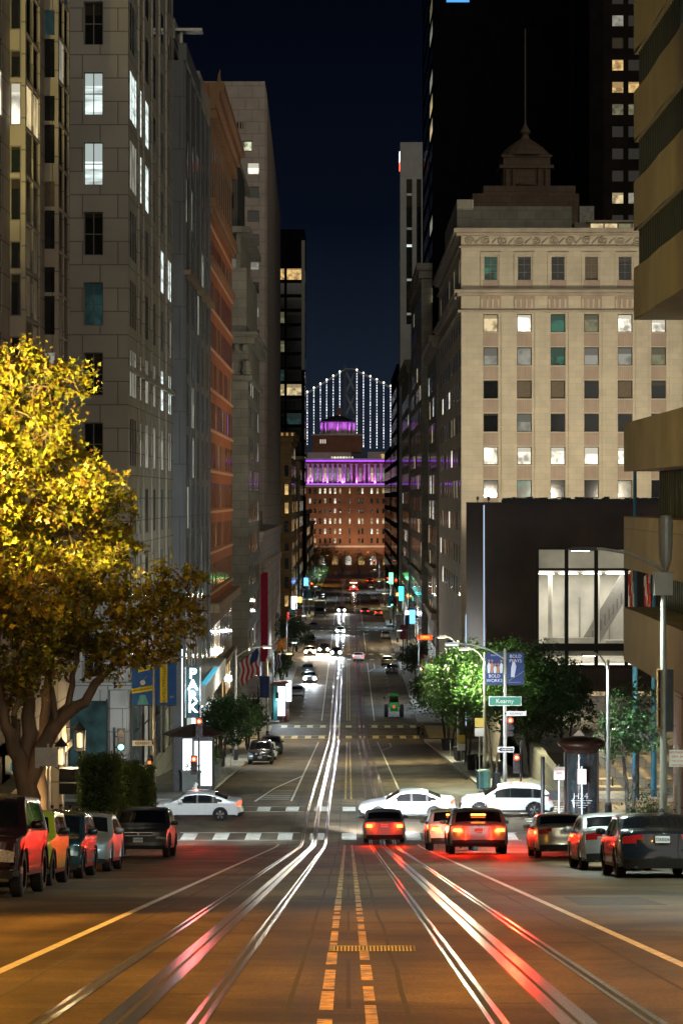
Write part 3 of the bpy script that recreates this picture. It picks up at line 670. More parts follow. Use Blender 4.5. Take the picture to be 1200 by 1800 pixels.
# --- L6b: pale granite tower
r = bldg('granite_tower', 'pale granite high-rise with rounded corner and one column of square windows', -14.2, 442)
w = MB(); zt = wz(143, 438)
wr = [(wz(306+42.0*k, 438), wz(286+42.0*k, 438)) for k in range(0, 17)]
outs = facade(w, (-42, 438), UX, NF, 0, 27.4, -26, wz(235, 438), [(24.4, 26.4)], wr, S6, .4)
kk = lambda i, o: 'bright' if o[0][2] > 56 else random.Random(i*5+2).choices(['dark', 'dark2', 'dim', 'grey'], [8, 3, 1, 1])[0]
windows(r, outs, NF, kk, 1, 1, M['dark_frame'])
w.poly(((-42, 438, wz(235, 438)), (-14.6, 438, wz(235, 438)), (-14.6, 438, zt), (-42, 438, zt)), S6)
w.poly(((-14.6, 438, -26), (-14.2, 438.6, -26), (-14.2, 438.6, zt-2.5), (-14.6, 438, zt)), S6); w.poly(((-14.2, 438.6, -26), (-13.9, 446, -26), (-13.9, 446, zt-6), (-14.2, 438.6, zt-2.5)), S6)
w.poly(((-13.9, 446, -26), (-14.2, 525, -26), (-14.2, 525, zt-14), (-13.9, 446, zt-6)), S6); w.poly(((-42, 438, zt), (-14.6, 438, zt), (-14.2, 438.6, zt-2.5), (-14.2, 525, zt-14), (-42, 525, zt-2)), S6)
w.build('wall', r)
q = MB(); q.box(-36, -18.3, 437.9, 438.1, wz(226, 438), wz(215, 438), mdark)
for k in range(34): q.box(-35.8+k*.52, -35.6+k*.52, 437.8, 437.89, wz(226, 438), wz(215, 438), S6)
q.build('louvre', r)
q = MB(); q.box(-32, -16.8, 437.85, 437.98, wz(266, 438), wz(247, 438), PANES['dark']); q.box(-31, -16.9, 437.7, 437.84, wz(265, 438), wz(250, 438), lit('window_mottled', (.75, .78, .5), 1.0, 'room', .05)); q.build('window', r)

# --- L7 dark glass tower
r = bldg('glass_tower', 'dark glass high-rise with a grid of floors and a few lit offices, far left', -11.8, 660)
w = MB(); zt = wz(403, 675)
g7 = [(1+k*4.6, 5.0+k*4.6) for k in range(5)]
w.box(-40, -11.8, 675, 700, -27, zt, SD, 'fr')
outs = facade(w, (-36, 675), UX, NF, 0, 24.2, -27, zt-6, g7, [(-10+3.9*k, -6.9+3.9*k) for k in range(0, 19)], SD, .4)
def k7(i, o):
    z, x = o[0][2], o[0][0]
    if wz(500, 675) < z < wz(478, 675): return 'amber'
    if wz(705, 675) < z < wz(670, 675) and x < -14: return 'warm'
    return random.Random(i*7+3).choices(['dark', 'teal', 'dim', 'grey', 'warm'], [16, 3, 1.5, .8, .5])[0]
windows(r, outs, NF, k7, 3, 1, M['dark_frame'])
w.poly(((-36, 675, zt-6), (-11.8, 675, zt-6), (-11.8, 675, zt), (-36, 675, zt)), SD)
outs = facade(w, (-11.8, 675), UY, NRt, 0, 25, -27, zt, [(2, 10), (14, 22)], [(-10+3.9*k, -6.9+3.9*k) for k in range(3, 19)], SD, .4)
windows(r, outs, NRt, pick([('dark', 12), ('teal', 2), ('dim', 1)], 5), 3, 1, M['dark_frame'])
w.build('wall', r)
q = MB(); q.box(-12.6, -11.7, 674.8, 675.0, wz(650, 675), zt-3, M['frame']); q.build('corner_trim', r)

# --- L8: gold-lit corner
gold = stone('stone_gold_lit', (.42, .27, .11), 1.6, .9, .6, .8, .2, .03)  # gold light on the building is put into the stone colour
r = bldg('corner_building', 'tall narrow building with gold-lit carved cornice beyond the pale tower', -12.2, 545)
w = MB(); zt = wz(768, 540)
outs = facade(w, (-17, 538), UX, NF, 0, 4.8, -27, zt, [(3.3, 4.2)], [(-22+4*k, -19.6+4*k) for k in range(8)], gold, .3); windows(r, outs, NF, pick([('amber', 1), ('dark', 2)], 3), 1, 1, M['dark_frame'])
outs = facade(w, (-12.2, 538), UY, NRt, 0, 45, -27, zt, [(2+5*k, 4.6+5*k) for k in range(8)], [(-22+4*k, -19.4+4*k) for k in range(9)], gold, .3)
windows(r, outs, NRt, pick([('dark', 4), ('amber', 1.4), ('warm', .4)], 9), 1, 1, M['dark_frame'])
w.box(-30, -17, 538, 583, -27, zt-9, SD); w.box(-17, -12.2, 582.9, 583, -27, zt, gold)
w.build('wall', r)
q = MB(); q.box(-17.6, -11.4, 537.2, 583.6, zt, zt+1.0, gold).box(-17.2, -11.8, 537.6, 583, zt-1.2, zt, gold).box(-17, -11.9, 537.7, 583, -8.4, -7.6, gold)
for k in range(5): q.box(-16.6+k*1.1, -16.2+k*1.1, 537.0, 537.2, zt+.2, zt+.8, PANES['amber'])  # glowing amber panels put in for the lit cornice
q.build('cornice', r)
# fillers further down the left
mst = [S5, S4b, S3, S6, S5]
for i, (y0, y1, zt_, m_, lb) in enumerate(((587, 607, wz(845, 587), S5, 'low grey stone building after the gold-lit corner building on the left'), (631, 672, wz(810, 631), S4b, 'tan stone building in front of the dark glass high-rise'),
        (742, 800, wz(905, 742), S3, 'white-edged modern block low on the left near the end of the street'), (805, 880, wz(925, 805), S4b, 'last low tan building on the left before the brick headquarters'))):
    r = bldg('office_building', lb, -12.2, y0); w = MB(); X0 = -12.2
    n_ = int((y1-y0)/4.5)
    outs = facade(w, (X0, y0), UY, NRt, 0, y1-y0, -27, zt_, [(1.2+4.4*k, 3.6+4.4*k) for k in range(n_)], [(-22+4*k, -19.4+4*k) for k in range(20) if -19.4+4*k < zt_-1], m_, .3)
    windows(r, outs, NRt, pick([('dark', 6), ('warm', 1), ('cool', .6), ('amber', 1)], i), 1, 1, M['dark_frame'])
    outs = facade(w, (-30, y0), UX, NF, 0, 17.8, -27, zt_, [(1+4*k, 3.4+4*k) for k in range(4)], [(-22+4*k, -19.4+4*k) for k in range(20) if -19.4+4*k < zt_-1], m_, .3)
    windows(r, outs, NF, pick([('dark', 6), ('warm', 1), ('dim', 1)], i+9), 1, 1, M['dark_frame'])
    w.box(-30, X0, y0, y1, zt_, zt_+.3, mdark); w.build('wall', r)
    q = MB(); q.box(-30, X0+.7, y0-.7, y1, zt_+.3, zt_+1.2, m_); q.build('cornice', r)

# ---------------- right side
# --- R1: stepped concrete building with ribbon windows
r = bldg('concrete_building', 'brown concrete building with stepped ribbon-window bands, nearest on the right', 12.6, 100)
rib = mat('ribbon_mullion', (.05, .055, .045), .4, .4, .2)
def bandrow(z0, z1, y1, x=12.6, wgap=None):
    q = MB(); ys = [60, 72, 80, 86, 91, 96, 101, 106, y1-1.0, y1-.35, y1-.1]; xs = [x+.05*sin(y*.55) for y in ys]
    xs[-1] = x+.06; xs[-2] = x
    for i in range(len(ys)-1): q.poly(((xs[i], ys[i], z0), (xs[i], ys[i], z1), (xs[i+1], ys[i+1], z1), (xs[i+1], ys[i+1], z0)), SW)
    q.poly(((xs[-1], ys[-1], z0), (xs[-1], ys[-1], z1), (40, y1, z1), (40, y1, z0)), SW)
    q.poly(((x-.2, 60, z0), (40, 60, z0), (40, y1, z0), (xs[-1], ys[-1], z0)), SW); q.poly(((xs[-1], ys[-1], z1), (40, y1, z1), (40, 60, z1), (x-.2, 60, z1)), SW)
    q.box(x+.02, x+.2, 60, y1-.4, z0-.02-.25, z0-.02, S6) if wgap else None
    return q.build('wall_band', r)
def ribbon(z0, z1, y1, kd, x=13.0, litY=None):
    q = MB(); q.box(x, 40, 60, y1, z0, z1, PANES['dark2']); o = q.build('window', r)
    q = MB()
    y = 76.
    while y < y1: q.box(x-.22, x-.01, y, y+.13, z0, z1, rib); y += .62
    q.build('mullion', r)
    if litY:
        q = MB()
        for (a, c, k_) in litY: q.box(x-.02, x-.004, a, c, z0+.05, z1-.05, PANES[k_])
        q.build('lit_window', r)
def zz(py, Y=110): return wz(py, Y)
# upper mass
bandrow(zz(560), zz(470), 111); ribbon(zz(470), zz(402), 110.4, 'dark', 13.0, [(97, 97.5, 'grey'), (100, 100.5, 'teal'), (95, 95.4, 'warm')])
bandrow(zz(402), zz(318), 111); ribbon(zz(318), zz(245), 110.4, 'dark', 13.0, [(94.2, 95.4, 'warm'), (99.4, 99.9, 'grey')])
bandrow(zz(245), zz(160), 111); ribbon(zz(160), zz(90), 110.4, 'dark', 13.0, [(92.5, 96.2, 'cool')])
bandrow(zz(90), zz(0), 111); ribbon(zz(0), zz(-70), 110.4, 'dark'); bandrow(zz(-70), zz(-160), 111)
# lower wing
bandrow(zz(828, 113), zz(742, 113), 115.0, 12.6); ribbon(zz(906, 113), zz(828, 113), 113.0, 'dark', 14.2, [(106.5, 107.1, 'warm'), (107.9, 109.2, 'amber'), (104.6, 105, 'warm')])
bandrow(zz(1000, 113), zz(908, 113), 115.0, 12.6); ribbon(zz(1068, 113), zz(1000, 113), 113.0, 'dark', 14.4, [(104, 104.5, 'dim')])
bandrow(zz(1165, 113), zz(1070, 113), 115.0, 12.6)
q = MB(); q.box(14.0, 40, 60, 108, zz(1400, 110)-2, zz(1165, 113), S6).box(12.75, 14.0, 96, 97.6, -14.6, zz(1165, 113), S6).box(12.75, 14.0, 82, 83.4, -13, zz(1165, 113), S6)
q.box(18, 40, 60, 106, zz(742, 113), zz(560), SW); q.build('wall', r)

# --- R2: dark granite banking hall with the lit glass front
r = bldg('banking_hall', 'low dark brown granite hall with a tall brightly lit glass front on the right', 12.6, 232)
YB2 = 230; w = MB(); zt = wz(884, YB2); zb = wz(1262, YB2)
gx0, gx1 = wx(943, YB2), wx(1112, YB2); gz0, gz1 = wz(1172, YB2), wz(962, YB2)
facade(w, (12.6, YB2), UX, NF, 0, 30, zb-3, zt, [(gx0-12.6, gx1-12.6)], [(gz0, gz1)], SB, .5)
w.poly(((12.6, YB2, zb-3), (12.6, YB2, zt), (12.6, 268, zt), (12.6, 268, zb-3)), SB); w.poly(((12.6, YB2, zt), (42.6, YB2, zt), (42.6, 268, zt), (12.6, 268, zt)), mdark)
w.poly(((12.6, 268, zb-3), (12.6, 268, zt), (42.6, 268, zt), (42.6, 268, zb-3)), SB)
w.build('wall', r)
q = MB(); wi = mat('interior_white', (.62, .6, .53), .7, 0, .25, .35)
D0 = YB2+.5; D1 = YB2+9
q.box(gx0-.5, gx1+8, D1, D1+.1, gz0-.2, gz1+.5, wi).box(gx0-.6, gx0-.5, D0, D1, gz0-.2, gz1+.5, wi).box(gx1+8, gx1+8.1, D0, D1, gz0-.2, gz1+.5, wi)
q.box(gx0-.5, gx1+8, D0, D1, gz0-.25, gz0-.15, wi).box(gx0-.5, gx1+8, D0, D1, gz1+.3, gz1+.4, wi)
zf = wz(1142, YB2); q.box(gx0-.5, gx1+8, D0+.15, D1, zf-.6, zf, wi); zf2 = wz(1004, YB2); q.box(gx0-.5, gx1+8, D0+3, D1, zf2-.3, zf2, wi)
for k in range(7): q.box(gx0+.5+k*1.4, gx0+.6+k*1.4, D1-.15, D1-.02, zf, zf+4.5, mat('interior_grey', (.3, .29, .26), .6, 0, .1))
for x in (gx0+1.6, gx0+6): q.tube([(x, D0+4, zf), (x, D0+4, zf2)], .22, wi, 12)
q.build('interior_room', r)
q = MB(); q.box(gx0+1.0, gx0+5.6, D0+1.2, D0+2.2, zf, zf+.45, wi).box(gx0+1.0, gx0+5.6, D0+2.2, D0+2.5, zf, zf+.95, wi).box(gx0+6.5, gx0+8.2, D0+1.5, D0+2.4, zf, zf+.75, wi)
q.build('interior_furniture', r)
q = MB()
q.bar((gx0+5.2, D0+5, zf), (gx0+9.5, D0+5, zf2), .3, 1.6, mat('interior_grey', (.3, .29, .26)))
for k in range(12): q.bar((gx0+5.2+k*.38, D0+4.2, zf+k*.5), (gx0+5.2+k*.38, D0+4.2, zf+k*.5+1.0), .05, .05, M['dark_metal'])
q.build('interior_stair', r)
q = MB(); lm = emit('interior_lights', (1, .95, .84), 8)
for k in range(5):
    q.box(gx0+.2+k*2.2, gx0+1.8+k*2.2, D0+2, D0+6, zf2-.36, zf2-.33, lm); q.box(gx0+.2+k*2.2, gx0+1.8+k*2.2, D0+2, D0+6, zf-.67, zf-.63, lm)
q.box(gx0+1, gx1+4, D0+5.0, D0+5.3, gz1+.2, gz1+.24, lm)
q.build('ceiling_light', r)
q = MB(); fm = mat('bronze_frame', (.015, .013, .012), .35, .5, .1)
for px in (943, 995, 1047, 1100): x = wx(px, YB2); q.box(x-.17, x+.17, YB2-.05, YB2+.3, gz0, gz1, fm)
for py in (964, 1001, 1171): z = wz(py, YB2); q.box(gx0+.17, gx1, YB2, YB2+.25, z-.12, z+.12, fm)
q.box(gx0+.17, gx1, YB2, YB2+.25, wz(1144, YB2), wz(1131, YB2), fm); q.build('window_frame', r)
q = MB()
for k in range(40): q.box(wx(886, YB2)+k*.42, wx(886, YB2)+k*.42+.34, YB2+1.5, YB2+3, zt, zt+.35+.2*random.random(), mdark)
q.box(wx(886, YB2), 42, YB2+1, YB2+4, zt, zt+.3, mdark); q.build('parapet', r)
q = MB(); q.tube([(wx(850, 229.8), 229.8, zt-.2), (wx(850, 229.8), 229.8, -22)], .05, emit('light_strip', (.6, .8, 1), 1.0), 6); q.tube([(12.52, 267, zt-12), (12.52, 267, -23)], .06, emit('light_strip', (.6, .8, 1), 1.4), 6); q.build('light_strip', r)
# lower glazed storey of the hall, seen through the trees, with its black canopy
q = MB(); q.box(13, 30, 229.6, 229.7, wz(1278, 230), wz(1200, 230), SB); 
for k in range(7): q.box(15.6+k*2.1, 17.2+k*2.1, 229.4, 229.55, wz(1255, 230), wz(1215, 230), PANES['grey' if k % 3 == 1 else 'warm'] if k != 4 else PANES['dark'])
q.build('lower_window', r)
q = MB(); q.box(16.6, 28, 213, 229.4, wz(1262, 213)-.35, wz(1262, 213), fm); q.build('canopy', r)
# floodlights on the hall roof that wash the limestone front
for i, x in enumerate((19, 27, 35)):
    t = thing('floodlight', ('left', 'middle', 'right')[i]+'most of three small black floodlights on the flat roof of the dark banking hall', 'floodlight', (x, 262, zt), 0, 'floodlights on the hall roof')
    q = MB(); q.box(-.3, .3, -.12, .12, .25, .6, M['dark_metal']).tube([(0, 0, 0), (0, 0, .3)], .05, M['dark_metal'], 6); q.build('housing', t, off=(0, 0, 0))
    lamp_light(t, (0, .3, .55), 14000, (1, .87, .66), 'SPOT', .25, (0.02, 38, 12), 125, .9)

for i, y in enumerate((236, 256)):  # added floodlights that brighten the brick front across the street
    t = thing('floodlight', ('nearer', 'farther')[i]+' black floodlight on the hall roof edge turned towards the orange brick building', 'floodlight', (13.2, y, zt), pi/2, 'floodlights on the hall roof edge')
    q = MB(); q.box(-.3, .3, -.12, .12, .25, .6, M['dark_metal']).tube([(0, 0, 0), (0, 0, .3)], .05, M['dark_metal'], 6); q.build('housing', t, off=(0, 0, 0))
    lamp_light(t, (0, .3, .55), 6500, (1, .6, .34), 'SPOT', .25, (0, 1, .5), 120, .9)
# --- R3: limestone corner building
YL = 300; r = bldg('limestone_building', 'floodlit cream limestone office building with lit square windows and a carved frieze', 13.5, 302)
w = MB(); zt = wz(403, YL); X0 = 13.5
cs_ = [(wx(849, YL)-X0+4.02*k, wx(875, YL)-X0+4.02*k) for k in range(9)]
rz_ = [(wz(584+58.3*k, YL), wz(552+58.3*k, YL)) for k in range(-0, 10)]
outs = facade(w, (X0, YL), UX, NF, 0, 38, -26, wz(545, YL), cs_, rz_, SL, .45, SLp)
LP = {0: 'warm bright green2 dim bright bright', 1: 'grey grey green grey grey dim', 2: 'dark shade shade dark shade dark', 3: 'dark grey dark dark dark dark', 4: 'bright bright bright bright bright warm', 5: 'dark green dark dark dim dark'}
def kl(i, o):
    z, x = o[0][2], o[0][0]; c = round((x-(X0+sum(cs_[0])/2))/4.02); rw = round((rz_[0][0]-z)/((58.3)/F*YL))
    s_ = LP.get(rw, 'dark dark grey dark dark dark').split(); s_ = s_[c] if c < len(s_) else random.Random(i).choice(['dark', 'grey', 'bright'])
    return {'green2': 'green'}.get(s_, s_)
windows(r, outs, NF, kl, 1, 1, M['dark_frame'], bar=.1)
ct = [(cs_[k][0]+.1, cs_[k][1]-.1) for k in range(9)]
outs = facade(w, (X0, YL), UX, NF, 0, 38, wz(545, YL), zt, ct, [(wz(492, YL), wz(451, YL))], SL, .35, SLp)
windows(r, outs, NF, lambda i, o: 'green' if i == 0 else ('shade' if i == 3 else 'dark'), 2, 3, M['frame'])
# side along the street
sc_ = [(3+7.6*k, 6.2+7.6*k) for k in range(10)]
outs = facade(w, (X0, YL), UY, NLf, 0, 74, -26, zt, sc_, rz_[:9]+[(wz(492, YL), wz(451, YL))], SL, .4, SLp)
windows(r, outs, NLf, pick([('dark', 5), ('shade', 2), ('bright', .8), ('dim', 1)], 12), 2, 1, M['dark_frame'])
w.box(X0, 51.5, YL+.2, 374, zt, zt+.2, mdark); w.build('wall', r)
q = MB()
for k in range(-1, 9):      # piers stand proud of the window bays
    xa = X0+cs_[k][1]+.35 if k >= 0 else X0; xb = X0+cs_[k+1][0]-.35 if k < 8 else 51.5
    q.box(xa, xb, YL-.22, YL, -25, wz(546, YL), SL)
    if k >= 0: q.box(X0+cs_[k][0]-.35, X0+cs_[k][1]+.35, YL-.16, YL-.002, wz(543, YL), wz(520, YL), SLp)
for k in range(9):
    for j in range(8):
        za, zb = rz_[j][0], rz_[j][1]; zn = rz_[j+1][1]; xa, xb = X0+cs_[k][0], X0+cs_[k][1]
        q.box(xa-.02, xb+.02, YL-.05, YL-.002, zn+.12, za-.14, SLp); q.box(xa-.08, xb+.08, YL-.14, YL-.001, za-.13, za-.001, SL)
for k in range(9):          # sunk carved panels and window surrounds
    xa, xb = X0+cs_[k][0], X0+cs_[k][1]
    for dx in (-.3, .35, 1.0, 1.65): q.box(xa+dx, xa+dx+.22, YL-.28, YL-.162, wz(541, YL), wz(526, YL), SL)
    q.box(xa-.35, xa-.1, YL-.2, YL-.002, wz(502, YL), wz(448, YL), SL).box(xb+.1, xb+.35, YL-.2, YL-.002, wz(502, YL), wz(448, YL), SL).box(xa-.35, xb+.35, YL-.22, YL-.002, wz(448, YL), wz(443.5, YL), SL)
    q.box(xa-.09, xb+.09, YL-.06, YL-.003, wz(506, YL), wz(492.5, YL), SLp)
q.build('pier', r)
def ring(q, z0, z1, d, m_): q.box(X0-d, 51.5, YL-d, YL-.001, z0, z1, m_); q.box(X0-d, X0-.001, YL-.001, 374, z0, z1, m_)
q = MB(); ring(q, wz(409, YL), wz(402, YL), .9, CORN); ring(q, wz(414, YL), wz(409.5, YL), .6, CORN); ring(q, wz(515, YL), wz(510, YL), .85, CORN); ring(q, wz(520, YL), wz(515.3, YL), .5, CORN); ring(q, wz(549, YL), wz(545.5, YL), .4, CORN); ring(q, wz(435, YL), wz(433, YL), .3, CORN)
for k in range(60): q.box(X0-.75, X0-.55, YL+1+k*1.2, YL+1.6+k*1.2, wz(525, YL), wz(520.3, YL), CORN)
q.build('cornice', r)
q = MB()
for k in range(19):         # carved scrolls of the frieze
    cx = X0+1.0+k*2.0; z_ = wz(424, YL)
    pts = [(cx+.62*(1-t/16)*cos(t*.75+k), YL-.1, z_+.5*(1-t/16)*sin(t*.75+k)) for t in range(14)]
    q.tube(pts, .11, CORN, 5); q.tube([(cx+.7, YL-.1, z_-.3), (cx+1.1, YL-.1, z_+.1), (cx+1.4, YL-.1, z_+.42)], [.14, .1, .05], CORN, 5)
q.build('frieze', r)
q = MB(); zp = wz(366, YL+6); q.box(X0-1+.6, X0+1.6, YL+2, YL+40, zt, zp+.6, S5).box(X0+1.6, X0+13.6, YL+4, YL+30, zt, zp, S5).box(X0+14, X0+38, YL+5, YL+30, zt, wz(383, YL), S5)
q.build('penthouse', r)
q = MB()
for k in range(6): q.box(X0+16+k*1.7, X0+17.5+k*1.7, YL+4.9, YL+4.99, zt+.5, zt+1.2, PANES['warm' if k < 2 else 'dim'])
q.box(X0+15.5, X0+38, YL+4.2, YL+5, wz(383, YL), wz(380, YL), CORN); q.build('penthouse_window', r)
q = MB(); q.box(wx(1026, YL), wx(1052, YL), YL+6, YL+8, wz(382, YL), wz(352, YL), mat('tarpaulin', (.3, .28, .24), .8, 0, .35, 2)); q.build('rooftop_unit', r)

# --- R4: stepped turret and spire behind
r = bldg('stepped_tower', 'dim stepped stone roof with square cupola and tall thin spire behind the limestone building', 25, 392)
Y4 = 392; q = MB(); tm = stone('stone_dim_brown', (.13, .09, .06), 1.6, .9, .6, .8, .15, .03)
def blk(p0, p1, y0, y1, d, m_=tm): q.box(wx(p0, Y4), wx(p1, Y4), Y4+d, Y4+d+(wx(p1, Y4)-wx(p0, Y4)), wz(y1, Y4), wz(y0, Y4), m_)
blk(830, 1017, 340, 900, 0); blk(850, 1012, 325, 339.8, 1)
blk(887, 970, 268, 324.8, 4); blk(880, 976, 284, 290, 3.6); blk(884, 973, 266, 270, 3.8)
q.build('wall', r)
q = MB(); c = (wx(928, Y4), Y4+7, wz(266, Y4)); q.lathe([(4.1, 0), (3.9, .5), (3.0, 1.4), (1.6, 2.4), (.8, 2.9), (.5, 3.5), (.9, 4.0), (.55, 4.6), (.25, 5.2), (.12, 6), (.1, 20.5), (0, 20.6)], c, tm, 16); q.build('spire', r)
q = MB(); q.lathe([(1.6, 0), (1.7, .1), (1.7, .35), (0, .36)], (wx(928, Y4), Y4+3.9, wz(322, Y4)), tm, 20)
for px in (893, 905, 950, 963): q.tube([(wx(px, Y4), Y4+3.6, wz(324, Y4)), (wx(px, Y4), Y4+3.6, wz(292, Y4))], .3, tm, 8)
q.build('column', r)

# --- to the limestone building, with cornice
r = bldg('stone_building', 'narrow pale stone building with projecting bracketed cornice just past the limestone building', 13.2, 380)
w = MB(); zt = wz(603, 376)
outs = facade(w, (13.2, 376), UY, NLf, 0, 40, -26, zt, [(2+5.2*k, 5+5.2*k) for k in range(7)], [(-18+4*k, -15+4*k) for k in range(10) if -15+4*k < zt-2], S5, .35)
windows(r, outs, NLf, pick([('dark', 4), ('shade', 2), ('warm', 1), ('cool', .4)], 5), 2, 2, M['dark_frame'])
w.poly(((13.2, 375.9, -26), (30, 375.9, -26), (30, 375.9, zt), (13.2, 375.9, zt)), S5); w.box(13.2, 30, 376, 416, zt, zt+.2, mdark); w.build('wall', r)
q = MB(); q.box(12.0, 30, 374.6, 416.5, zt+.2, zt+1.1, CORN).box(12.5, 30, 375.1, 416.4, zt-.7, zt+.2, CORN).box(12.7, 13.2, 376, 416, -10, -9.2, CORN).box(12.4, 13.2, 376, 416, -17, -16, CORN)
for k in range(26): q.box(12.5, 13.2, 376.5+k*1.5, 377.1+k*1.5, zt-1.4, zt-.7, CORN)
q.build('cornice', r)

# --- R5: black tower
r = bldg('black_tower', 'huge black high-rise with one thin column of lit windows along its edge', 14.8, 445)
w = MB(); outs = facade(w, (14.8, 440), UY, NLf, 0, 60, -26, 110, [(1.5, 15.5), (20, 52)], [(-20+4.3*k, -17.4+4.3*k) for k in range(30)], SD, .4)
windows(r, outs, NLf, lambda i, o: (random.Random(i*3).choices(['dark', 'grey', 'warm', 'bright', 'dim'], [3, 2.5, 2, 1.5, 2])[0] if o[0][1] < 460 else 'dark'), 2, 1, M['dark_frame'])
w.box(14.8, 62.8, 440, 500, -26, 110, SD, 'l'); w.build('wall', r)
q = MB(); q.box(wx(785, 438), wx(825, 438), 439.6, 439.95, wz(4, 440), wz(-3, 440), emit('roof_sign_blue', (.1, .45, 1), 1.0)); q.build('light_strip', r)
# --- tower at the right edge with yellow windows
r = bldg('residential_tower', 'dark brown high-rise with scattered yellow lit windows behind the concrete building', 44, 412)
Y6 = 410; w = MB(); xa = wx(1060, Y6)
outs = facade(w, (xa, Y6), UX, NF, 0, 20, -26, 95, [(1.4+2.65*k, 3.3+2.65*k) for k in range(6)], [(wz(163+39*k, Y6), wz(143+39*k, Y6)) for k in range(-6, 7)], SBT, .3)
def k6(i, o):
    z, x = o[0][2], o[0][0]; py = VY-(z-CZ)*F/Y6; c = round((x-xa-2.35)/2.65)
    return {(124, 0): 'amber', (163, 0): 'amber', (163, 1): 'amber', (202, 0): 'dim', (202, 1): 'dim', (358, 0): 'warm', (358, 1): 'grey', (46, 0): 'grey', (85, 0): 'shade'}.get((round((py-163)/39)*39+163, c), 'black')
windows(r, outs, NF, k6, 1, 1, M['dark_frame'])
w.poly(((xa-2.2, 411.5, -26), (xa, Y6, -26), (xa, Y6, 95), (xa-2.2, 411.5, 95)), SBT); w.poly(((xa-2.2, 411.5, -26), (xa-2.2, 411.5, 95), (xa-2.2, 439, 95), (xa-2.2, 439, -26)), SBT)
w.build('wall', r)
# --- R5b podium block + white tower + others
spec = [('office_building', 'old building with slanting carved cornice in front of the black high-rise edge', 12.9, 442, 516, 475, S5, 4.0, [('dark', 6), ('shade', 2), ('warm', .5)], 1),
        ('office_building', 'dark red-brown glazed building reflecting purple light on the right', 13.1, 518.5, 533, 640, SM, 4.0, [('dark', 6), ('purple', .7)], 0),  # purple panes glow to stand in for reflected purple light
        ('office_building', 'pale grey stone building with string courses halfway down the right side', 12.9, 536, 606, 642, S5, 4.2, [('dark', 6), ('cool', .4), ('teal', 1)], 1),
        ('office_building', 'tall dark slab near the end of the street on the right', 12.2, 631, 716, 640, SD, 4.0, [('dark', 12), ('dim', 1)], 0),
        ('office_building', 'last dark building on the right beside the brick headquarters', 12.4, 740, 860, 785, SD, 4.0, [('dark', 12), ('teal', 1)], 0)]
for i, (nm, lb, X, y0, y1, py, m_, pt, pk, cor) in enumerate(spec):
    r = bldg(nm, lb, X, y0+1); w = MB(); zt = wz(py, y0); n_ = int((y1-y0-1)/6)
    outs = facade(w, (X, y0), UY, NLf, 0, y1-y0, -27, zt, [(1.5+6*k, 5+6*k) for k in range(n_)], [(-21+pt*k, -18.4+pt*k) for k in range(40) if -18.4+pt*k < zt-2], m_, .35)
    windows(r, outs, NLf, pick(pk, i+40), 1, 1, M['dark_frame'])
    w.box(X, X+26, y0, y1, -27, zt, m_, 'l'); w.build('wall', r)
    if cor:
        q = MB(); q.box(X-.9, X+26, y0-.9, y1, zt, zt+1.2, m_).box(X-.5, X+26, y0-.5, y1, zt-1.4, zt-.01, m_).box(X-.4, X-.001, y0, y1, -13, -12, m_); q.build('cornice', r)
r = bldg('bank_tower', 'slim white high-rise with a glowing logo on its left edge', 12.6, 612)
Yw = 612; w = MB(); xa = wx(703, Yw); zt = wz(250, Yw)
wh = stone('panel_white', (.42, .42, .41), 8, 4, .8, .5, .08, .05)
facade(w, (xa, Yw), UX, NF, 0, 12, -26, zt, [], [], wh); w.box(xa, xa+12, Yw, Yw+14, -26, zt, wh, 'f'); w.build('wall', r)
q = MB(); q.box(wx(714, Yw), wx(724, Yw), Yw-.08, Yw-.01, wz(570, Yw), wz(315, Yw), PANES['dark']).box(wx(732, Yw), wx(740, Yw), Yw-.08, Yw-.01, wz(570, Yw), wz(315, Yw), PANES['dark'])
for py in (340, 400, 430, 490, 550): q.box(wx(714.5, Yw), wx(723.5, Yw), Yw-.12, Yw-.09, wz(py+4, Yw), wz(py, Yw), PANES['grey'] if py != 430 else PANES['cool'])
q.build('window_strip', r)
q = MB(); q.box(xa-.15, xa-.01, Yw+1, Yw+6, wz(282, Yw), wz(265, Yw), emit('logo_white', (.75, .85, 1), 3)).box(xa-.15, xa-.01, Yw+1, Yw+6, wz(296, Yw), wz(283, Yw), emit('logo_red', (1, .1, .05), 3)); q.build('logo_sign', r)

# shop fronts at street level, each a lit window of its building
def shopfront(X, N_, y0, y1, step, w_, h_, kinds_, seed, label_root=None):
    rr = random.Random(seed); y = y0
    root = min((o for o in sc.objects if o.parent is None and o.get('category') == 'building' and (o.location.x > 0) == (X > 0)), key=lambda o: abs(o.location.y-(y0+2))+abs(o.location.x-X)*.2)
    while y+w_ < y1:
        q = MB(); z = G(y+w_/2)+.15; s_ = 1 if N_ > 0 else -1
        q.box(X, X+s_*.05, y, y+w_, z+.5, z+.5+h_, PANES[rr.choice(kinds_)]); q.box(X, X+s_*.09, y-.12, y, z, z+.6+h_, M['dark_frame']); q.box(X, X+s_*.09, y+w_, y+w_+.12, z, z+.6+h_, M['dark_frame']); q.box(X, X+s_*.12, y-.12, y+w_+.12, z+.6+h_, z+.85+h_, M['frame'])
        q.build('shop_window', root); y += step
cool_ = ['cool', 'bright', 'cool', 'grey']; warm_ = ['warm', 'bright', 'amber', 'dim', 'dark']
shopfront(13.5, -1, 303, 372, 6.9, 4.6, 3.4, cool_+['teal'], 1); shopfront(13.2, -1, 377, 415, 5.2, 3.4, 3.6, cool_, 2); shopfront(12.9, -1, 443, 514, 7, 4.5, 3.2, cool_+warm_, 3)
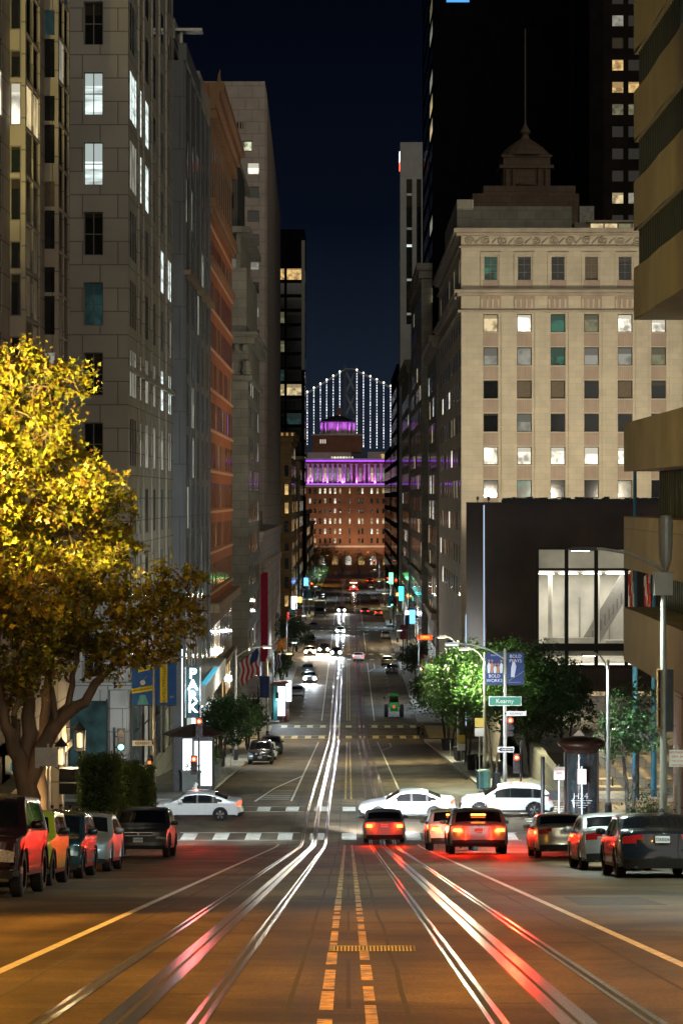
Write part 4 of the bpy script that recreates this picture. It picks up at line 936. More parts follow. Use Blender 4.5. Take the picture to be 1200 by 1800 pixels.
shopfront(12.9, -1, 537, 604, 7, 4.5, 3.2, ['cool', 'teal', 'purple', 'bright'], 4); shopfront(12.2, -1, 632, 714, 8, 5, 3.2, warm_+['teal'], 5)
shopfront(-12, 1, 301, 337, 5.8, 3.8, 3.4, ['bright', 'warm', 'grey'], 6); shopfront(-14.2, 1, 447, 523, 8, 5, 3.2, cool_, 7); shopfront(-12.2, 1, 539, 582, 6, 4, 3.2, warm_, 8); shopfront(-12.2, 1, 632, 670, 6, 4, 3, warm_+cool_, 9)
shopfront(-12.2, 1, 222, 262, 4.9, 3.2, 2.6, ['amber', 'warm', 'dark', 'dim'], 10)
# --- One big brick headquarters closing the street
YM = 950; r = bldg('brick_headquarters', 'wide red brick building closing the street with purple-lit colonnade and round rooftop turret', 0, 952)
w = MB(); X0 = wx(490, YM); WW = wx(740, YM)-X0; pl = YM/F   # metres per photo pixel
zt = wz(808, YM); fc = []
def fx(px): return wx(px, YM)-X0
c1 = [(fx(543+8.8*k), fx(546.6+8.8*k)) for k in range(8)]; c2 = [(fx(608), fx(611)), (fx(613), fx(616)), (fx(629), fx(632.5)), (fx(635), fx(638.5))]; c3 = [(fx(651+10.2*k), fx(655+10.2*k)) for k in range(5)]
colsM = c1+c2+c3
rowsM = [(wz(y1_, YM), wz(y0_, YM)) for y0_, y1_ in ((858, 868), (876, 885), (894, 902), (911, 921), (929, 939), (946, 955))]
outs = facade(w, (X0, YM), UX, NF, 0, WW, -27, wz(852, YM), colsM, rowsM, SM, .4)
def km(i, o):
    z = o[0][2]; rw = min(range(6), key=lambda j: abs(rowsM[j][0]-z)); rr = random.Random(i*13+1)
    p = [.75, .22, .05, .85, .45, .12][rw]; x = rr.random()
    return ('bright' if rr.random() < .6 else 'warm') if x < p else ('green' if x > .97 else 'dark')
windows(r, outs, NF, km, 1, 2, M['dark_frame'])
w.poly(((X0, YM, wz(852, YM)), (X0+WW, YM, wz(852, YM)), (X0+WW, YM, zt), (X0, YM, zt)), SM)
w.box(X0, X0+WW, YM+.1, YM+30, zt-.2, zt, mdark); w.build('wall', r)
pu = stone('stone_pale_trim', (.5, .42, .4), 2, 1, .8, .7, .1, .02)
for px in [541+8.7*k for k in range(8)]+[606, 617, 626, 640.5, 648]+[659+10.2*k for k in range(4)]:
    q = MB(); x = wx(px, YM); q.tube([(x, YM-.9, wz(850, YM)), (x, YM-.9, wz(818, YM))], .38, pu, 8); q.box(x-.55, x+.55, YM-1.3, YM-.5, wz(818, YM), wz(815.5, YM), pu); q.build('column', r)
q = MB()
for k, px in enumerate([545.5+8.7*k for k in range(7)]+[611.5, 633, 653.5, 664, 674, 684]): x = wx(px, YM); q.box(x-.45, x+.45, YM-.12, YM-.03, wz(846, YM), wz(822, YM), PANES['grey' if k % 3 else 'warm'])
q.build('colonnade_window', r)
q = MB(); q.box(X0, X0+WW, YM-1.8, YM, wz(811, YM), wz(806, YM), pu).box(X0, X0+WW, YM-1.6, YM-.01, wz(856, YM), wz(851.5, YM), pu).box(X0, X0+WW, YM-.6, YM-.02, wz(962, YM), wz(959, YM), pu); q.build('cornice', r)
# purple floodlights behind the columns
pf = emit('purple_strip', (.38, .07, 1), 3.5)
q = MB(); q.box(X0, X0+WW, YM-1.5, YM-1.35, wz(851.3, YM), wz(850.3, YM), pf); q.box(X0, X0+WW, YM-2.4, YM-2.2, wz(811, YM), wz(810, YM), pf); q.build('light_strip', r)
for k in range(6):
    l = lamp_light(r, (wx(545+28*k, YM), -4.0, wz(852, YM)-G(952)+.3), 3200, (.5, .12, 1), 'SPOT', .3, (0, .25, 1), 130, .7)
    lamp_light(r, (wx(550+27*k, YM), -14, 9), 2400, (1, .66, .36), 'SPOT', .3, (0, 1, .55), 130, .8)
q = MB(); q.box(wx(540, YM), wx(617, YM), YM+3, YM+15, zt, wz(795, YM), pu).box(wx(646, YM), wx(700, YM), YM+3, YM+15, zt, wz(794, YM), pu).box(wx(549, YM), wx(636, YM), YM+4, YM+22, wz(795, YM), wz(765, YM), SM).box(wx(547, YM), wx(638, YM), YM+3.6, YM+22.4, wz(765, YM), wz(763, YM), pu).box(wx(592, YM), wx(600, YM), YM+9, YM+11, wz(728, YM), wz(715, YM), SM)
q.build('penthouse', r)
q = MB()
for px in (562, 566, 570): q.box(wx(px, YM), wx(px+2.4, YM), YM+3.9, YM+3.98, wz(779, YM), wz(772, YM), PANES['bright'])
for k in range(15): q.box(wx(582+2.6*k, YM), wx(584+2.6*k, YM), YM+2.9, YM+2.98, wz(806, YM), wz(802.5, YM), PANES['warm' if k % 2 else 'bright'])
for k in range(10): q.box(wx(668+2.6*k, YM), wx(670+2.6*k, YM), YM+2.9, YM+2.98, wz(806, YM), wz(798, YM), PANES['amber' if k % 3 else 'dim'])
q.build('penthouse_window', r)
q = MB(); c = (wx(593, YM), YM+13, 0); RR = 30*pl
q.lathe([(RR*.8, wz(763, YM)), (RR*.8, wz(740, YM))], c, mat('turret_stone', (.45, .35, .32), .8, 0, .1), 24)
q.lathe([(RR*1.1, wz(762.9, YM)), (RR*1.1, wz(761, YM)), (RR*.8, wz(761, YM))], c, pu, 24); q.build('turret', r)
q = MB(); q.lathe([(RR*1.08, wz(741, YM)), (RR*1.1, wz(739.5, YM)), (RR*.4, wz(730, YM)), (0, wz(728, YM))], c, mdark, 24); q.build('turret_roof', r)
for k in range(16):
    a = 2*pi*k/16; 
    if sin(a) < .3: q = MB(); x, y = c[0]+RR*.98*cos(a), c[1]+RR*.98*sin(a); q.tube([(x, y, wz(761, YM)), (x, y, wz(741.2, YM))], .38, pu, 8); q.build('turret_column', r)
for k in range(5):
    a = pi+pi*(k+.5)/5; x, y = c[0]+RR*1.35*cos(a), c[1]+RR*1.35*sin(a); lamp_light(r, (x, y-952, wz(761, YM)-G(952)+.8), 1600, (.55, .12, 1), 'SPOT', .3, (0, .3, 1), 150, .7)
# lit arches at street level
q = MB()
for k, px in enumerate((565, 589, 612, 635, 656, 678)):
    x = wx(px, YM); rr = 1.1; pts = [(x-rr, -24)]+[(x+rr*cos(pi-pi*j/10), wz(982, YM)+rr*sin(pi-pi*j/10)) for j in range(11)]+[(x+rr, -24)]
    q.prism(pts, 'y', YM-.3, YM-.1, PANES['amber'] if k % 2 else PANES['bright'])
q.build('arched_doorway', r)

# --- the suspension bridge far behind
YT = 2400; t = thing('suspension_bridge', 'distant suspension bridge with rows of white lights hanging from its cables', 'bridge', (wx(613, YT), YT, -33))
bm_ = mat('bridge_steel', (.05, .06, .08), .6, .3, .1, .01)
q = MB(); zt = wz(641, YT); zd = wz(800, YT)
for px in (606, 626): q.box(wx(px-2.4, YT), wx(px+2.4, YT), YT+15, YT+22, -33, zt, bm_)
for py in (648, 688, 728, 770): q.box(wx(606, YT), wx(626, YT), YT+17, YT+20, wz(py+3, YT), wz(py, YT), bm_)
for a, c_ in ((652, 688), (692, 728), (732, 768)):
    q.bar((wx(608, YT), YT+18, wz(a, YT)), (wx(624, YT), YT+18, wz(c_, YT)), 2, 2, mat('bridge_brace', (.16, .18, .2), .6, 0, .1, .01)); q.bar((wx(624, YT), YT+19, wz(a, YT)), (wx(608, YT), YT+19, wz(c_, YT)), 2, 2, MC['bridge_brace'])
q.build('tower', t)
q = MB(); q.box(-700, 700, YT, YT+22, zd-4, zd, bm_); q.build('deck', t)
q = MB(); cab = lambda px: 641+(abs(px-613)*.62 if px < 613 else (px-613)*.48)-.0012*0
for y in (0, 22):
    pts = [(wx(px, YT), YT+y, wz(cab(px)+4, YT)) for px in range(440, 800, 12)]
    q.tube(pts, .55, mat('bridge_cable', (.25, .28, .32), .6, 0, .1, .01), 5)
q.build('cable', t)
le = emit('bridge_light', (.88, .9, 1), 1.9); le2 = emit('bridge_light_warm', (1, .9, .7), 6)
for px, y1_ in [(540, 782), (551.5, 782), (563, 782), (574, 782), (585.5, 782), (597, 782), (627, 782), (638.5, 786), (650.5, 788), (662, 788), (674, 788), (686, 789)]+[(528, 780), (516, 780), (698, 788), (710, 788)]:
    q = MB(); y0_ = cab(px)+5; x = wx(px, YT); z0_, z1_ = wz(y1_, YT), wz(y0_, YT); z = z0_
    q.tube([(x, YT-1, z0_), (x, YT-1, z1_)], .22, bm_, 5)
    while z < z1_: hw_ = random.uniform(.16, .4); q.box(x-hw_, x+hw_, YT-1.5, YT-1.2, z, z+random.uniform(1.2, 2.2), le); z += 2.7
    q.lathe([(0, -.9), (.9, 0), (0, .9)], (x, YT-1.4, z1_+1.5), le2, 6); q.build('light_string', t)
# ================================================================ vehicles
def interp(P, y):
    if y <= P[0][0]: return P[0][1]
    for (a, za), (b_, zb) in zip(P, P[1:]):
        if y <= b_:
            t = (y-a)/(b_-a); return za+(zb-za)*t
    return P[-1][1]
def smooth_prof(P):
    # round the corners of the profile a little
    out = []
    for i, p in enumerate(P):
        if 0 < i < len(P)-1:
            for s, q in ((-1, P[i-1]), (1, P[i+1])):
                d = min(.12, abs(q[0]-p[0])*.3); t = d/abs(q[0]-p[0]); out.append((p[0]+(q[0]-p[0])*t, p[1]+(q[1]-p[1])*t))
            c = out[-2:]; out.insert(-1, ((c[0][0]+c[1][0])/2*.5+p[0]*.5, (c[0][1]+c[1][1])/2*.5+p[1]*.5))
        else: out.append(p)
    return out
CK = {   # L, W, belt, sill, axles, wheel radius, profile (distance from the nose, height), windscreen, rear window, side glass
 'sedan': dict(L=4.85, W=1.86, belt=.93, sill=.24, ax=(.95, 3.75), wr=.33, P=[(0, .60), (.06, .74), (.5, .86), (1.15, .96), (1.3, .99), (2.05, 1.40), (2.55, 1.46), (3.1, 1.44), (3.45, 1.38), (4.15, 1.09), (4.7, 1.06), (4.85, .98)], ws=(1.33, 2.0), rw=(3.48, 4.1), sg=(1.75, 3.95)),
 'suv': dict(L=4.75, W=1.95, belt=1.05, sill=.3, ax=(.95, 3.75), wr=.37, P=[(0, .72), (.06, .90), (.4, 1.0), (1.05, 1.08), (1.2, 1.12), (1.95, 1.58), (2.5, 1.68), (3.6, 1.65), (4.15, 1.56), (4.55, 1.14), (4.7, 1.08), (4.75, 1.0)], ws=(1.23, 1.9), rw=(4.17, 4.53), sg=(1.65, 4.2)),
 'bigsuv': dict(L=4.9, W=1.95, belt=1.15, sill=.36, ax=(.95, 3.85), wr=.40, P=[(0, .85), (.05, 1.02), (.3, 1.08), (1.15, 1.15), (1.3, 1.18), (1.85, 1.68), (2.3, 1.80), (4.3, 1.78), (4.65, 1.70), (4.85, 1.2), (4.9, 1.1)], ws=(1.33, 1.82), rw=(4.66, 4.84), sg=(1.6, 4.6)),
 'hatch': dict(L=4.1, W=1.75, belt=.95, sill=.24, ax=(.8, 3.3), wr=.31, P=[(0, .66), (.06, .80), (.4, .90), (.85, .98), (1.0, 1.02), (1.75, 1.42), (2.2, 1.5), (3.2, 1.47), (3.55, 1.40), (3.95, 1.05), (4.1, .95)], ws=(1.03, 1.7), rw=(3.57, 3.93), sg=(1.4, 3.6)),
 'mini': dict(L=4.0, W=1.76, belt=1.0, sill=.25, ax=(.72, 3.25), wr=.33, P=[(0, .72), (.05, .88), (.35, .98), (.95, 1.03), (1.05, 1.06), (1.5, 1.44), (1.9, 1.52), (3.5, 1.5), (3.75, 1.42), (3.93, 1.05), (4.0, .95)], ws=(1.08, 1.46), rw=(3.77, 3.92), sg=(1.3, 3.7)),
 'van': dict(L=4.9, W=1.95, belt=1.1, sill=.3, ax=(.95, 3.95), wr=.35, P=[(0, .75), (.06, .95), (.5, 1.08), (.8, 1.15), (1.6, 1.78), (2.0, 1.9), (4.6, 1.88), (4.8, 1.7), (4.88, 1.15), (4.9, 1.05)], ws=(.85, 1.55), rw=(4.7, 4.87), sg=(1.3, 4.5)),
}
def paint(name, col, metal=.35, rough=.28): return mat(name, col, rough, metal, .04, 8, coat=.8)
red_lit = emit('brake_light_lit', (1, .006, .002), 45, (.4, 0, 0)); red_core = emit('brake_light_core', (1, .22, .03), 12, (.4, 0, 0)); red_off = mat('tail_light', (.32, .012, .012), .15, 0, .2, 20, coat=1)
red_far = emit('tail_light_far', (1, .02, .006), 14); head_on = emit('headlight_lit', (.92, .96, 1), 140); head_warm = emit('headlight_warm', (1, .8, .5), 90)
head_off = mat('headlight_glass', (.62, .63, .6), .1, .5, .4, 25, coat=1); amber_off = mat('indicator', (.6, .22, .03), .2, 0, .1)
cglass = mat('car_glass', (.008, .009, .01), .05, 0, .2, 2, coat=1); trim = mat('car_trim', (.018, .018, .018), .5, 0, .1, 8); tyre = mat('tyre', (.012, .012, .012), .8, 0, .2, 8); rim = mat('wheel_rim', (.35, .35, .36), .3, .9, .1, 8)
plate = mat('licence_plate', (.7, .7, .68), .5, 0, .06, 20); plate_ink = mat('plate_lettering', (.03, .04, .15), .6, 0, 0)
WHM = {}
def wheel_mesh(r):
    if r in WHM: return WHM[r]
    q = MB(); w = .11
    prof = [(r*.62, -w), (r*.9, -w), (r, -w*.75), (r, w*.75), (r*.9, w), (r*.62, w)]
    n_ = 22
    k = len(q.v)
    for rr, x in prof: q.v += [(x, rr*cos(2*pi*t/n_), rr*sin(2*pi*t/n_)) for t in range(n_)]
    for j in range(len(prof)-1):
        for t in range(n_): a = k+j*n_+t; b_ = k+j*n_+(t+1) % n_; q.f.append((a, b_, b_+n_, a+n_)); q.m.append(q.mi(tyre))
    t_ = q.mesh('tyre', smooth=False)
    q = MB()
    for s in (-1, 1):
        x = s*(w-.02); q.v += [(x, 0, 0)]; c0 = len(q.v)-1
        q.v += [(x-s*.03, r*.63*cos(2*pi*t/20), r*.63*sin(2*pi*t/20)) for t in range(20)]
        for t in range(20): q.f.append((c0, c0+1+t, c0+1+(t+1) % 20)); q.m.append(q.mi(trim if t % 4 >= 2 else rim))
    WHM[r] = (t_, q.mesh('rim')); return WHM[r]
def make_car(name, label, kind, pm, loc, away=False, group=None, tail='off', head='off', rz=None, scale=1., roofsign=None, pl='7KLM204', detail=True, W=None, plpos=None, hi=True, beam=None, pitch=None, aim=(0, -1, -.045), cone=75):
    """front of the car is local -y (towards the camera) unless away; the body is one shaped surface cut into its panels"""
    K = dict(CK[kind]); L, wr = K['L'], K['wr']; Wd = W or K['W']; P = smooth_prof(K['P']); sill, belt = K['sill'], K['belt']; H = max(z for _, z in P)
    k = slope(loc[1]) if pitch is None else pitch
    yaw = pi if away else 0
    if rz is not None: yaw = rz
    rx = math.atan(k)*(cos(yaw))
    t = thing(name, label, 'car', (loc[0], loc[1], G(loc[1]) if len(loc) < 3 else loc[2]), yaw, group, rx)
    bin_ = {}
    def put(cat, pts): bin_.setdefault(cat, MB()).poly(pts, None)
    def hw(z): 
        f = 1-.035*max(0, (.55-z)/.35)**2
        if z > belt-.03: f -= .30*((z-belt+.03)/1.0)
        return Wd/2*f
    def fin(s, y, z):
        t_ = (y-L/2)/(L/2); a = abs(t_); sg = 1 if t_ > 0 else -1
        x = s*hw(z)*(1-.10*a**7)
        bump = .07*math.exp(-((z-.45)/.16)**2)
        lean = -.10*max(0, (z-.62))*(a**14)
        y2 = y+sg*(a**22)*(bump+lean)-sg*.26*abs(s)**3.2*(a**9)
        return (x, y2-L/2, z)
    Y_ = sorted({round(v, 3) for v in [0, .04, .1, .2, .3, L, L-.04, L-.1, L-.2, L-.3]+[q[0] for q in P]+list(K['ws'])+list(K['rw'])+list(K['sg'])+[i*.11 for i in range(int(L/.11)+1)] if 0 <= v <= L})
    # top
    S_ = [-1, -.97, -.88, -.86, -.7, -.5, -.25, 0, .25, .5, .7, .86, .88, .97, 1]
    def topz(y, s): z = interp(P, y); return z-.05*abs(s)**4-.012*s*s*2
    for ya, yb in zip(Y_, Y_[1:]):
        ym = (ya+yb)/2
        for sa, sb in zip(S_, S_[1:]):
            sm_ = abs(sa+sb)/2
            cat = 'paint'
            if K['ws'][0] <= ym <= K['ws'][1] and sm_ < .87: cat = 'windscreen'
            elif K['rw'][0] <= ym <= K['rw'][1] and sm_ < .87: cat = 'rear_window'
            put(cat, [fin(sa, ya, topz(ya, sa)), fin(sb, ya, topz(ya, sb)), fin(sb, yb, topz(yb, sb)), fin(sa, yb, topz(yb, sa))])
    # sides
    for s in (-1, 1):
        for ya, yb in zip(Y_, Y_[1:]):
            ta, tb = topz(ya, 1), topz(yb, 1); NZ = 14
            ym = (ya+yb)/2
            for j in range(NZ):
                fa, fb = j/NZ, (j+1)/NZ
                def zj(top, f): 
                    # half of the rows below the belt, the rest above it
                    if top <= belt+.06: return sill+(top-sill)*f
                    return sill+(belt-sill)*(f/.6) if f <= .6 else belt+(top-belt)*((f-.6)/.4)
                za0, za1, zb0, zb1 = zj(ta, fa), zj(ta, fb), zj(tb, fa), zj(tb, fb); zm = (za0+za1+zb0+zb1)/4
                cat = 'paint'
                if any(math.hypot(ym-a, zm-wr) < wr+.07 for a in K['ax']): continue
                tm_ = (ta+tb)/2; lim = .09
                if zm > belt and zm < tm_-lim and K['sg'][0] < ym < K['sg'][1] and tm_ > belt+.2:
                    cat = 'side_window' if abs(ym-(K['ws'][1]+.62)) > .05 and abs(ym-(K['sg'][1]-.55)) > .045 else 'trim'
                elif zm < sill+.07: cat = 'trim'
                p = [fin(s, ya, za0), fin(s, yb, zb0), fin(s, yb, zb1), fin(s, ya, za1)]
                if zm > belt and False: pass
                put(cat, p)
    # ends
    SE = [-1, -.92, -.8, -.66, -.52, -.36, -.18, 0, .18, .36, .52, .66, .8, .92, 1]
    for e_ in (0, 1):
        y = e_*L; tz = interp(P, y)-.0
        zs = [sill-.02, sill+.1, sill+.2, .52, .62, .70, .78, .86, .95, 1.05]; zs = [z for z in zs if z < tz-.05]+[tz]
        hl = (.52, tz-.06) if kind in ('suv', 'bigsuv', 'van', 'mini') else (.52, .72)
        for za, zb in zip(zs, zs[1:]):
            zm = (za+zb)/2
            for sa, sb in zip(SE, SE[1:]):
                sm_ = abs(sa+sb)/2; cat = 'paint'
                if e_ == 0:
                    if hl[0]+.06 < zm < hl[1]+.08 and sm_ > .62: cat = 'headlight_'+('l' if sa < 0 else 'r')
                    elif .50 < zm < tz-.04 and sm_ < .6: cat = 'grille'
                    elif sill+.1 < zm < .44 and sm_ < .82: cat = 'grille'
                    elif zm < sill+.1: cat = 'trim'
                else:
                    tl_lo, tl_hi = (.78, .95) if kind == 'sedan' else (.84, 1.05)
                    if tl_lo < zm < tl_hi and sm_ > (.50 if zm > tl_lo+.09 else .64): cat = 'tail_light_'+('l' if sa < 0 else 'r')
                    elif zm < sill+.22: cat = 'trim'
                def zz_(z, s): return z-(.05*abs(s)**4+.024*s*s)*(1 if z == tz else .3)
                put(cat, [fin(sa, y, zz_(za, sa)), fin(sb, y, zz_(za, sb)), fin(sb, y, zz_(zb, sb)), fin(sa, y, zz_(zb, sa))])
    # floor
    q = bin_['paint']; mats = {'paint': pm, 'trim': trim}
    def flush(cat, nm, m, extra=None, parent=t):
        if cat not in bin_: return None
        q = bin_[cat]; q.mats = [m]; q.m = [0]*len(q.f)
        o = q.build(nm, parent, off=(0, 0, 0), smooth=False)
        me = o.data; bm = bmesh.new(); bm.from_mesh(me); bmesh.ops.remove_doubles(bm, verts=bm.verts, dist=.002)
        bmesh.ops.recalc_face_normals(bm, faces=bm.faces)
        for f in bm.faces: f.smooth = True
        bm.to_mesh(me); bm.free()
        if extra: me.update()
        return o
    body = flush('paint', 'body', pm)
    flush('windscreen', 'windscreen', cglass); flush('rear_window', 'rear_window', cglass); flush('side_window', 'side_window', cglass)
    flush('grille', 'grille', trim)
    tr = bin_.get('trim', MB()); tr.mats = [trim]; tr.m = [0]*len(tr.f)
    tr.box(-Wd*.42, Wd*.42, -L/2+.3, L/2-.3, sill-.03, sill+.03, trim)
    for a in K['ax']: tr.box(-Wd/2+.26, Wd/2-.26, a-L/2-wr-.06, a-L/2+wr+.06, sill, wr*2+.1, trim)
    for a in K['ax']:
        for s in (-1, 1):
            pts = [(s*(Wd/2-.0), a-L/2+(wr+.075)*cos(th), wr+(wr+.075)*sin(th)) for th in [pi*j/12 for j in range(13)]]
            tr.tube(pts, .022, trim if kind in ('suv', 'mini') else pm, 5)
            # dark inside of the arch
            for j in range(12):
                th0, th1 = pi*j/12, pi*(j+1)/12
                tr.poly([(s*(Wd/2-.01), a-L/2+(wr+.08)*cos(th0), wr+(wr+.08)*sin(th0)), (s*(Wd/2-.01), a-L/2+(wr+.08)*cos(th1), wr+(wr+.08)*sin(th1)), (s*(Wd/2-.27), a-L/2+(wr+.08)*cos(th1), wr+(wr+.08)*sin(th1)), (s*(Wd/2-.27), a-L/2+(wr+.08)*cos(th0), wr+(wr+.08)*sin(th0))], trim)
    tr.build('trim', t, off=(0, 0, 0))
    hm = {'off': head_off, 'on': head_on, 'warm': head_warm}[head]
    tm = {'off': red_off, 'on': red_lit, 'far': red_far}[tail]
    for s in 'lr': flush('headlight_'+s, 'headlight', hm); flush('tail_light_'+s, 'tail_light', tm)
    tm_, rm_ = wheel_mesh(wr)
    for a in K['ax']:
        for s in (-1, 1):
            o = place('wheel', rm_, t, (s*(Wd/2-.115), a-L/2, wr)); place('tyre', tm_, o, (0, 0, 0))
    zc_ = interp(K['P'], K['ws'][0])
    for s in (-1, 1):
        q = MB(); yy = K['ws'][0]+.42-L/2; q.lathe([(0, -.075), (.1, -.06), (.12, 0), (.1, .06), (0, .075)], (s*(hw(belt)+.12), yy, belt+.08), pm if kind != 'mini' else trim, 10)
        q.bar((s*(hw(belt)-.03), yy, belt+.02), (s*(hw(belt)+.06), yy, belt+.05), .05, .04, trim); q.build('mirror', t, off=(0, 0, 0), smooth=True)
    if detail:
        # plates
        py_ = (L/2+.085) if away or rz else -(L/2+.085); zpl = plpos or (.78 if (away and kind in ('suv', 'sedan')) else .5); sgn = 1 if py_ > 0 else -1
        if away: py_ = L/2+.02 if zpl > .6 else L/2+.08
        q = MB(); q.box(-.16, .16, py_, py_+sgn*.02, zpl, zpl+.15, plate); o = q.build('licence_plate', t, off=(0, 0, 0))
        text(o, pl, (0, py_+sgn*.024, zpl+.075), .085, plate_ink, rz=pi if sgn > 0 else 0, sx=.9)
        # badge, door handles, lower grille bar
        q = MB(); q.tube([(0, -(L/2+.01), zc_*.68), (0, -(L/2+.03), zc_*.68)], .045, M['metal'], 10).tube([(0, L/2-.04, zpl+.24), (0, L/2-.012, zpl+.24)], .02, M['dark_metal'], 10); q.build('badge', t, off=(0, 0, 0))
        q = MB()
        for s in (-1, 1):
            for a in (K['ws'][1]+.35, K['ws'][1]+1.35): q.box(s*(Wd/2-.03), s*(Wd/2+.008), a-L/2, a-L/2+.2, belt-.12, belt-.09, pm)
        q.build('door_handle', t, off=(0, 0, 0))
        q = MB(); q.box(-.46, .46, -(L/2+.03), -(L/2-.02), zc_*.68+.03, zc_*.68+.05, M['chrome']).box(-.44, .44, -(L/2+.035), -(L/2-.02), zc_*.68-.07, zc_*.68-.055, M['chrome']); q.build('grille_bar', t, off=(0, 0, 0))
        if away:
            q = MB()
            for s in (-.62, .62): q.tube([(s*Wd/2*1.0, L/2-.2, .24), (s*Wd/2*1.0, L/2-.0, .24)], .035, M['dark_metal'], 10)
            q.build('exhaust_pipe', t, off=(0, 0, 0))
        if hi and away and tail == 'on':
            zb_ = interp(K['P'], K['rw'][0]); yb = K['rw'][0]-L/2
            q = MB(); q.box(-.26, .26, yb+.2, yb+.24, zb_-.17, zb_-.11, red_core); q.build('brake_light', t, off=(0, 0, 0))
    if tail == 'on':
        zt_ = interp(P, L)-.15
        for s in (-1, 1):
            q = MB(); q.box(s*Wd*.30, s*Wd*.43, L/2-.10, L/2+.035-.06*0, zt_-.05, zt_+.05, red_core); q.build('brake_light', t, off=(0, 0, 0))
            lamp_light(t, (s*.7, L/2+.12, zt_-.02), 420, (1, .012, .003), 'SPOT', .12, (0, 1, -.03), 70, .9); lamp_light(t, (s*.66, L/2+.5, zt_+.05), 34, (1, .012, .003), 'POINT', .1)
    if head != 'off':
        for s in (-1, 1): q = MB(); rb_ = .13 if loc[1] < 300 else .23; q.lathe([(0, -rb_), (rb_*.8, -rb_*.5), (rb_, 0), (rb_*.8, rb_*.5), (0, rb_)], (s*Wd*.36, -L/2+.05, .74), hm, 10); q.build('headlight', t, off=(0, 0, 0))
    if beam:
        for s in (-1, 1): lamp_light(t, (s*.65, -L/2-.25, .68), beam, (.85, .93, 1) if head == 'on' else (1, .8, .55), 'SPOT', .12, aim, cone, .8)
    return t
# parked left, nose towards the camera
silver = paint('paint_silver', (.42, .44, .47), .6, .3); white = paint('paint_white', (.78, .78, .78), .1, .3); blackp = paint('paint_black', (.012, .014, .02), .3, .2); lime = paint('paint_lime', (.36, .40, .03), .2, .3)
teal_d = paint('paint_dark_teal', (.02, .045, .06), .4, .25); dsilver = paint('paint_dull_silver', (.22, .22, .23), .2, .45); graph = paint('paint_graphite', (.09, .085, .08), .6, .3); maroon = paint('paint_dark_red', (.045, .018, .022), .5, .25); ltblue = paint('paint_pale_blue', (.34, .42, .48), .5, .3)
beige = paint('paint_beige', (.42, .37, .29), .6, .3); gold_p = paint('paint_gold', (.35, .27, .1), .4, .3); dkgrey = paint('paint_dark_grey', (.06, .065, .07), .5, .3)
PG = 'cars parked along the left kerb'; PR = 'cars parked along the right kerb'
def atY(Yf, kind, away=False): return Yf+CK[kind]['ax'][0]*1.0 if False else Yf+CK[kind]['L']/2-.9
make_car('parked_car', 'large dark maroon off-roader cut by the left edge of the picture', 'bigsuv', maroon, (-6.55, 44.6), group=PG, pl='6TRD118')
make_car('parked_car', 'small lime yellow hatchback with black roof parked behind the maroon off-roader', 'mini', lime, (-6.72, 50.9), group=PG, pl='8BCN440')
make_car('parked_car', 'dark teal hatchback with pale headlights behind the lime yellow car', 'hatch', teal_d, (-6.75, 57.0), group=PG, pl='7HXV310')
make_car('parked_car', 'pale silver-blue sedan between the dark teal hatchback and the grey crossover', 'sedan', ltblue, (-6.82, 63.9), group=PG, pl='5WQA902')
make_car('parked_car', 'dark grey crossover with white licence plate, last car before the left crosswalk', 'suv', graph, (-6.9, 84.6), group=PG, pl='9CDP537')
# parked right, tail towards the camera
make_car('parked_car', 'glossy black sedan with red tail lights nearest on the right', 'sedan', blackp, (6.98, 58.0), True, PR, pl='7ZKD236', W=1.9)
make_car('parked_car', 'silver sedan squeezed between the black sedan and the beige sedan', 'sedan', silver, (6.85, 65.6), True, PR, pl='4MNR871')
make_car('parked_car', 'beige sedan parked on the right, farthest before the crossing', 'sedan', beige, (7.05, 83.8), True, PR, pl='6HAB193')
# stopped at the light
make_car('stopped_car', 'silver crossover with glowing red brake lights waiting at the stop line', 'suv', silver, (4.62, 91.0), True, None, tail='on', pl='8EVX724', W=2.08, head='on', beam=7000, aim=(-.6, -1, -.05), cone=50)
make_car('stopped_car', 'white car mostly hidden in front of the waiting silver crossover', 'suv', white, (4.05, 98.8), True, None, tail='on', pl='5LKE606', head='on', beam=4500, aim=(-.6, -1, -.05), cone=50)
make_car('stopped_car', 'small silver sedan with red brake lights standing on the right-hand tracks', 'sedan', dsilver, (1.62, 114.9, G(112.5)-.12), True, None, tail='on', pl='3PJT582', pitch=-.05, head='on', beam=16000)
# crossing
make_car('crossing_car', 'white coupe crossing on the left just past the grey crossover', 'sedan', white, (-7.85+.1, 126.5), rz=-pi/2, group=None, pitch=0, tail='far', detail=False)
make_car('crossing_car', 'white sedan crossing behind the small stopped sedan', 'sedan', white, (3.0, 127.5), rz=-pi/2, pitch=0, tail='far', detail=False)
make_car('crossing_car', 'white crossover crossing on the right behind the waiting cars', 'suv', white, (8.1, 128.6), rz=-pi/2, pitch=0, tail='far', detail=False)
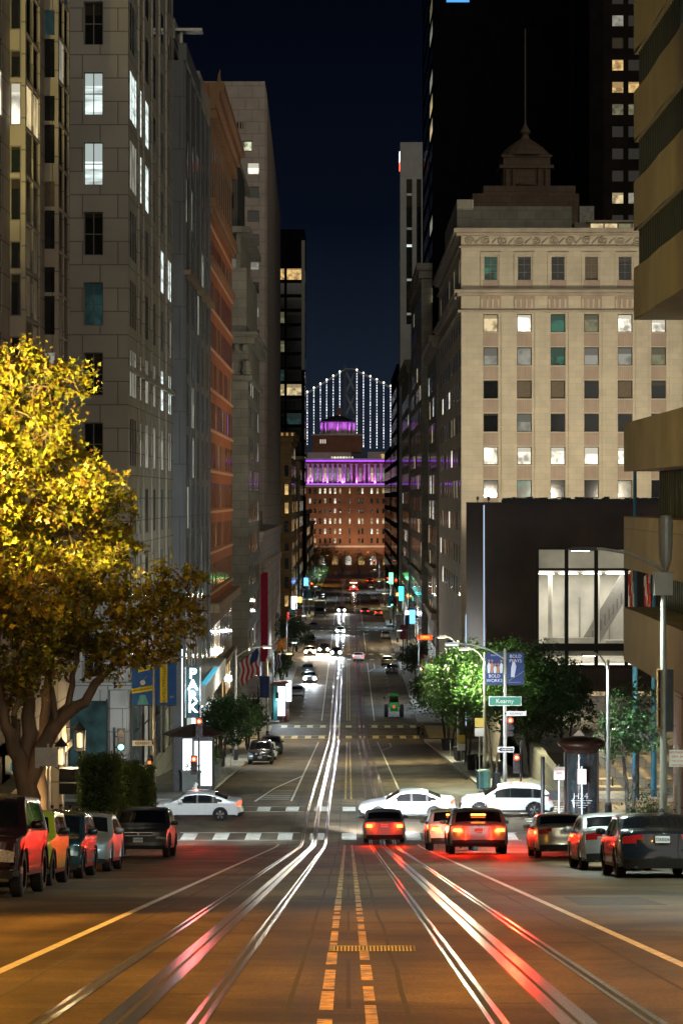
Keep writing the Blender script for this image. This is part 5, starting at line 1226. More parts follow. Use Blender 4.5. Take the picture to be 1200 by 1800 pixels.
# second block and beyond
G2 = 'cars parked along the left kerb'
make_car('parked_car', 'black minivan parked at the left kerb just past the crossing', 'van', blackp, (-7.0, 201), group=PG, pl='7NDE415')
make_car('parked_car', 'silver hatchback between the black minivan and a dark crossover', 'hatch', silver, (-6.95, 211), group=PG, detail=False)
make_car('parked_car', 'dark crossover parked last before the second crossing on the left', 'suv', dkgrey, (-6.95, 226), group=PG, detail=False)
make_car('parked_car', 'dusty silver sedan parked at the left kerb past the news kiosk', 'sedan', silver, (-6.9+.0, 339), group=PG, detail=False)
make_car('moving_car', 'car with white headlights pulling along the left kerb past the second crossing', 'suv', dkgrey, (-5.6, 366), group=None, head='on', beam=2500, detail=False)
make_car('parked_car', 'dark car parked just behind the car with white headlights', 'suv', dkgrey, (-6.2, 384), group=PG, detail=False)
make_car('moving_car', 'car with amber-white headlights leftmost of the oncoming cluster', 'suv', dkgrey, (-6.6, 433), head='warm', beam=2500, detail=False)
make_car('moving_car', 'car with one warm glaring headlight in the oncoming cluster', 'suv', blackp, (-4.3, 440), head='warm', beam=4000, detail=False)
make_car('moving_car', 'dark sedan with bright headlights in the oncoming cluster on the tracks', 'sedan', blackp, (-2.1, 431), head='on', beam=4000, detail=False)
make_car('moving_car', 'oncoming car with blue-white headlights above the glaring cluster', 'sedan', silver, (-1.6, 505), head='on', beam=4000, detail=False)
make_car('moving_car', 'oncoming car with blue-white headlights far down the tracks', 'suv', dkgrey, (-1.6, 600), head='on', beam=4000, detail=False)
make_car('moving_car', 'white sedan driving away on the tracks beyond the second crossing', 'sedan', white, (1.7, 418), True, tail='far', detail=False)
make_car('parked_car', 'tan crossover parked on the right beyond the green tractor', 'suv', gold_p, (6.3, 405), True, PR, detail=False)
make_car('parked_car', 'dark sedan parked on the right in front of the tan crossover', 'sedan', blackp, (6.7, 386), True, PR, detail=False)
make_car('parked_car', 'dark sedan parked alone on the right past the third crossing', 'sedan', dkgrey, (7.3, 487), True, PR, detail=False)
make_car('moving_car', 'car with a row of red tail lights on the right half of the far street', 'suv', dkgrey, (3.9, 592), True, tail='far', detail=False)
make_car('parked_car', 'yellow taxi parked on the right far down the street', 'sedan', gold_p, (7.0, 585), True, PR, tail='far', detail=False)
make_car('parked_car', 'white van parked on the right behind the yellow taxi', 'van', white, (7.0, 672), True, PR, detail=False)
make_car('parked_car', 'pale sedan parked on the right near the end of the street', 'sedan', beige, (7.0, 760), True, PR, detail=False)
make_car('parked_car', 'dark car with red lights on the right, farthest before the trees', 'suv', dkgrey, (7.0, 815), True, PR, tail='far', detail=False)
make_car('parked_car', 'dark crossover parked far left beyond the black box truck', 'suv', blackp, (-7.0, 676), group=PG, detail=False)
make_car('parked_car', 'dull silver sedan parked far left next to the box truck', 'sedan', silver, (-7.0, 655), group=PG, detail=False)
make_car('parked_car', 'dark low car parked left in front of the box truck', 'sedan', dkgrey, (-7.3, 524), group=PG, detail=False)
make_car('parked_car', 'dark crossover at the left kerb in the shade of the far street trees', 'suv', blackp, (-7.2, 470), group=PG, detail=False)
# box truck
Y0 = 582; t = thing('box_truck', 'dark green box truck parked at the left kerb far down the street', 'truck', (-6.6, Y0, G(Y0)), 0)
q = MB(); q.box(-1.25, 1.25, -1.5, 5.0, .7, 3.5, paint('paint_truck', (.05, .075, .07), .1, .5)); q.box(-1.27, 1.27, -1.53, 5.02, 3.5, 3.62, white); q.build('cargo_box', t, off=(0, 0, 0))
q = MB(); q.prism([(-3.2, .6), (-3.2, 1.3), (-2.6, 2.3), (-1.55, 2.5), (-1.55, .6)], 'x', -1.05, 1.05, MC['paint_truck']); q.build('cab', t, off=(0, 0, 0))
q = MB(); q.poly([(-.9, -3.19, 1.35), (.9, -3.19, 1.35), (.85, -2.66, 2.22), (-.85, -2.66, 2.22)], cglass); q.build('windscreen', t, off=(0, -.02, -.01))
for s in (-1, 1):
    for y in (-2.4, 3.6): place('wheel', wheel_mesh(.40)[0], t, (s*1.05, y, .4))
# cable car at the end of the tracks
Y0 = 742; t = thing('cable_car', 'lit street cable car with red lamps standing on the right-hand tracks far away', 'tram', (1.56, Y0, G(Y0)), 0)
cr = paint('paint_tram', (.28, .04, .03), .1, .4)
q = MB(); q.box(-1.2, 1.2, -4, 4, .5, 1.3, cr).box(-1.25, 1.25, -4.2, 4.2, 2.75, 2.95, cr).box(-.8, .8, -3.8, 3.8, 2.95, 3.25, cr).box(-1.15, 1.15, -4, 4, .3, .5, trim)
for s in (-1, 1):
    for y in (-3.9, -2, 0, 2, 3.9): q.box(s*1.12, s*1.2, y-.05, y+.05, 1.3, 2.75, cr)
for x in (-.4, .4): q.box(x-.05, x+.05, -4, -3.94, 1.3, 2.75, cr)
q.build('body', t, off=(0, 0, 0)); q = MB(); q.box(-1.05, 1.05, -3.8, 3.8, 2.6, 2.7, emit('tram_lamps', (1, .75, .45), 10)); q.build('ceiling_light', t, off=(0, 0, 0))
q = MB(); q.lathe([(0, -.2), (.2, 0), (0, .2)], (0, -4.25, 1.6), head_on, 8); q.build('headlight', t, off=(0, 0, 0))
for s in (-1, 1): q = MB(); q.box(s*.95, s*1.2, -4.15, -4.0, .6, .8, red_far); q.build('marker_light', t, off=(0, 0, 0))
for s in (-1, 1):
    for y in (-2, 2): place('wheel', wheel_mesh(.35)[0], t, (s*.53, y, .35))
# green tractor
Y0 = 306; t = thing('tractor', 'bright green tractor parked at the right kerb just past the second crossing', 'tractor', (5.55, Y0, G(Y0)), 0)
gp = paint('paint_tractor', (.01, .42, .05), .1, .4)
q = MB(); q.box(-.42, .42, -1.3, 1.9, .75, 1.25, gp); q.prism([(-1.35, .8), (-1.45, 1.2), (-1.3, 1.75), (-.9, 1.85), (-.9, .8)], 'x', -.5, .5, gp); q.box(-.4, .4, .6, 2.2, 1.25, 1.6, gp)
q.prism([(-.98, 1.0), (-.7, 1.45), (-.2, 1.5), (-.2, 1.3), (-.65, 1.2)], 'y', -1.35, -.4, gp).prism([(.98, 1.0), (.7, 1.45), (.2, 1.5), (.2, 1.3), (.65, 1.2)], 'y', -1.35, -.4, gp); q.build('body', t, off=(0, 0, 0))
q = MB()
for x in (-.55, .55):
    for y in (-1.2, .5): q.bar((x, y, 1.5), (x*.85, y*.9, 2.65), .07, .07, trim)
q.prism([(-.62, 2.62), (.62, 2.62), (.5, 2.85), (-.5, 2.85)], 'y', -1.35, .7, gp); q.box(-.42, .42, -1.42, -1.36, 2.62, 2.8, gp); q.build('cab_frame', t, off=(0, 0, 0))
q = MB(); q.box(-.5, .5, .45, .5, 1.6, 2.6, cglass); q.build('windscreen', t, off=(0, 0, 0))
q = MB(); q.box(-.12, .12, -1.5, -1.46, 1.15, 1.5, red_far if False else emit('reflector_red', (1, .1, .05), .8, (.6, .05, .03))); q.build('reflector', t, off=(0, 0, 0))
for s in (-1, 1):
    q = MB(); q.lathe([(.42, -.24), (.72, -.24), (.8, -.12), (.8, .12), (.72, .24), (.42, .24)], (0, 0, 0), tyre, 24); q.lathe([(0, .05), (.42, .2), (.45, .2)], (0, 0, 0), mat('rim_yellow', (.5, .4, .05), .5, 0, .1), 24); q.lathe([(0, -.05), (.42, -.2), (.45, -.2)], (0, 0, 0), MC['rim_yellow'], 24)
    me = q.mesh('rear_wheel'); place('wheel', me, t, (s*.95, -.8, .8), 0, 0, pi/2); o = place('wheel', wheel_mesh(.40)[0], t, (s*.8, 1.5, .4)); 
# loader arms
q = MB(); q.bar((-1.1, -1.0, 1.9), (-1.15, -1.2, 2.5), .05, .05, trim).box(-1.3, -1.05, -1.25, -1.18, 2.3, 2.5, trim); q.build('mirror', t, off=(0, 0, 0))

# ================================================================ trees
def leaf_mat(name, c1, c2, trans=.35):
    if name in MC: return MC[name]
    m = bpy.data.materials.new(name); n, b = nodes(m); MC[name] = m
    g_ = n.nodes.new('ShaderNodeNewGeometry'); r_ = n.nodes.new('ShaderNodeValToRGB'); n.links.new(g_.outputs['Random Per Island'], r_.inputs[0])
    e = r_.color_ramp.elements; e[0].color = (*c1[0], 1); e[1].color = (*c1[-1], 1)
    for i, c in enumerate(c1[1:-1]): x_ = r_.color_ramp.elements.new((i+1)/(len(c1)-1)); x_.color = (*c, 1)
    n.links.new(r_.outputs[0], b.inputs['Base Color']); b.inputs['Roughness'].default_value = .42; b.inputs['Specular IOR Level'].default_value = .5
    tr_ = n.nodes.new('ShaderNodeBsdfTranslucent'); n.links.new(r_.outputs[0], tr_.inputs['Color']); mx = n.nodes.new('ShaderNodeMixShader'); mx.inputs[0].default_value = trans
    out = n.nodes['Material Output']; n.links.new(b.outputs[0], mx.inputs[1]); n.links.new(tr_.outputs[0], mx.inputs[2]); n.links.new(mx.outputs[0], out.inputs[0]); return m

def leaves(q, centers, n_each, spread, size, m, rr, shape='maple'):
    if shape == 'maple':
        base = []
        for i, (a, r_) in enumerate(((-90, .35), (-50, .75), (-25, .45), (5, .95), (40, .5), (90, 1.1), (140, .5), (175, .95), (205, .45), (230, .75))): base.append((r_*cos(R(a)), r_*sin(R(a))+.35))
    else: base = [(0, -.9), (.38, -.1), (.3, .5), (0, .95), (-.3, .5), (-.38, -.1)]
    i_ = q.mi(m)
    for (c, sp_) in centers:
        for _ in range(max(1, int(n_each*rr.uniform(.6, 1.4)))):
            d = Vector((rr.gauss(0, 1), rr.gauss(0, 1), rr.gauss(0, .8)))*spread*sp_
            p = Vector(c)+d; s = size*rr.choice((.55, .7, .8, 1, 1.15, 1.5))*rr.uniform(.9, 1.1)
            e = Euler((rr.uniform(-1.1, 1.1)+.5, rr.uniform(-1.1, 1.1), rr.uniform(0, 2*pi))).to_matrix(); u = e.col[0]*s*.5; v = e.col[1]*s*.5; w_ = e.col[2]*s*.18
            k = len(q.v)
            for (a, b_) in base: q.v.append(tuple(p+u*a+v*b_-w_*abs(a)))
            q.f.append(tuple(range(k, k+len(base)))); q.m.append(i_)
def limb(q, a, b_, ra, rb, m, rr, n_=5, wob=.12):
    a, b_ = Vector(a), Vector(b_); L_ = (b_-a).length; pts = []
    for i in range(n_+1):
        t_ = i/n_; p = a.lerp(b_, t_); sc_ = wob*L_*sin(pi*t_); p += Vector((rr.gauss(0, .3), rr.gauss(0, .3), rr.gauss(0, .15)))*sc_+Vector((0, 0, .10*L_*sin(pi*t_))); pts.append(p)
    q.tube(pts, [ra+(rb-ra)*i/n_ for i in range(n_+1)], m, 6 if ra < .08 else 10, caps=False)
    if ra > .06: q.lathe([(ra*sin(pi*j/6), -ra*cos(pi*j/6)) for j in range(7)], pts[0], m, 10)
    return pts
def tree(name, label, cat, base, blobs, skel, m, nclump, n_each, spread, size, seed, shape='maple', trunk_m=None, group=None, twig=.02, forks=None):
    """skel: main limbs as (from, to, r0, r1); blobs: (centre, radius) filled with leaf clumps, each clump on a twig of its own"""
    rr = random.Random(seed); trunk_m = trunk_m or M['trunk']; t = thing(name, label, cat, base, 0, group)
    q = MB(); nodes_ = []
    for (a, b_, ra, rb) in skel:
        pts = limb(q, a, b_, ra, rb, trunk_m, rr, 8, .05); nodes_ += [(p, ra+(rb-ra)*i/8) for i, p in enumerate(pts) if i > 2]
    cl = []; tot = sum(r_**2.2 for _, r_ in blobs)
    for c, r_ in blobs:
        c = Vector(c)
        near = min(nodes_, key=lambda nd: (nd[0]-c).length*(1 if nd[0].z < c.z+1 else 1.6))
        if (near[0]-c).length > .3:
            pts = limb(q, near[0], c, min(near[1]*.7, .11), .03, trunk_m, rr, 6, .14); sub = [(p, .04) for p in pts[2:]]; nodes_ += sub
        else: sub = [near]
        for _ in range(max(2, int(nclump*r_**2.2/tot))):
            while True:
                d = Vector((rr.uniform(-1, 1), rr.uniform(-1, 1), rr.uniform(-1, 1)))
                if d.length < 1: break
            d = d.normalized()*(d.length**.6)
            p = c+d*r_; cl.append((p, rr.uniform(.6, 1.3)))
            if rr.random() < .6:
                nd = min(sub, key=lambda s_: (s_[0]-p).length); limb(q, nd[0], p, twig, twig*.4, trunk_m, rr, 3, .2)
    q.build('trunk', t, off=(0, 0, 0), smooth=True)
    q = MB(); leaves(q, cl, n_each, spread, size, m, rr, shape); q.build('crown', t, off=(0, 0, 0))
    return t
yel = leaf_mat('leaf_autumn', [(.34, .27, .012), (.16, .18, .015), (.46, .37, .015), (.07, .10, .02), (.26, .11, .02), (.50, .43, .03), (.10, .045, .015), (.30, .24, .02), (.10, .12, .012)], None, .4)
grn = leaf_mat('leaf_green', [(.03, .085, .015), (.05, .12, .02), (.075, .16, .025), (.03, .07, .02), (.06, .13, .03)], None, .3)
dgrn = leaf_mat('leaf_dark_green', [(.02, .045, .012), (.03, .07, .018), (.045, .085, .02), (.02, .04, .015)], None, .25)
# big plane tree
YT_ = 76.0; bx, bz = wx(47, YT_), G(YT_)+.15
def tp(px, py, dy=0): return (wx(px, YT_+dy)-bx, dy, wz(py, YT_+dy)-bz)
rr = random.Random(5)
bl = [(20, 640, 60), (85, 680, 62), (130, 670, 38), (20, 740, 80), (85, 760, 55), (115, 845, 70), (170, 850, 45), (40, 870, 95), (195, 905, 50), (110, 940, 95), (215, 965, 45), (60, 1030, 95), (150, 1040, 85), (225, 1050, 55), (275, 1040, 45),
      (330, 1045, 40), (315, 1105, 42), (270, 1130, 45), (215, 1140, 50), (150, 1140, 55), (90, 1130, 55), (30, 1150, 55), (20, 1215, 40), (70, 1190, 40), (-70, 700, 110), (-90, 860, 140), (-90, 1040, 130), (-60, 1180, 70), (355, 1075, 22), (345, 1010, 20)]
blobs = [(tp(x_, y_, rr.uniform(-1, 1)*(2.6 if r_ > 60 else 1.5)), r_/F*YT_*.92) for x_, y_, r_ in bl]
sk = [((0, 0, -.3), tp(47, 1352), .50, .25), (tp(47, 1385), tp(10, 1275, -.5), .29, .17), (tp(10, 1275, -.5), tp(-20, 1130, -1), .16, .08), (tp(47, 1385), tp(52, 1230, .6), .29, .18), (tp(52, 1230, .6), tp(30, 1050, .8), .17, .09), (tp(30, 1050, .8), tp(15, 780, .5), .09, .03),
      (tp(47, 1385), tp(100, 1275), .29, .21), (tp(100, 1275), tp(150, 1235, -.2), .2, .16), (tp(150, 1235, -.2), tp(190, 1180, -.4), .15, .11), (tp(190, 1180, -.4), tp(255, 1120, -.5), .1, .06), (tp(255, 1120, -.5), tp(335, 1060, -.5), .06, .025),
      (tp(75, 1305), tp(120, 1240, .5), .14, .1), (tp(120, 1240, .5), tp(140, 1130, .8), .1, .07), (tp(140, 1130, .8), tp(120, 900, .5), .07, .03), (tp(30, 1300), tp(25, 1255, -.8), .12, .08), (tp(25, 1255, -.8), tp(70, 1150, -1.2), .08, .05),
      (tp(100, 1275), tp(85, 1180, -.6), .1, .06), (tp(150, 1130, .3), tp(200, 980, .2), .07, .03), (tp(-20, 1130, -1), tp(-60, 850, -1), .08, .03)]
tree('plane_tree', 'big autumn tree with glowing yellow leaves at the left edge of the street', 'tree', (bx, YT_, bz), blobs, sk, yel, 1050, 40, .19, .195, 4, 'maple')
# pavement trees beside the camera's path: out of view, they break up the lamplight on the road
for k_, (X_, Y_, lb) in enumerate(((-9.6, 37.2, 'leafy plane tree on the left pavement just out of view beside the warm lamp'), (10.2, 30, 'leafy plane tree on the right pavement just out of view'))):
    s_ = -1 if X_ > 0 else 1
    tree('plane_tree', lb, 'tree', (X_, Y_, G(Y_)+.15), [((s_*1.9, .3, 7.2), 1.1), ((s_*2.7, 1.6, 7.6), .9), ((s_*2.6, -.6, 5.9), .8), ((s_*2.9, 2.8, 6.2), .8), ((s_*.8, 2.0, 8.2), 1.5), ((0, -1.6, 8.0), 1.5), ((-s_*1.5, .5, 8.5), 1.7), ((s_*1.4, -1.4, 6.4), .8), ((s_*2.2, 2.0, 6.4), .9), ((0, 0, 10), 1.6)],
         [((0, 0, -.2), (0, 0, 4.2), .24, .18), ((0, 0, 4.2), (.3, .2, 8), .16, .06), ((0, 0, 4.2), (-.8, -.5, 7.5), .12, .04)], yel, 320, 30, .2, .24, 60+k_)
# second plane trunk behind
bx2, bz2 = wx(77, 92), G(92)+.15
tree('plane_tree', 'slimmer darker tree trunk standing just behind the big yellow tree', 'tree', (bx2, 92, bz2), [((-.3, 0, 8), 1.3), ((.8, .5, 9.2), 1.3), ((-1.2, -.4, 10), 1.4), ((.2, .5, 11.5), 1.3)],
     [((0, 0, -.2), (-.1, 0, 3.4), .27, .21), ((-.1, 0, 3.4), (.2, 0, 6.4), .21, .13), ((-.1, 0, 3.4), (-.9, .2, 6), .15, .09), ((.2, 0, 6.4), (.1, .3, 9), .12, .04)], yel, 90, 14, .3, .2, 9)
# clipped hedge trees on stems
def hedge(px0, px1, py0, py1, Y, label):
    X = (wx(px0, Y)+wx(px1, Y))/2; w_ = (wx(px1, Y)-wx(px0, Y)); zb = G(Y)+.15; z0, z1 = wz(py1, Y)-zb, wz(py0, Y)-zb
    t = thing('clipped_tree', label, 'tree', (X, Y, zb), 0, 'box-clipped trees along the left pavement'); rr = random.Random(int(px0))
    q = MB(); q.tube([(0, 0, 0), (.03, 0, z0+.4)], [.055, .045], M['dark_trunk'], 8)
    for k in range(10): a = k*.7; limb(q, (.03, 0, z0+.2), (cos(a)*w_*.4, sin(a)*.7, z0+.4+.15*k), .025, .01, M['dark_trunk'], rr, 3)
    q.build('trunk', t, off=(0, 0, 0))
    q = MB(); cl = []; d_ = 1.1
    for _ in range(900):
        f = rr.choice('fffllrrtk'); u, v = rr.uniform(-1, 1), rr.uniform(0, 1); j = rr.uniform(.8, 1.0)
        p = {'f': (u*w_/2, -d_*j, z0+(z1-z0)*v), 'k': (u*w_/2, d_*j, z0+(z1-z0)*v), 'l': (-w_/2*j, u*d_, z0+(z1-z0)*v), 'r': (w_/2*j, u*d_, z0+(z1-z0)*v), 't': (u*w_/2, (v*2-1)*d_, z1-(1-j)*.5)}[f]
        cl.append((Vector(p), 1))
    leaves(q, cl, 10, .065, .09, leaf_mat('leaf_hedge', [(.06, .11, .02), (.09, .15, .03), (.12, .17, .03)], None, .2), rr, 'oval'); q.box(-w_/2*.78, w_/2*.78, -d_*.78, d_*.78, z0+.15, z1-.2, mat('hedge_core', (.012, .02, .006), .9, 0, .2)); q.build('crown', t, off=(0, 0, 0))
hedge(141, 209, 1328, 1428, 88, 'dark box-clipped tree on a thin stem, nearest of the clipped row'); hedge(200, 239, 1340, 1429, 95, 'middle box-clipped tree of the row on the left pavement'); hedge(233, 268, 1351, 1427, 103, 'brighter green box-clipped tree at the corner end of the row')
# ficus street trees, right side
def ficus(px, pybase, Y, hpx, wpx, label, seed, m=grn, group='leafy street trees on the right pavement', ntr=3, n=260, lean=0, cl0=.36, X=None):
    X = wx(px, Y) if X is None else X; zb = G(Y)+.15; s = Y/F; H = hpx*s; W_ = wpx*s*1.3; rr = random.Random(seed)
    bl = []
    for i in range(15):
        a = rr.uniform(0, 2*pi); r_ = rr.uniform(.1, .34); z = rr.uniform(cl0+.12, .86)
        bl.append(((W_*r_*cos(a)+lean*z, W_*r_*sin(a), H*z), W_*rr.uniform(.22, .31)))
    bl.append(((lean, 0, H*.85), W_*.22))
    sk = []
    for i in range(ntr):
        a = 2*pi*i/ntr+rr.uniform(-.4, .4); sk += [((.12*cos(a), .12*sin(a), -.1), (W_*.08*cos(a), W_*.08*sin(a), H*cl0*.8), .11, .09), ((W_*.08*cos(a), W_*.08*sin(a), H*cl0*.8), (W_*.25*cos(a)+lean, W_*.25*sin(a), H*.75), .085, .03)]
    return tree('street_tree', label, 'tree', (X, Y, zb), bl, sk, m, int(n*2.4), 26, .24*W_/5, .23, seed, 'oval', M['dark_trunk'], group)
ficus(752, 1330, 236, 165, 95, 'dense green street tree in front of the yellow crosswalk on the right', 1, X=9.6)
ficus(735, 1300, 262, 130, 85, 'farthest and darkest of the dense street trees on the right', 2, dgrn, X=10.2)
ficus(800, 1350, 200, 200, 110, 'bright green street tree left of the blue banners', 3, X=9.4)
ficus(850, 1390, 168, 235, 125, 'broad street tree right behind the red traffic signal', 4, X=9.7, n=330)
ficus(925, 1330, 172, 215, 130, 'wide dark tree right of the blue banners', 5, dgrn, X=12.6, n=300)
ficus(1000, 1330, 182, 200, 100, 'open airy tree in front of the lit glass front', 6, dgrn, n=120, X=15.6, cl0=.3)
ficus(705, 1140, 362, 70, 50, 'small round tree on the right beyond the tractor', 7, dgrn, X=9.8, n=120)
ficus(1115, 1330, 128, 240, 95, 'sparse thin tree beside the big grey pole', 8, dgrn, n=85, X=14.4, cl0=.4, ntr=2)
# left side beyond the crossing
LG = 'leafy street trees on the left pavement'
ficus(388, 1360, 190, 120, 60, 'round dark street tree behind the left signal', 11, dgrn, LG, X=-9.6, n=150); ficus(420, 1350, 215, 110, 70, 'round dark street tree left of the black minivan', 12, dgrn, LG, X=-9.8, n=150)
ficus(440, 1330, 238, 95, 50, 'round dark street tree behind the parked dark crossover', 13, dgrn, LG, X=-9.6, n=120)
ficus(372, 1370, 165, 60, 22, 'thin young bright green tree in a planter', 14, grn, LG, X=-9.1, n=40, ntr=1)
ficus(515, 1180, 400, 95, 60, 'street tree shading the left pavement near the third crossing', 15, dgrn, LG, X=-9.4, n=150); ficus(505, 1215, 360, 55, 40, 'low bright green tree beside the news kiosk', 16, grn, LG, X=-9.6, n=80)
ficus(560, 1010, 790, 60, 75, 'large black-silhouetted tree mass at the far left end of the street', 17, dgrn, LG, X=-12, n=300); ficus(580, 1000, 860, 62, 70, 'second large dark tree at the far left end of the street', 18, dgrn, LG, X=-8.5, n=260); ficus(548, 1040, 690, 60, 40, 'small tree lit yellow far down on the left', 19, grn, LG, X=-10, n=100)
FG = 'pale trees in front of the brick headquarters'
for i, (X_, lb) in enumerate(((-2, 'leftmost pale tree in front of the brick headquarters'), (4, 'second pale tree in front of the brick headquarters'), (10, 'third pale tree in front of the brick headquarters'), (15, 'rightmost pale tree in front of the brick headquarters'))):
    ficus(612, 990, 915, 40, 30, lb, 30+i, leaf_mat('leaf_pale', [(.12, .14, .06), (.16, .16, .08)], None, .3), FG, X=X_, n=60)
# bush by the right wall
t = thing('bush', 'dark leafy bush beside the round bike rack near the right corner', 'plant', (wx(1135, 104), 104, G(104)+.15)); rr = random.Random(3)
q = MB(); leaves(q, [(Vector((rr.gauss(0, .55), rr.gauss(0, .6), abs(rr.gauss(1.0, .55)))), 1) for _ in range(260)], 12, .12, .13, dgrn, rr, 'oval'); q.build('foliage', t, off=(0, 0, 0))
q = MB(); q.box(-1.0, 1.2, -.8, .8, 0, .5, M['concrete']); q.build('planter', t, off=(0, 0, 0))
# ================================================================ lamps, signals, signs
green_m = mat('sign_green', (.02, .22, .13), .5, 0, .05); white_m = MC['sign_white']; blk_m = mat('sign_ink', (.02, .02, .02), .6, 0, 0); redink = mat('sign_red', (.6, .04, .03), .5, 0, 0)
SOD = (1, .45, .06); WARMW = (1, .80, .52); LED = (.74, .91, 1)
pole_m = mat('pole_paint_grey', (.34, .34, .32), .5, .3, .12, 3)
def street_lamp(label, X, Y, h, arm, col, energy, group='street lamps along the street', pm_=None, ang=150, headm=None, soft=.2, dirx=None):
    """arm: how far the head reaches out over the road (signed in x)"""
    zb = G(Y)+(.15 if abs(X) > 8.2 else 0); t = thing('street_lamp', label, 'street lamp', (X, Y, zb), 0, group); pm_ = pm_ or pole_m
    q = MB(); q.tube([(0, 0, 0), (0, 0, .9), (0, 0, h)], [.13, .11, .07], pm_, 10); q.tube([(0, 0, 0), (0, 0, .8), (0, 0, .9)], [.2, .18, .12], M['dark_metal'], 10); q.build('pole', t, off=(0, 0, 0))
    q = MB(); q.tube([(0, 0, h-.6), (arm*.3, 0, h-.1), (arm*.7, 0, h+.22), (arm, 0, h+.28)], .04, pm_, 6); q.build('arm', t, off=(0, 0, 0))
    q = MB(); s = 1 if arm > 0 else -1; q.prism([(arm-.1*s, h+.2), (arm+.75*s, h+.2), (arm+.7*s, h+.32), (arm, h+.38)], 'y', -.14, .14, pm_); q.build('lamp_head', t, off=(0, 0, 0))
    q = MB(); q.box(arm+.05*s, arm+.65*s, -.1, .1, h+.165, h+.195, emit('lamp_lens_%d' % int(col[2]*100), col, 7)); q.build('lens', t, off=(0, 0, 0))
    lamp_light(t, (arm+.35*s, 0, h+.05), energy, col, 'SPOT', soft, (0, 0, -1), ang, .35)
    if Y < 560 and col is not LED: lamp_light(t, (arm+.35*s, 0, h+.02), min(energy, 9000)*.22, col, 'POINT', .25)      # a little of it leaves sideways and up
    return t
# near block, sodium lamps; the first two stand behind / beside the camera's frame
street_lamp('warm street lamp on the left pavement behind the camera', -9.0, 14, 9.5, 2.2, SOD, 5000)
street_lamp('warm street lamp on the right pavement behind the camera', 9.0, 20, 9.5, -2.4, SOD, 5000)
t = street_lamp('tall yellow street lamp among the branches of the big yellow tree', -12.2, 69, 11.5, 1.2, SOD, 900)
lamp_light(t, (1.5, -.2, 12.6), 21000, (1, .82, .28), 'SPOT', .2, (-.12, 1, .04), 106, .3)
street_lamp('warm street lamp on the left pavement beside the trees out of view', -11.6, 34.2, 10, .9, SOD, 16000)
street_lamp('cool white street lamp on the right pavement beside the nearest parked cars', 9.2, 52, 9.5, -1.0, (.82, 1, .84), 5200)
# corner lamp with banners (right far corner)
def banner_pair(t, z, w_, h_, fronts, dx=.1):
    for s, build in ((-1, fronts[0]), (1, fronts[1])):
        x0, x1 = (dx, dx+w_) if s > 0 else (-dx-w_, -dx)
        q = MB(); q.box(x0, x1, -.02, .02, z, z+h_, build[0]); o = q.build('banner', t, off=(0, 0, 0))
        for f in build[1]: f(o, x0, x1, z)
        q = MB(); q.bar((0, 0, z+h_+.03), (x1 if s > 0 else x0, 0, z+h_+.03), .04, .04, M['dark_metal']).bar((0, 0, z-.03), (x1 if s > 0 else x0, 0, z-.03), .04, .04, M['dark_metal']); q.build('banner_rod', t, off=(0, 0, 0))
navy = mat('banner_navy', (.02, .045, .16), .7, 0, .15, 2); blue_b = mat('banner_blue', (.01, .10, .42), .7, 0, .1, 2); yel_b = mat('banner_yellow', (.75, .62, .03), .7, 0, .05); skin_b = mat('banner_orange', (.45, .2, .1), .7, 0, .2, 6); pale_b = mat('banner_pale', (.6, .64, .7), .7, 0, .1)
Y = 138; hb = G(Y)+.15
t = street_lamp('cool white corner lamp pole with two navy banners and the signals on the right', 8.62, Y, wz(1140, Y)-hb, -2.6, LED, 12000, ang=132)
t['label'] = 'grey corner lamp pole carrying two navy banners and a green street sign'
def figs(o, x0, x1, z):      # printed figures of runners
    q = MB(); rr = random.Random(2)
    for k in range(5):
        x = x0+.16+k*.17; h = rr.uniform(.45, .7); q.prism([(x-.07, z+.62), (x+.05, z+.62), (x+.09, z+.62+h*.7), (x-.02, z+.62+h*.9), (x-.1, z+.62+h*.6)], 'y', -.026, -.021, skin_b if k % 2 else pale_b); q.tube([(x, -.024, z+.66+h*.95), (x, -.022, z+.66+h*.95)], .06, skin_b, 8)
    q.build('picture', o, off=(0, 0, 0))
def figs2(o, x0, x1, z):
    q = MB(); q.prism([(x0+.2, z+.4), (x0+.4, z+.4), (x0+.5, z+1.0), (x0+.42, z+1.25), (x0+.3, z+1.25), (x0+.22, z+.9)], 'y', -.026, -.021, pale_b); q.tube([(x0+.37, -.026, z+1.33), (x0+.37, -.021, z+1.33)], .07, skin_b, 8); q.bar((x0+.1, -.025, z+.2), (x0+.95, -.025, z+.75), .02, .01, pale_b).bar((x0+.05, -.025, z+.12), (x0+.75, -.025, z+.12), .02, .01, pale_b); q.build('picture', o, off=(0, 0, 0))
zb_ = wz(1203, Y)-hb
banner_pair(t, zb_, .92, 1.72, [(navy, [figs, lambda o, x0, x1, z: text(o, 'BOLD\nWORKS', ((x0+x1)/2, -.028, z+.33), .25, pale_b), lambda o, x0, x1, z: text(o, 'PLAY IT', ((x0+x1)/2, -.028, z+1.6), .12, pale_b)]),
                                 (blue_b if False else navy, [figs2, lambda o, x0, x1, z: text(o, 'BOLD\nPLAYS', ((x0+x1)/2, -.028, z+1.42), .25, pale_b)])], .12)
zs_ = wz(1232, Y)-hb
t2 = thing('street_sign', 'green overhead street name sign reading Kearny under the navy banners', 'sign', (8.62, Y-.15, hb+zs_)); q = MB(); q.box(-.9, .9, -.03, .0, -.26, .26, white_m); q.box(-.86, .86, -.04, -.031, -.22, .22, green_m); q.box(-.05, .05, 0, .1, -.1, .1, M['dark_metal']); q.build('panel', t2, off=(0, 0, 0)); text(t2, 'Kearny', (-.02, -.046, 0), .34, white_m)
zs_ = wz(1254, Y)-hb
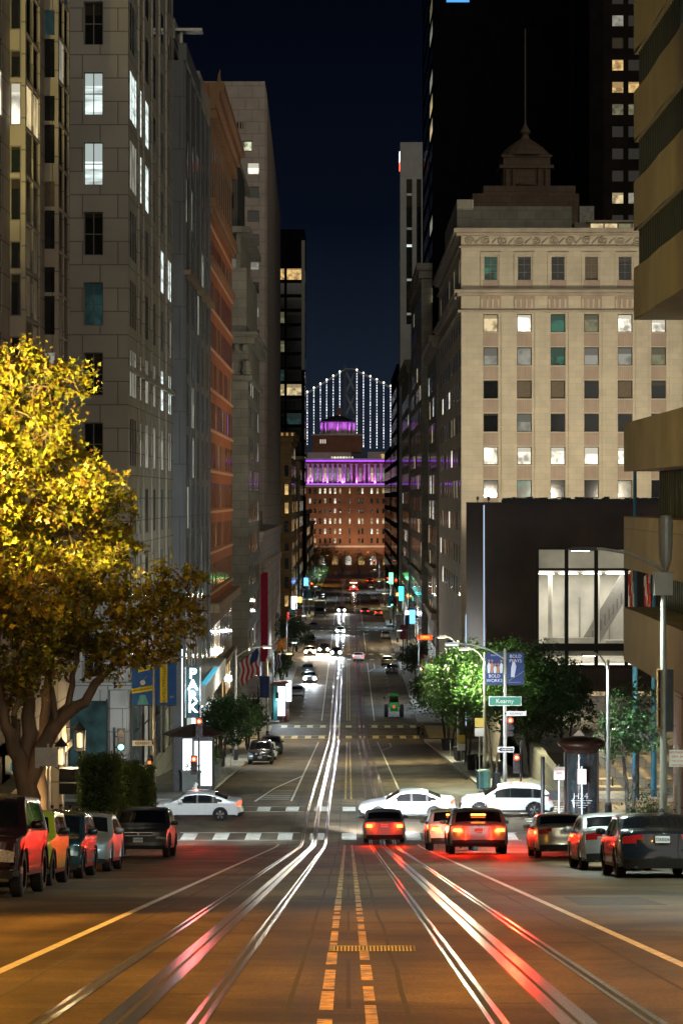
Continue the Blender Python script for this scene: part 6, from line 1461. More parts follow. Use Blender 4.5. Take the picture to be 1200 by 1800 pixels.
t2 = thing('street_sign', 'small white street name sign reading KEARNY above the upper red light', 'sign', (8.62+.62, Y-.1, hb+zs_)); q = MB(); q.box(-.55, .55, -.02, 0, -.13, .13, white_m).box(-.64, -.55, -.01, .08, -.05, .05, M['dark_metal']); q.build('panel', t2, off=(0, 0, 0)); text(t2, 'KEARNY', (0, -.024, -.01), .19, blk_m); text(t2, '500', (0, -.024, .17), .08, redink)
zs_ = wz(1317, Y)-hb
t2 = thing('one_way_sign', 'small black and white ONE WAY arrow sign on the right signal pole', 'sign', (8.62+.0, Y-.17, hb+zs_)); q = MB(); q.box(-.42, .48, -.02, 0, -.15, .15, white_m); q.prism([(-.4, 0), (-.2, .13), (-.2, .1), (.46, .1), (.46, -.1), (-.2, -.1), (-.2, -.13)], 'y', -.024, -.021, blk_m); q.build('panel', t2, off=(0, 0, 0)); text(t2, 'ONE WAY', (.1, -.027, 0), .13, white_m)
sig_off_r = mat('signal_lens_dark', (.03, .01, .01), .3, 0, 0); red_sig = emit('signal_red', (1, .012, .003), 20); red_sig2 = emit('signal_red_core', (1, .3, .06), 16); grn_sig = emit('signal_green', (.15, 1, .75), 9); wht_sig = emit('signal_blue_green', (.1, .75, 1), 40)
def signal(label, X, Y, z, lit_='red', pole=None, energy=90, rz=0, group='traffic signals', big=1.0, body=None):
    """three-lens head, z is the height of the lit lens above the ground"""
    zb = G(Y)+(.15 if abs(X) > 8.2 else 0); t = thing('traffic_signal', label, 'traffic light', (X, Y, zb), rz, group); body = body or M['dark_metal']
    i0 = {'red': 0, 'green': 2, 'none': 1}[lit_]; ztop = z+i0*.34
    q = MB(); q.box(-.18*big, .18*big, 0, .2, ztop-.86, ztop+.2, body)
    for i in range(3): 
        zc = ztop-i*.34; 
        for j in range(7):
            a0, a1 = pi*j/7, pi*(j+1)/7; q.poly([(.15*cos(a0), 0, zc+.15*sin(a0)), (.15*cos(a1), 0, zc+.15*sin(a1)), (.15*cos(a1), -.2, zc+.02+.15*sin(a1)), (.15*cos(a0), -.2, zc+.02+.15*sin(a0))], body)
    q.build('housing', t, off=(0, 0, 0))
    for i in range(3):
        m_ = (red_sig if lit_ == 'red' else grn_sig) if i == i0 and lit_ != 'none' else sig_off_r; q = MB(); q.tube([(0, -.015, ztop-i*.34), (0, 0, ztop-i*.34)], .13, m_, 14)
        if m_ is red_sig: q.tube([(0, -.02, ztop-i*.34), (0, -.016, ztop-i*.34)], .07, red_sig2, 10)
        q.build('lens', t, off=(0, 0, 0))
    if pole: q = MB(); q.tube([(pole, .3, 0), (pole, .3, z+.9)], .06, M['dark_metal'], 8); q.bar((0, .1, ztop-.2), (pole, .3, ztop-.2), .05, .05, M['dark_metal']).bar((0, .1, ztop-.7), (pole, .3, ztop-.7), .05, .05, M['dark_metal']); q.tube([(pole, .3, 0), (pole, .3, .7), (pole, .3, .8)], [.12, .1, .06], M['dark_metal'], 8); q.build('pole', t, off=(0, 0, 0))
    if energy and lit_ != 'none': lamp_light(t, (0, -.35, z), energy, (1, .02, .006) if lit_ == 'red' else (.1, .9, 1), 'SPOT', .13, (-.085 if X > 0 else .07, -1, -.02), 20, 1)
    return t
signal('red traffic signal on the right corner pole, the upper one', 8.9, Y-.3, wz(1266, Y)-hb, 'red', None, 7000)
signal('lower red traffic signal on its own short post on the right corner', 9.22, Y-.6, wz(1331, Y)-hb, 'red', .25, 4000)
hl = G(138)+.15
signal('upper red traffic signal on the far left corner beneath the neon sign', wx(350, 138), 138, wz(1268, 138)-hl, 'red', -.02, 1500)
signal('lower orange-red signal light on the far left corner post', wx(345, 138)-.1, 137.6, wz(1334, 138)-hl, 'red', None, 700)
signal('green signal seen beyond the hedge on a grey pole at the left', wx(213, 118), 118, wz(1319, 118)-G(118), 'green', -.35, 15)
signal('green-blue traffic signal far down the street on the right', 8.9, 512, 5.4, 'green', .3, 0); signal('red signal far down the street on the right near the end', 8.6, 842, 6.5, 'red', .3, 60)
signal('small red signal far down the street on the left', -8.9, 610, 6.5, 'red', -.3, 30); signal('small blue-lit signal on the news kiosk corner', wx(487, 297), 297, wz(1232, 297)-G(297), 'green', None, 15)
signal('small green signal near the third crossing on the left', -8.7, 440, 5.2, 'green', -.3, 10); signal('dim green signals under the far right awning', 9.4, 606, 7.0, 'green', .3, 12)
# pole with two blue banners, left near corner
Y = 112; hb = G(Y)+.15; X = wx(271, Y)
t = thing('banner_pole', 'slim steel pole with two blue banners behind the parked grey crossover', 'pole', (X, Y, hb))
q = MB(); q.tube([(0, 0, 0), (0, 0, wz(1385, Y)-hb)], .13, M['dark_metal'], 10); q.tube([(0, 0, wz(1385, Y)-hb), (0, 0, wz(1160, Y)-hb)], [.085, .065], M['metal'], 10); q.build('pole', t, off=(0, 0, 0))
def bl_left(o, x0, x1, z):
    q = MB(); q.prism([(x0, z+.5), (x1, z+.66), (x1, z+.88), (x0, z+.72)], 'y', -.03, -.021, yel_b); q.prism([(x0+.3, z+1.45), (x1, z+1.62), (x1, z+1.84), (x0+.3, z+1.67)], 'y', -.03, -.021, yel_b)
    q.prism([(x0+.25, z+.02), (x0+.75, z+.02), (x0+.62, z+.45), (x0+.38, z+.45)], 'y', -.026, -.021, mat('banner_teal', (.1, .4, .45), .7, 0, .2, 6)); q.tube([(x0+.5, -.026, z+1.0), (x0+.5, -.021, z+1.0)], .12, pale_b, 10); q.bar((x0+.3, -.025, z+.75), (x0+.5, -.025, z+.95), .07, .01, pale_b).bar((x0+.5, -.025, z+1.1), (x0+.7, -.025, z+1.3), .03, .01, pale_b); q.build('picture', o, off=(0, 0, 0))
    text(o, 'IMAGINATIVE', ((x0+x1)/2, -.034, z+.69), .14, blk_m, ry=R(-9.5)); text(o, 'BOLDLY', ((x0+x1)/2+.14, -.034, z+1.65), .17, blk_m, ry=R(-9.5))
def bl_right(o, x0, x1, z):
    q = MB(); q.box(x0+.25, x0+.58, -.03, -.021, z+.1, z+1.82, yel_b); q.build('picture', o, off=(0, 0, 0)); text(o, 'CUTTINGBALLTHEATER', (x0+.415, -.034, z+.96), .2, blk_m, ry=pi/2, sx=.86); text(o, '277', (x1-.2, -.03, z+.35), .13, pale_b)
q = MB(); q.tube([(0, 0, wz(1165, Y)-hb), (.5, .3, wz(1158, Y)-hb), (1.2, .6, wz(1157, Y)-hb)], .035, M['metal'], 6); q.build('arm', t, off=(0, 0, 0)); q = MB(); q.box(1.1, 1.7, .5, .75, wz(1158, Y)-hb, wz(1155, Y)-hb, M['metal']); q.build('lamp_head', t, off=(0, 0, 0))  # arm and lamp head added to light the far corner and crossing
lamp_light(t, (1.4, .62, wz(1160, Y)-hb), 9000, LED, 'SPOT', .2, (.1, 1.1, -1), 120, .6)
banner_pair(t, wz(1239, Y)-hb, .98, 1.86, [(blue_b, [bl_left]), (blue_b, [bl_right])], .0+.02)
t2 = thing('street_sign', 'small white street name sign reading KEARNY on the blue banner pole', 'sign', (X-.52, Y-.08, wz(1306, Y))); q = MB(); q.box(-.44, .44, -.02, 0, -.12, .12, white_m).box(.44, .5, -.01, .06, -.05, .05, M['dark_metal']); q.build('panel', t2, off=(0, 0, 0)); text(t2, 'KEARNY', (0, -.024, -.01), .17, blk_m); text(t2, '500', (0, -.024, .165), .09, redink)
t2 = thing('pedestrian_signal', 'small dark pedestrian signal box on the blue banner pole', 'traffic light', (X-.16, Y-.1, wz(1336, Y))); q = MB(); q.box(-.12, .06, -.1, .12, -.22, .22, M['dark_metal']).box(.06, .12, -.03, .03, -.05, .05, M['dark_metal']); q.build('housing', t2, off=(0, 0, 0)); q = MB(); q.box(-.1, .04, -.106, -.1, -.16, -.02, emit('hand_red', (1, .2, .05), 2)); q.build('symbol', t2, off=(0, 0, 0))
# parking sign backs beside the tree
def sign_post(label, X, Y, ztop, w_, h_, n_=1, lines=(), back=False, pm_=None, off=0, blank=False):
    zb = G(Y)+.15; t = thing('parking_sign', label, 'sign', (X, Y, zb), 0, None); q = MB(); q.tube([(0, .04, 0), (0, .04, ztop-zb+.1)], .035, pm_ or M['metal'], 8); q.build('post', t, off=(0, 0, 0))
    q = MB(); z1_ = ztop-zb; q.box(off-w_/2, off+w_/2, -.02, 0, z1_-h_, z1_, M['metal'] if back else white_m); o = q.build('panel', t, off=(0, 0, 0))
    for i, (s_, sz, m_) in enumerate(lines): text(o, s_, (off, -.024, z1_-h_*(i+.6)/max(1, len(lines))), sz, m_)
    return t
t = sign_post('pair of blank-backed parking signs on a slim post before the big tree', wx(85, 70), 70, wz(1314, 70), .5, .52, back=True); 
q = MB(); q.box(-.36, -.24, -.04, -.02, wz(1350, 70)-G(70)-.15, wz(1314, 70)-G(70)-.15, M['metal']); q.build('bracket', t, off=(0, 0, 0))
sign_post('white NO PARKING sign cut by the right edge of the picture', wx(1192, 68), 68, wz(1318, 68), .52, .46, lines=[('NO PARKING', .085, redink), ('2AM - 6AM', .08, redink), ('TUES and THURS', .055, redink), ('STREET CLEANING', .05, redink)])
t = sign_post('white tow-away sign on a thin post left of the round kiosk', wx(982, 100), 100, wz(1348, 100), .44, .5, lines=[('NO STOPPING', .065, redink), ('ANY', .12, redink), ('TIME', .12, redink)])
sign_post('small white sign hung on the front of the round kiosk', wx(1022, 103.8), 103.8, wz(1352, 103.8), .36, .62, lines=[('TOW-AWAY', .06, redink), ('ANY', .13, redink), ('TIME', .13, redink)])
t = thing('signal_back', 'dark post with small signal box seen from behind near the white crossing crossover', 'traffic light', (wx(953, 110), 110, G(110)+.15)); q = MB(); q.tube([(0, 0, 0), (0, 0, wz(1330, 110)-G(110)-.15)], .09, M['dark_metal'], 8); q.build('post', t, off=(0, 0, 0)); q = MB(); q.box(.28, .75, -.15, .15, wz(1406, 110)-G(110)-.15, wz(1390, 110)-G(110)-.15, M['dark_metal']).box(.07, .28, -.03, .03, wz(1400, 110)-G(110)-.15, wz(1397, 110)-G(110)-.15, M['dark_metal']); q.build('housing', t, off=(0, 0, 0))
# big right pole with box, lamp arm and backward signal
Y = 71; hb = G(Y)+.15; X = wx(1165, Y)
t = thing('lamp_pole', 'tall grey pole near the right edge with box, curved arm and a bronze signal head', 'street lamp', (X, Y, hb)); z_ = lambda py: wz(py, Y)-hb
q = MB(); q.tube([(0, 0, 0), (0, 0, 1.2), (0, 0, z_(1045))], [.17, .11, .075], pole_m, 12); q.build('pole', t, off=(0, 0, 0))
q = MB(); q.box(-.27, .24, -.2, .2, z_(1046), z_(1009), pole_m); q.box(-.29, .26, -.22, .22, z_(1009), z_(1006), pole_m); q.build('equipment_box', t, off=(0, 0, 0))
q = MB(); q.lathe([(.05, z_(1006)), (.08, z_(1002)), (.17, z_(985)), (.2, z_(960)), (.2, z_(912)), (.16, z_(906)), (0, z_(905))], (.06, 0, 0), pole_m, 14); q.build('antenna', t, off=(0, 0, 0))
q = MB(); q.tube([(0, 0, z_(1002)), (-.35, 0, z_(990)), (-1.0, 0, z_(972)), (-1.7, 0, z_(965)), (-2.0, 0, z_(964))], [.06, .05, .045, .04, .04], pole_m, 8); q.build('arm', t, off=(0, 0, 0))
q = MB(); q.prism([(-1.9, z_(962)), (-2.5, z_(962)), (-2.75, z_(965)), (-2.6, z_(968)), (-1.9, z_(968))], 'y', -.14, .14, M['dark_metal']); q.build('lamp_head', t, off=(0, 0, 0))
q = MB(); q.box(-2.6, -2.1, -.1, .1, z_(969), z_(968), emit('lamp_lens_92', (1, .9, .7), 10)); q.build('lens', t, off=(0, 0, 0))
lamp_light(t, (-2.3, 0, z_(970)-.1), 6500, (.80, 1, .86), 'SPOT', .2, (.25, -.35, -1), 110, .6)
br = mat('bronze_paint', (.30, .17, .06), .45, .3, .1)
q = MB(); x0 = wx(1154, Y)-X; x1 = wx(1178, Y)-X
for k in range(4): z0 = z_(1280)+(z_(1178)-z_(1280))*k/3; q.box(x0, x0+.16, -.1, .1, z0-.02, z0+.02, br)
q.box(x0, x0+.025, -.1, .1, z_(1280), z_(1178), br).box(x0+.135, x0+.16, -.1, .1, z_(1280), z_(1178), br).box(x0+.03, x0+.13, .02, .08, z_(1280), z_(1178), M['black']).box(.09, x1+.06, -.14, .16, z_(1285), z_(1176), M['dark_metal']); q.build('signal_head', t, off=(0, 0, 0))
# banded blue-grey pole right with arm
Y = 128; hb = G(Y)+.0; t = street_lamp('slim blue-grey pole with small bent arm beside the round kiosk', wx(1068, 124), 124, wz(1165, 124)-G(124), -.6, LED, 9000, ang=132)
# globes
for i, (px, py, Yg, _b) in enumerate(((1076, 1281, 150, 1400), (1121, 1263, 138, 1390))):
    zb = G(Yg)+.15; t = thing('globe_lamp', ['glowing globe lamp just right of the kiosk above the slanted steps', 'glowing globe lamp on a dark post among the thin branches at right'][i], 'street lamp', (wx(px, Yg), Yg, zb), 0, 'globe lamps on the plaza')
    zl = wz(py, Yg)-zb; q = MB(); q.tube([(0, 0, 0), (0, 0, zl-.12)], .05, M['dark_metal'], 8); q.build('post', t, off=(0, 0, 0)); q = MB(); q.lathe([(0, -.13), (.09, -.09), (.13, 0), (.09, .09), (0, .13)], (0, 0, zl), emit('globe_glow', (1, .85, .5), 22), 12); q.build('globe', t, off=(0, 0, 0), smooth=True)
    lamp_light(t, (0, -.3, zl), 1500, (1, .8, .45), 'POINT', .13)
# flagpoles with flags
def flagpole(label, px, Y, y0, y1, fl, m_=None):
    X = wx(px, Y); zb = G(Y)+.15; t = thing('flagpole', label, 'flagpole', (X, Y, zb), 0, 'blue-lit flagpoles'); q = MB(); q.tube([(0, 0, 0), (0, 0, wz(y0, Y)-zb)], [.17, .1], m_, 10); q.build('pole', t, off=(0, 0, 0))
    for (pa, ya, pb, yb, ca, cb) in fl:
        q = MB(); n_ = 10
        for i in range(n_):
            z1__ = wz(ya+(yb-ya)*i/n_, Y); z0__ = wz(ya+(yb-ya)*(i+1)/n_, Y)
            for j in range(6):
                def P(a, z, i_): u = a/6; x = wx(pa+(pb-pa)*u, Y); return (x, Y-.2+.14*sin(u*14+i_*.5), z-.3*u*u)
                q.poly([P(j, z0__, i+1), P(j+1, z0__, i+1), P(j+1, z1__, i), P(j, z1__, i)], ca if (j+i//3) % 4 < 2 else cb)
        o = q.build('flag', None, off=(0, 0, 0)); tag(o, {1090: 'limp red and white flag hanging on the front blue-lit flagpole'}.get(px, 'limp white and red flag hanging from the '+('left' if px < 1120 else 'right')+' blue-lit flagpole'), 'flag')
frd, fwh = mat('flag_red', (.5, .03, .03), .8, 0, .1), mat('flag_white', (.6, .6, .6), .8, 0, .1)
bluep = mat('pole_blue_lit', (.03, .14, .26), .4, .2, .2, 1)  # blue light on the poles is put into their paint colour
flagpole('tall blue-lit flagpole in front of the lit glass hall', 1115, 140, 815, 1395, [(1113, 1000, 1103, 1070, frd, fwh)], bluep)
flagpole('second blue-lit flagpole partly behind the concrete building', 1148, 142, 1000, 1330, [(1142, 1005, 1130, 1068, fwh, frd)], bluep)
# round advertising kiosk
Y = 105; X = wx(1021, Y); zb = G(Y)+.15; t = thing('advertising_column', 'round dark advertising column with domed cap and glass poster front at the right corner', 'kiosk', (X, Y, zb)); z_ = lambda py: wz(py, Y)-zb
bz = mat('kiosk_bronze', (.05, .025, .018), .35, .4, .2)
q = MB(); q.lathe([(.78, 0), (.78, .5), (.72, .55), (.72, z_(1318)), (.8, z_(1314)), (.98, z_(1310)), (1.02, z_(1304)), (.8, z_(1298)), (.4, z_(1295)), (0, z_(1294))], (0, 0, 0), bz, 28); q.build('body', t, off=(0, 0, 0), smooth=True)
q = MB(); q.lathe([(.74, .6), (.74, z_(1322))], (0, 0, 0), mat('kiosk_poster', (.02, .03, .035), .12, 0, .6, 1.5, coat=1), 28); o = q.build('poster_glass', t, off=(0, 0, 0), smooth=True)
for a in (-2.5, -1.9, -1.25, -.6): q = MB(); q.box(.76*cos(a)-.03, .76*cos(a)+.03, .76*sin(a)-.03, .76*sin(a)+.03, .6, z_(1320), bz); q.build('glazing_bar', t, off=(0, 0, 0))
text(o, 'H24', (-.1, -.79, z_(1396)), .36, mat('poster_ink', (.35, .38, .4), .5, 0, 0)); 
q = MB()
for k in range(4): q.box(-.5+.1*k, .4-.1*k, -.785, -.78, z_(1404+4*k), z_(1403+4*k), MC['poster_ink'])
q.build('poster_print', o, off=(0, 0, 0))
# round bike rack
t = thing('bike_rack', 'small circular metal bike rack in front of the bush', 'bike rack', (wx(1112, 102), 102, G(102)+.15)); q = MB(); q.tube([(.38*cos(a), 0, .95+.38*sin(a)) for a in [2*pi*i/24 for i in range(25)]], .04, M['metal'], 8, caps=False); q.tube([(0, 0, 0), (0, 0, .57)], .05, M['metal'], 8); q.build('ring', t, off=(0, 0, 0))
# teal bin, newspaper boxes
for i, (px, pyb, Yb, w_, h_, m_, lb) in enumerate(((849, 1383, 152, .85, 1.15, mat('bin_teal', (.10, .25, .25), .5, .2, .15), 'teal litter bin on the pavement left of the right signal pole'), (872, 1392, 146, .5, 1.2, M['dark_metal'], 'dark newspaper box behind the right signal pole'))):
    t = thing('litter_bin', lb, 'bin', (wx(px, Yb), Yb, G(Yb)+.15)); q = MB(); q.lathe([(w_/2*.85, 0), (w_/2, .1), (w_/2, h_-.15)], (0, 0, 0), m_, 16); q.build('body', t, off=(0, 0, 0)); q = MB(); q.lathe([(w_/2*1.06, h_-.15), (w_/2*1.06, h_-.05), (w_/2*.6, h_+.03), (0, h_+.05)], (0, 0, 0), m_, 16); q.build('lid', t, off=(0, 0, 0))
# round planters row at right
for i, (px, Yb) in enumerate(((762, 232), (790, 206), (815, 183))):
    t = thing('planter', ['dark planter tub farthest along the right kerb', 'middle dark planter tub along the right kerb', 'nearest dark planter tub along the right kerb'][i], 'planter', (9.2, Yb, G(Yb)+.15), 0, 'planter tubs along the right kerb'); q = MB(); q.lathe([(.5, 0), (.62, 1.0), (.66, 1.05), (.6, 1.1), (.0, 1.0)], (0, 0, 0), M['dark_metal'], 16); q.build('tub', t, off=(0, 0, 0))
for i, (px, Yb) in enumerate(((384, 168), (376, 158), (365, 149))):
    t = thing('planter', ['farthest square planter with shrub on the left pavement', 'middle square planter with shrub on the left pavement', 'nearest square planter with shrub beside the parking sign'][i], 'planter', (-9.1-.1*i, Yb, G(Yb)+.15), 0, 'square planters on the left pavement'); q = MB(); q.box(-.55, .55, -.55, .55, 0, 1.15, mat('planter_grey', (.10, .11, .10), .7, 0, .2, 3)).box(-.6, .6, -.6, .6, 1.15, 1.25, MC['planter_grey']); q.build('tub', t, off=(0, 0, 0)); q = MB(); leaves(q, [(Vector((random.gauss(0, .25), random.gauss(0, .25), 1.3+abs(random.gauss(.2, .2)))), 1) for _ in range(50)], 8, .1, .12, dgrn, random.Random(i), 'oval'); q.build('shrub', t, off=(0, 0, 0))
# PARK neon sign and the parking entrance kiosk
Y = 146; t = thing('neon_sign', 'tall vertical white neon PARK sign above the left signals', 'sign', (wx(339, Y), Y, wz(1262, Y))); neon = emit('neon_white', (.72, .93, 1), 9); nbk = mat('sign_dark_teal', (.01, .05, .06), .3, .1, .1)
H_ = wz(1172, Y)-wz(1262, Y); q = MB(); q.box(-.40, .40, 0, .5, 0, H_, nbk); q.box(-.46, -.40, -.02, .52, 0, H_, M['metal']).box(.40, .46, -.02, .52, 0, H_, M['metal']); q.box(-3.2, -.46, .2, .3, H_*.9, H_*.93, M['dark_metal']); q.build('housing', t, off=(0, 0, 0))
for i, ch in enumerate('PARK'): text(t, ch, (0, -.03, H_-.42-i*.66), .82, neon, bold=.02, sx=1.05)
q = MB(); q.box(-.66, -.60, .1, .2, -.5, H_+1.0, emit('neon_edge', (.7, .9, 1), 3)); q.build('light_strip', t, off=(0, 0, 0))
lamp_light(t, (0, -.6, H_/2), 60, (.75, .92, 1), 'POINT', .4)
t = thing('newsstand', 'lit white pavement kiosk with dark pagoda roof below the neon sign', 'kiosk', (wx(343, 150), 150, G(150)+.15)); zb = G(150)+.15; z_ = lambda py: wz(py, 150)-zb
q = MB(); q.box(-1.2, 1.1, -1, 1.5, 0, z_(1292), M['dark_metal']); q.build('body', t, off=(0, 0, 0)); q = MB(); q.box(-.65, -.12, -1.06, -1.01, .7, z_(1296), emit('kiosk_panel', (.95, 1, .97), 2.6)).box(.02, 1.05, -1.06, -1.01, .4, z_(1300), emit('kiosk_panel', (.95, 1, .97), 2.6)); q.build('light_panel', t, off=(0, 0, 0))
q = MB(); q.lathe([(1.85, z_(1292)), (1.9, z_(1290)), (1.2, z_(1282)), (.5, z_(1276)), (0, z_(1272))], (-.1, .2, 0), bz, 8); q.build('roof', t, off=(0, 0, 0))
# bus-shelter style kiosk beyond the second crossing
Y = 299; t = thing('newsstand', 'brightly lit news kiosk with brown roof on the left corner of the second crossing', 'kiosk', (wx(494, Y), Y, G(Y)+.15)); zb = G(Y)+.15; z_ = lambda py: wz(py, Y)-zb
q = MB(); q.box(-.9, -.45, -.9, 1.0, 0, z_(1204), mat('kiosk_teal', (.03, .16, .17), .4, .1, .1)).box(-.45, .95, .2, 1.0, 0, z_(1204), M['dark_metal']); q.build('body', t, off=(0, 0, 0))
q = MB(); q.box(-.38, .5, -.9, -.85, .6, z_(1206), emit('kiosk_glow', (.85, .9, 1), 3)); q.box(.62, 1.25, -.7, -.65, 2.3, z_(1196), emit('kiosk_glow', (.85, .9, 1), 3)); q.build('light_panel', t, off=(0, 0, 0))
q = MB(); q.prism([(-1.2, z_(1203)), (1.1, z_(1200)), (.7, z_(1196)), (-.9, z_(1198))], 'y', -1.2, 1.2, mat('roof_brown', (.12, .05, .03), .7, 0, .2)); q.build('roof', t, off=(0, 0, 0))
q = MB(); q.box(.25, .34, -1.0, -.92, 0, z_(1215), redink); q.box(.7, 1.0, -1.0, -.7, 0, 1.4, MC['roof_brown']); q.build('post', t, off=(0, 0, 0)); lamp_light(t, (0, -1.6, 2.0), 260, (.85, .93, 1), 'POINT', .5)
# small pavement furniture
for i, (X, Y) in enumerate([(8.75, y) for y in (56, 63, 70, 77, 148, 156, 172, 190, 215)]+[(-8.75, y) for y in (47, 54, 61, 68, 75, 153, 162, 178, 187)]):
    side = 'right' if X > 0 else 'left'
    if i in (0, 9): pm0 = []
    t = thing('parking_meter', f'grey parking meter on the {side} kerb, number {i % 9+1} counted from the camera', 'parking meter', (X, Y, G(Y)+.15), 0, 'parking meters along the kerbs')
    t['label'] = f"{['nearest', 'second', 'third', 'fourth', 'fifth', 'sixth', 'seventh', 'eighth', 'farthest'][i % 9]} grey parking meter along the {side} kerb, counted from the camera"
    if i == 0:
        q = MB(); q.tube([(0, 0, 0), (0, 0, 1.15)], .03, M['metal'], 8); pmp = q.mesh('post'); q = MB(); q.lathe([(.05, 1.12), (.09, 1.18), (.09, 1.34), (.06, 1.42), (0, 1.45)], (0, 0, 0), M['dark_metal'], 12); pmh = q.mesh('meter_head')
    place('post', pmp, t, (0, 0, 0)); place('meter_head', pmh, t, (0, 0, 0))
yel_s = mat('sign_yellow', (.7, .5, .05), .5, 0, .05)
for px, Y, lb, top in ((842, 150, 'white and yellow bus stop sign on the right pavement beside the green trees', 1262), (810, 178, 'yellow pavement sign between the tree trunks on the right', 1292)):
    t = thing('bus_stop_sign', lb, 'sign', (wx(px, Y), Y, G(Y)+.15)); zt_ = wz(top, Y)-G(Y)-.15; q = MB(); q.tube([(0, .04, 0), (0, .04, zt_)], .035, M['metal'], 8); q.build('post', t, off=(0, 0, 0))
    q = MB(); q.box(-.28, .28, -.02, 0, zt_-.55, zt_, yel_s).box(-.28, .28, -.02, 0, zt_-1.1, zt_-.6, white_m); q.build('panel', t, off=(0, 0, 0))
t = thing('fire_hydrant', 'short white fire hydrant at the left kerb past the crossing', 'hydrant', (-8.7, 143, G(143)+.15)); q = MB(); q.lathe([(.17, 0), (.17, .06), (.12, .08), (.12, .55), (.15, .58), (.13, .68), (.05, .76), (0, .78)], (0, 0, 0), white_m, 14); q.tube([(-.2, 0, .45), (.2, 0, .45)], .06, white_m, 8); q.build('body', t, off=(0, 0, 0))
# blade signs added down both sides for coloured glow in the far street
sg = {'teal': (.05, .85, .8), 'blue': (.1, .35, 1), 'orange': (1, .45, .1), 'red': (1, .05, .03), 'white': (.9, .95, 1), 'green': (.15, 1, .3)}
for X, Y, z, h, c_ in ((12.6, 452, 4.5, 2.6, 'blue'), (12.6, 488, 4.2, 1.2, 'white'), (12.6, 546, 5, 3.2, 'teal'), (12.6, 574, 4.4, 1.4, 'orange'), (12.0, 640, 5.5, 3, 'green'), (12.0, 680, 4.5, 1.5, 'red'), (-11.8, 462, 4.6, 1.6, 'red'), (-11.9, 500, 5, 2.8, 'white'), (-11.9, 552, 4.4, 1.3, 'orange'), (-11.9, 640, 5, 2.2, 'blue')):
    s_ = -1 if X > 0 else 1; n_far = 'near' if Y < 500 else 'far'
    t = thing('blade_sign', f"{c_} glowing sign on the {'right' if X > 0 else 'left'} facades {'between the third and fourth crossings' if Y < 515 else 'beyond the fourth crossing'}", 'sign', (X, Y, G(Y)+z), 0, 'small lit signs down the street')
    q = MB(); q.box(s_*.5, s_*1.7, -.12, .12, 0, h, M['dark_metal']); q.box(0, s_*.5, -.04, .04, h*.4, h*.6, M['dark_metal']); q.build('housing', t, off=(0, 0, 0)); q = MB(); q.box(s_*.56, s_*1.64, -.15, -.125, .06, h-.06, emit('sign_glow_'+c_, sg[c_], 3.5)); q.build('light_panel', t, off=(0, 0, 0)); lamp_light(t, (s_*1.1, -.6, h/2), 160, sg[c_], 'POINT', .4)
# --- lamps down the street
def lamppost(label, X, Y, h, arm, col, en, ang=150): return street_lamp(label, X, Y, h, arm, col, en, ang=ang)
street_lamp('slim pole with small lamp on the left before the second crossing', wx(470, 272)+.0, 272, wz(1155, 272)-G(272), 2, (1, .83, .45), 5200)
street_lamp('slim lamp pole standing among the green trees just past the right signals', wx(851, 165), 165, 8.4, -1.0, (.97, 1, .66), 8000)  # lamp added here to brighten the trees around it
street_lamp('cool lamp in the middle of the second block on the left', -9.2, 205, 9, 2.2, (1, .9, .7), 2600); street_lamp('lamp above the bright green tree on the right', 8.9, 203, 9.8, -1.0, (1, .97, .62), 13000)  # the right-hand lamp is added to light the street trees
lst = [(-9.0, 300, 'left'), (9.3, 330, 'right'), (-9.2, 375, 'left'), (9.2, 410, 'right'), (-9.2, 442, 'left'), (9.2, 470, 'right'), (-9.2, 510, 'left'), (9.2, 545, 'right'), (-9.2, 590, 'left'), (9.2, 635, 'right'), (-9.2, 690, 'left'), (9.2, 745, 'right'), (-9.2, 800, 'left'), (9.2, 850, 'right')]
ords = ['nearest', 'second', 'third', 'fourth', 'fifth', 'sixth', 'farthest']; cnt = {'left': 0, 'right': 0}
for X, Y, s in lst:
    o_ = cnt[s]; cnt[s] += 1
    c_ = [LED, LED, (1, .82, .5), LED, (1, .8, .45), LED, SOD][o_]
    street_lamp(f'{ords[o_]} street lamp on the {s} pavement beyond the second crossing', X, Y, 9, 2.2 if X < 0 else -2.2, c_, 4600)
# plaza lamps wash the green trees from the left
for i, (X, Y, h, e_) in enumerate(((7.6, 176, 7.0, 1300), (7.7, 232, 7.5, 1500))):
    pass
# far banners on poles
bset = [(-9.6, 268, 'L'), (-9.7, 400, 'L'), (-9.6, 455, 'L'), (9.3, 395, 'R'), (9.4, 432, 'R'), (-9.5, 560, 'L'), (9.4, 520, 'R')]
bcol = [('banner_grey', (.3, .28, .3)), ('banner_navy2', (.03, .06, .2)), ('banner_teal2', (.05, .3, .4)), ('banner_maroon', (.2, .03, .06))]
for i, (X, Y, s) in enumerate(bset):
    zb = G(Y)+.15; t = thing('banner_pole', ['dark pole with grey and navy banners on the left just before the second crossing', 'pole with two banners by the shaded tree on the left', 'banner pole on the left near the third crossing', 'banner pole on the right under the small round tree', 'banner pole on the right with dark red and navy banners', 'banner pole with blue banners far left', 'banner pole with teal banners far right'][i], 'pole', (X, Y, zb), 0, 'banner poles down the street')
    q = MB(); q.tube([(0, 0, 0), (0, 0, 8)], [.1, .06], M['dark_metal'], 8); q.build('pole', t, off=(0, 0, 0))
    for j, sx in enumerate((-1, 1)): c_ = bcol[(i+j) % 4]; q = MB(); q.box(sx*.12, sx*1.15, -.02, .02, 4.6, 6.9, mat(c_[0], c_[1], .8, 0, .35, 1.2)); q.build('banner', t, off=(0, 0, 0))
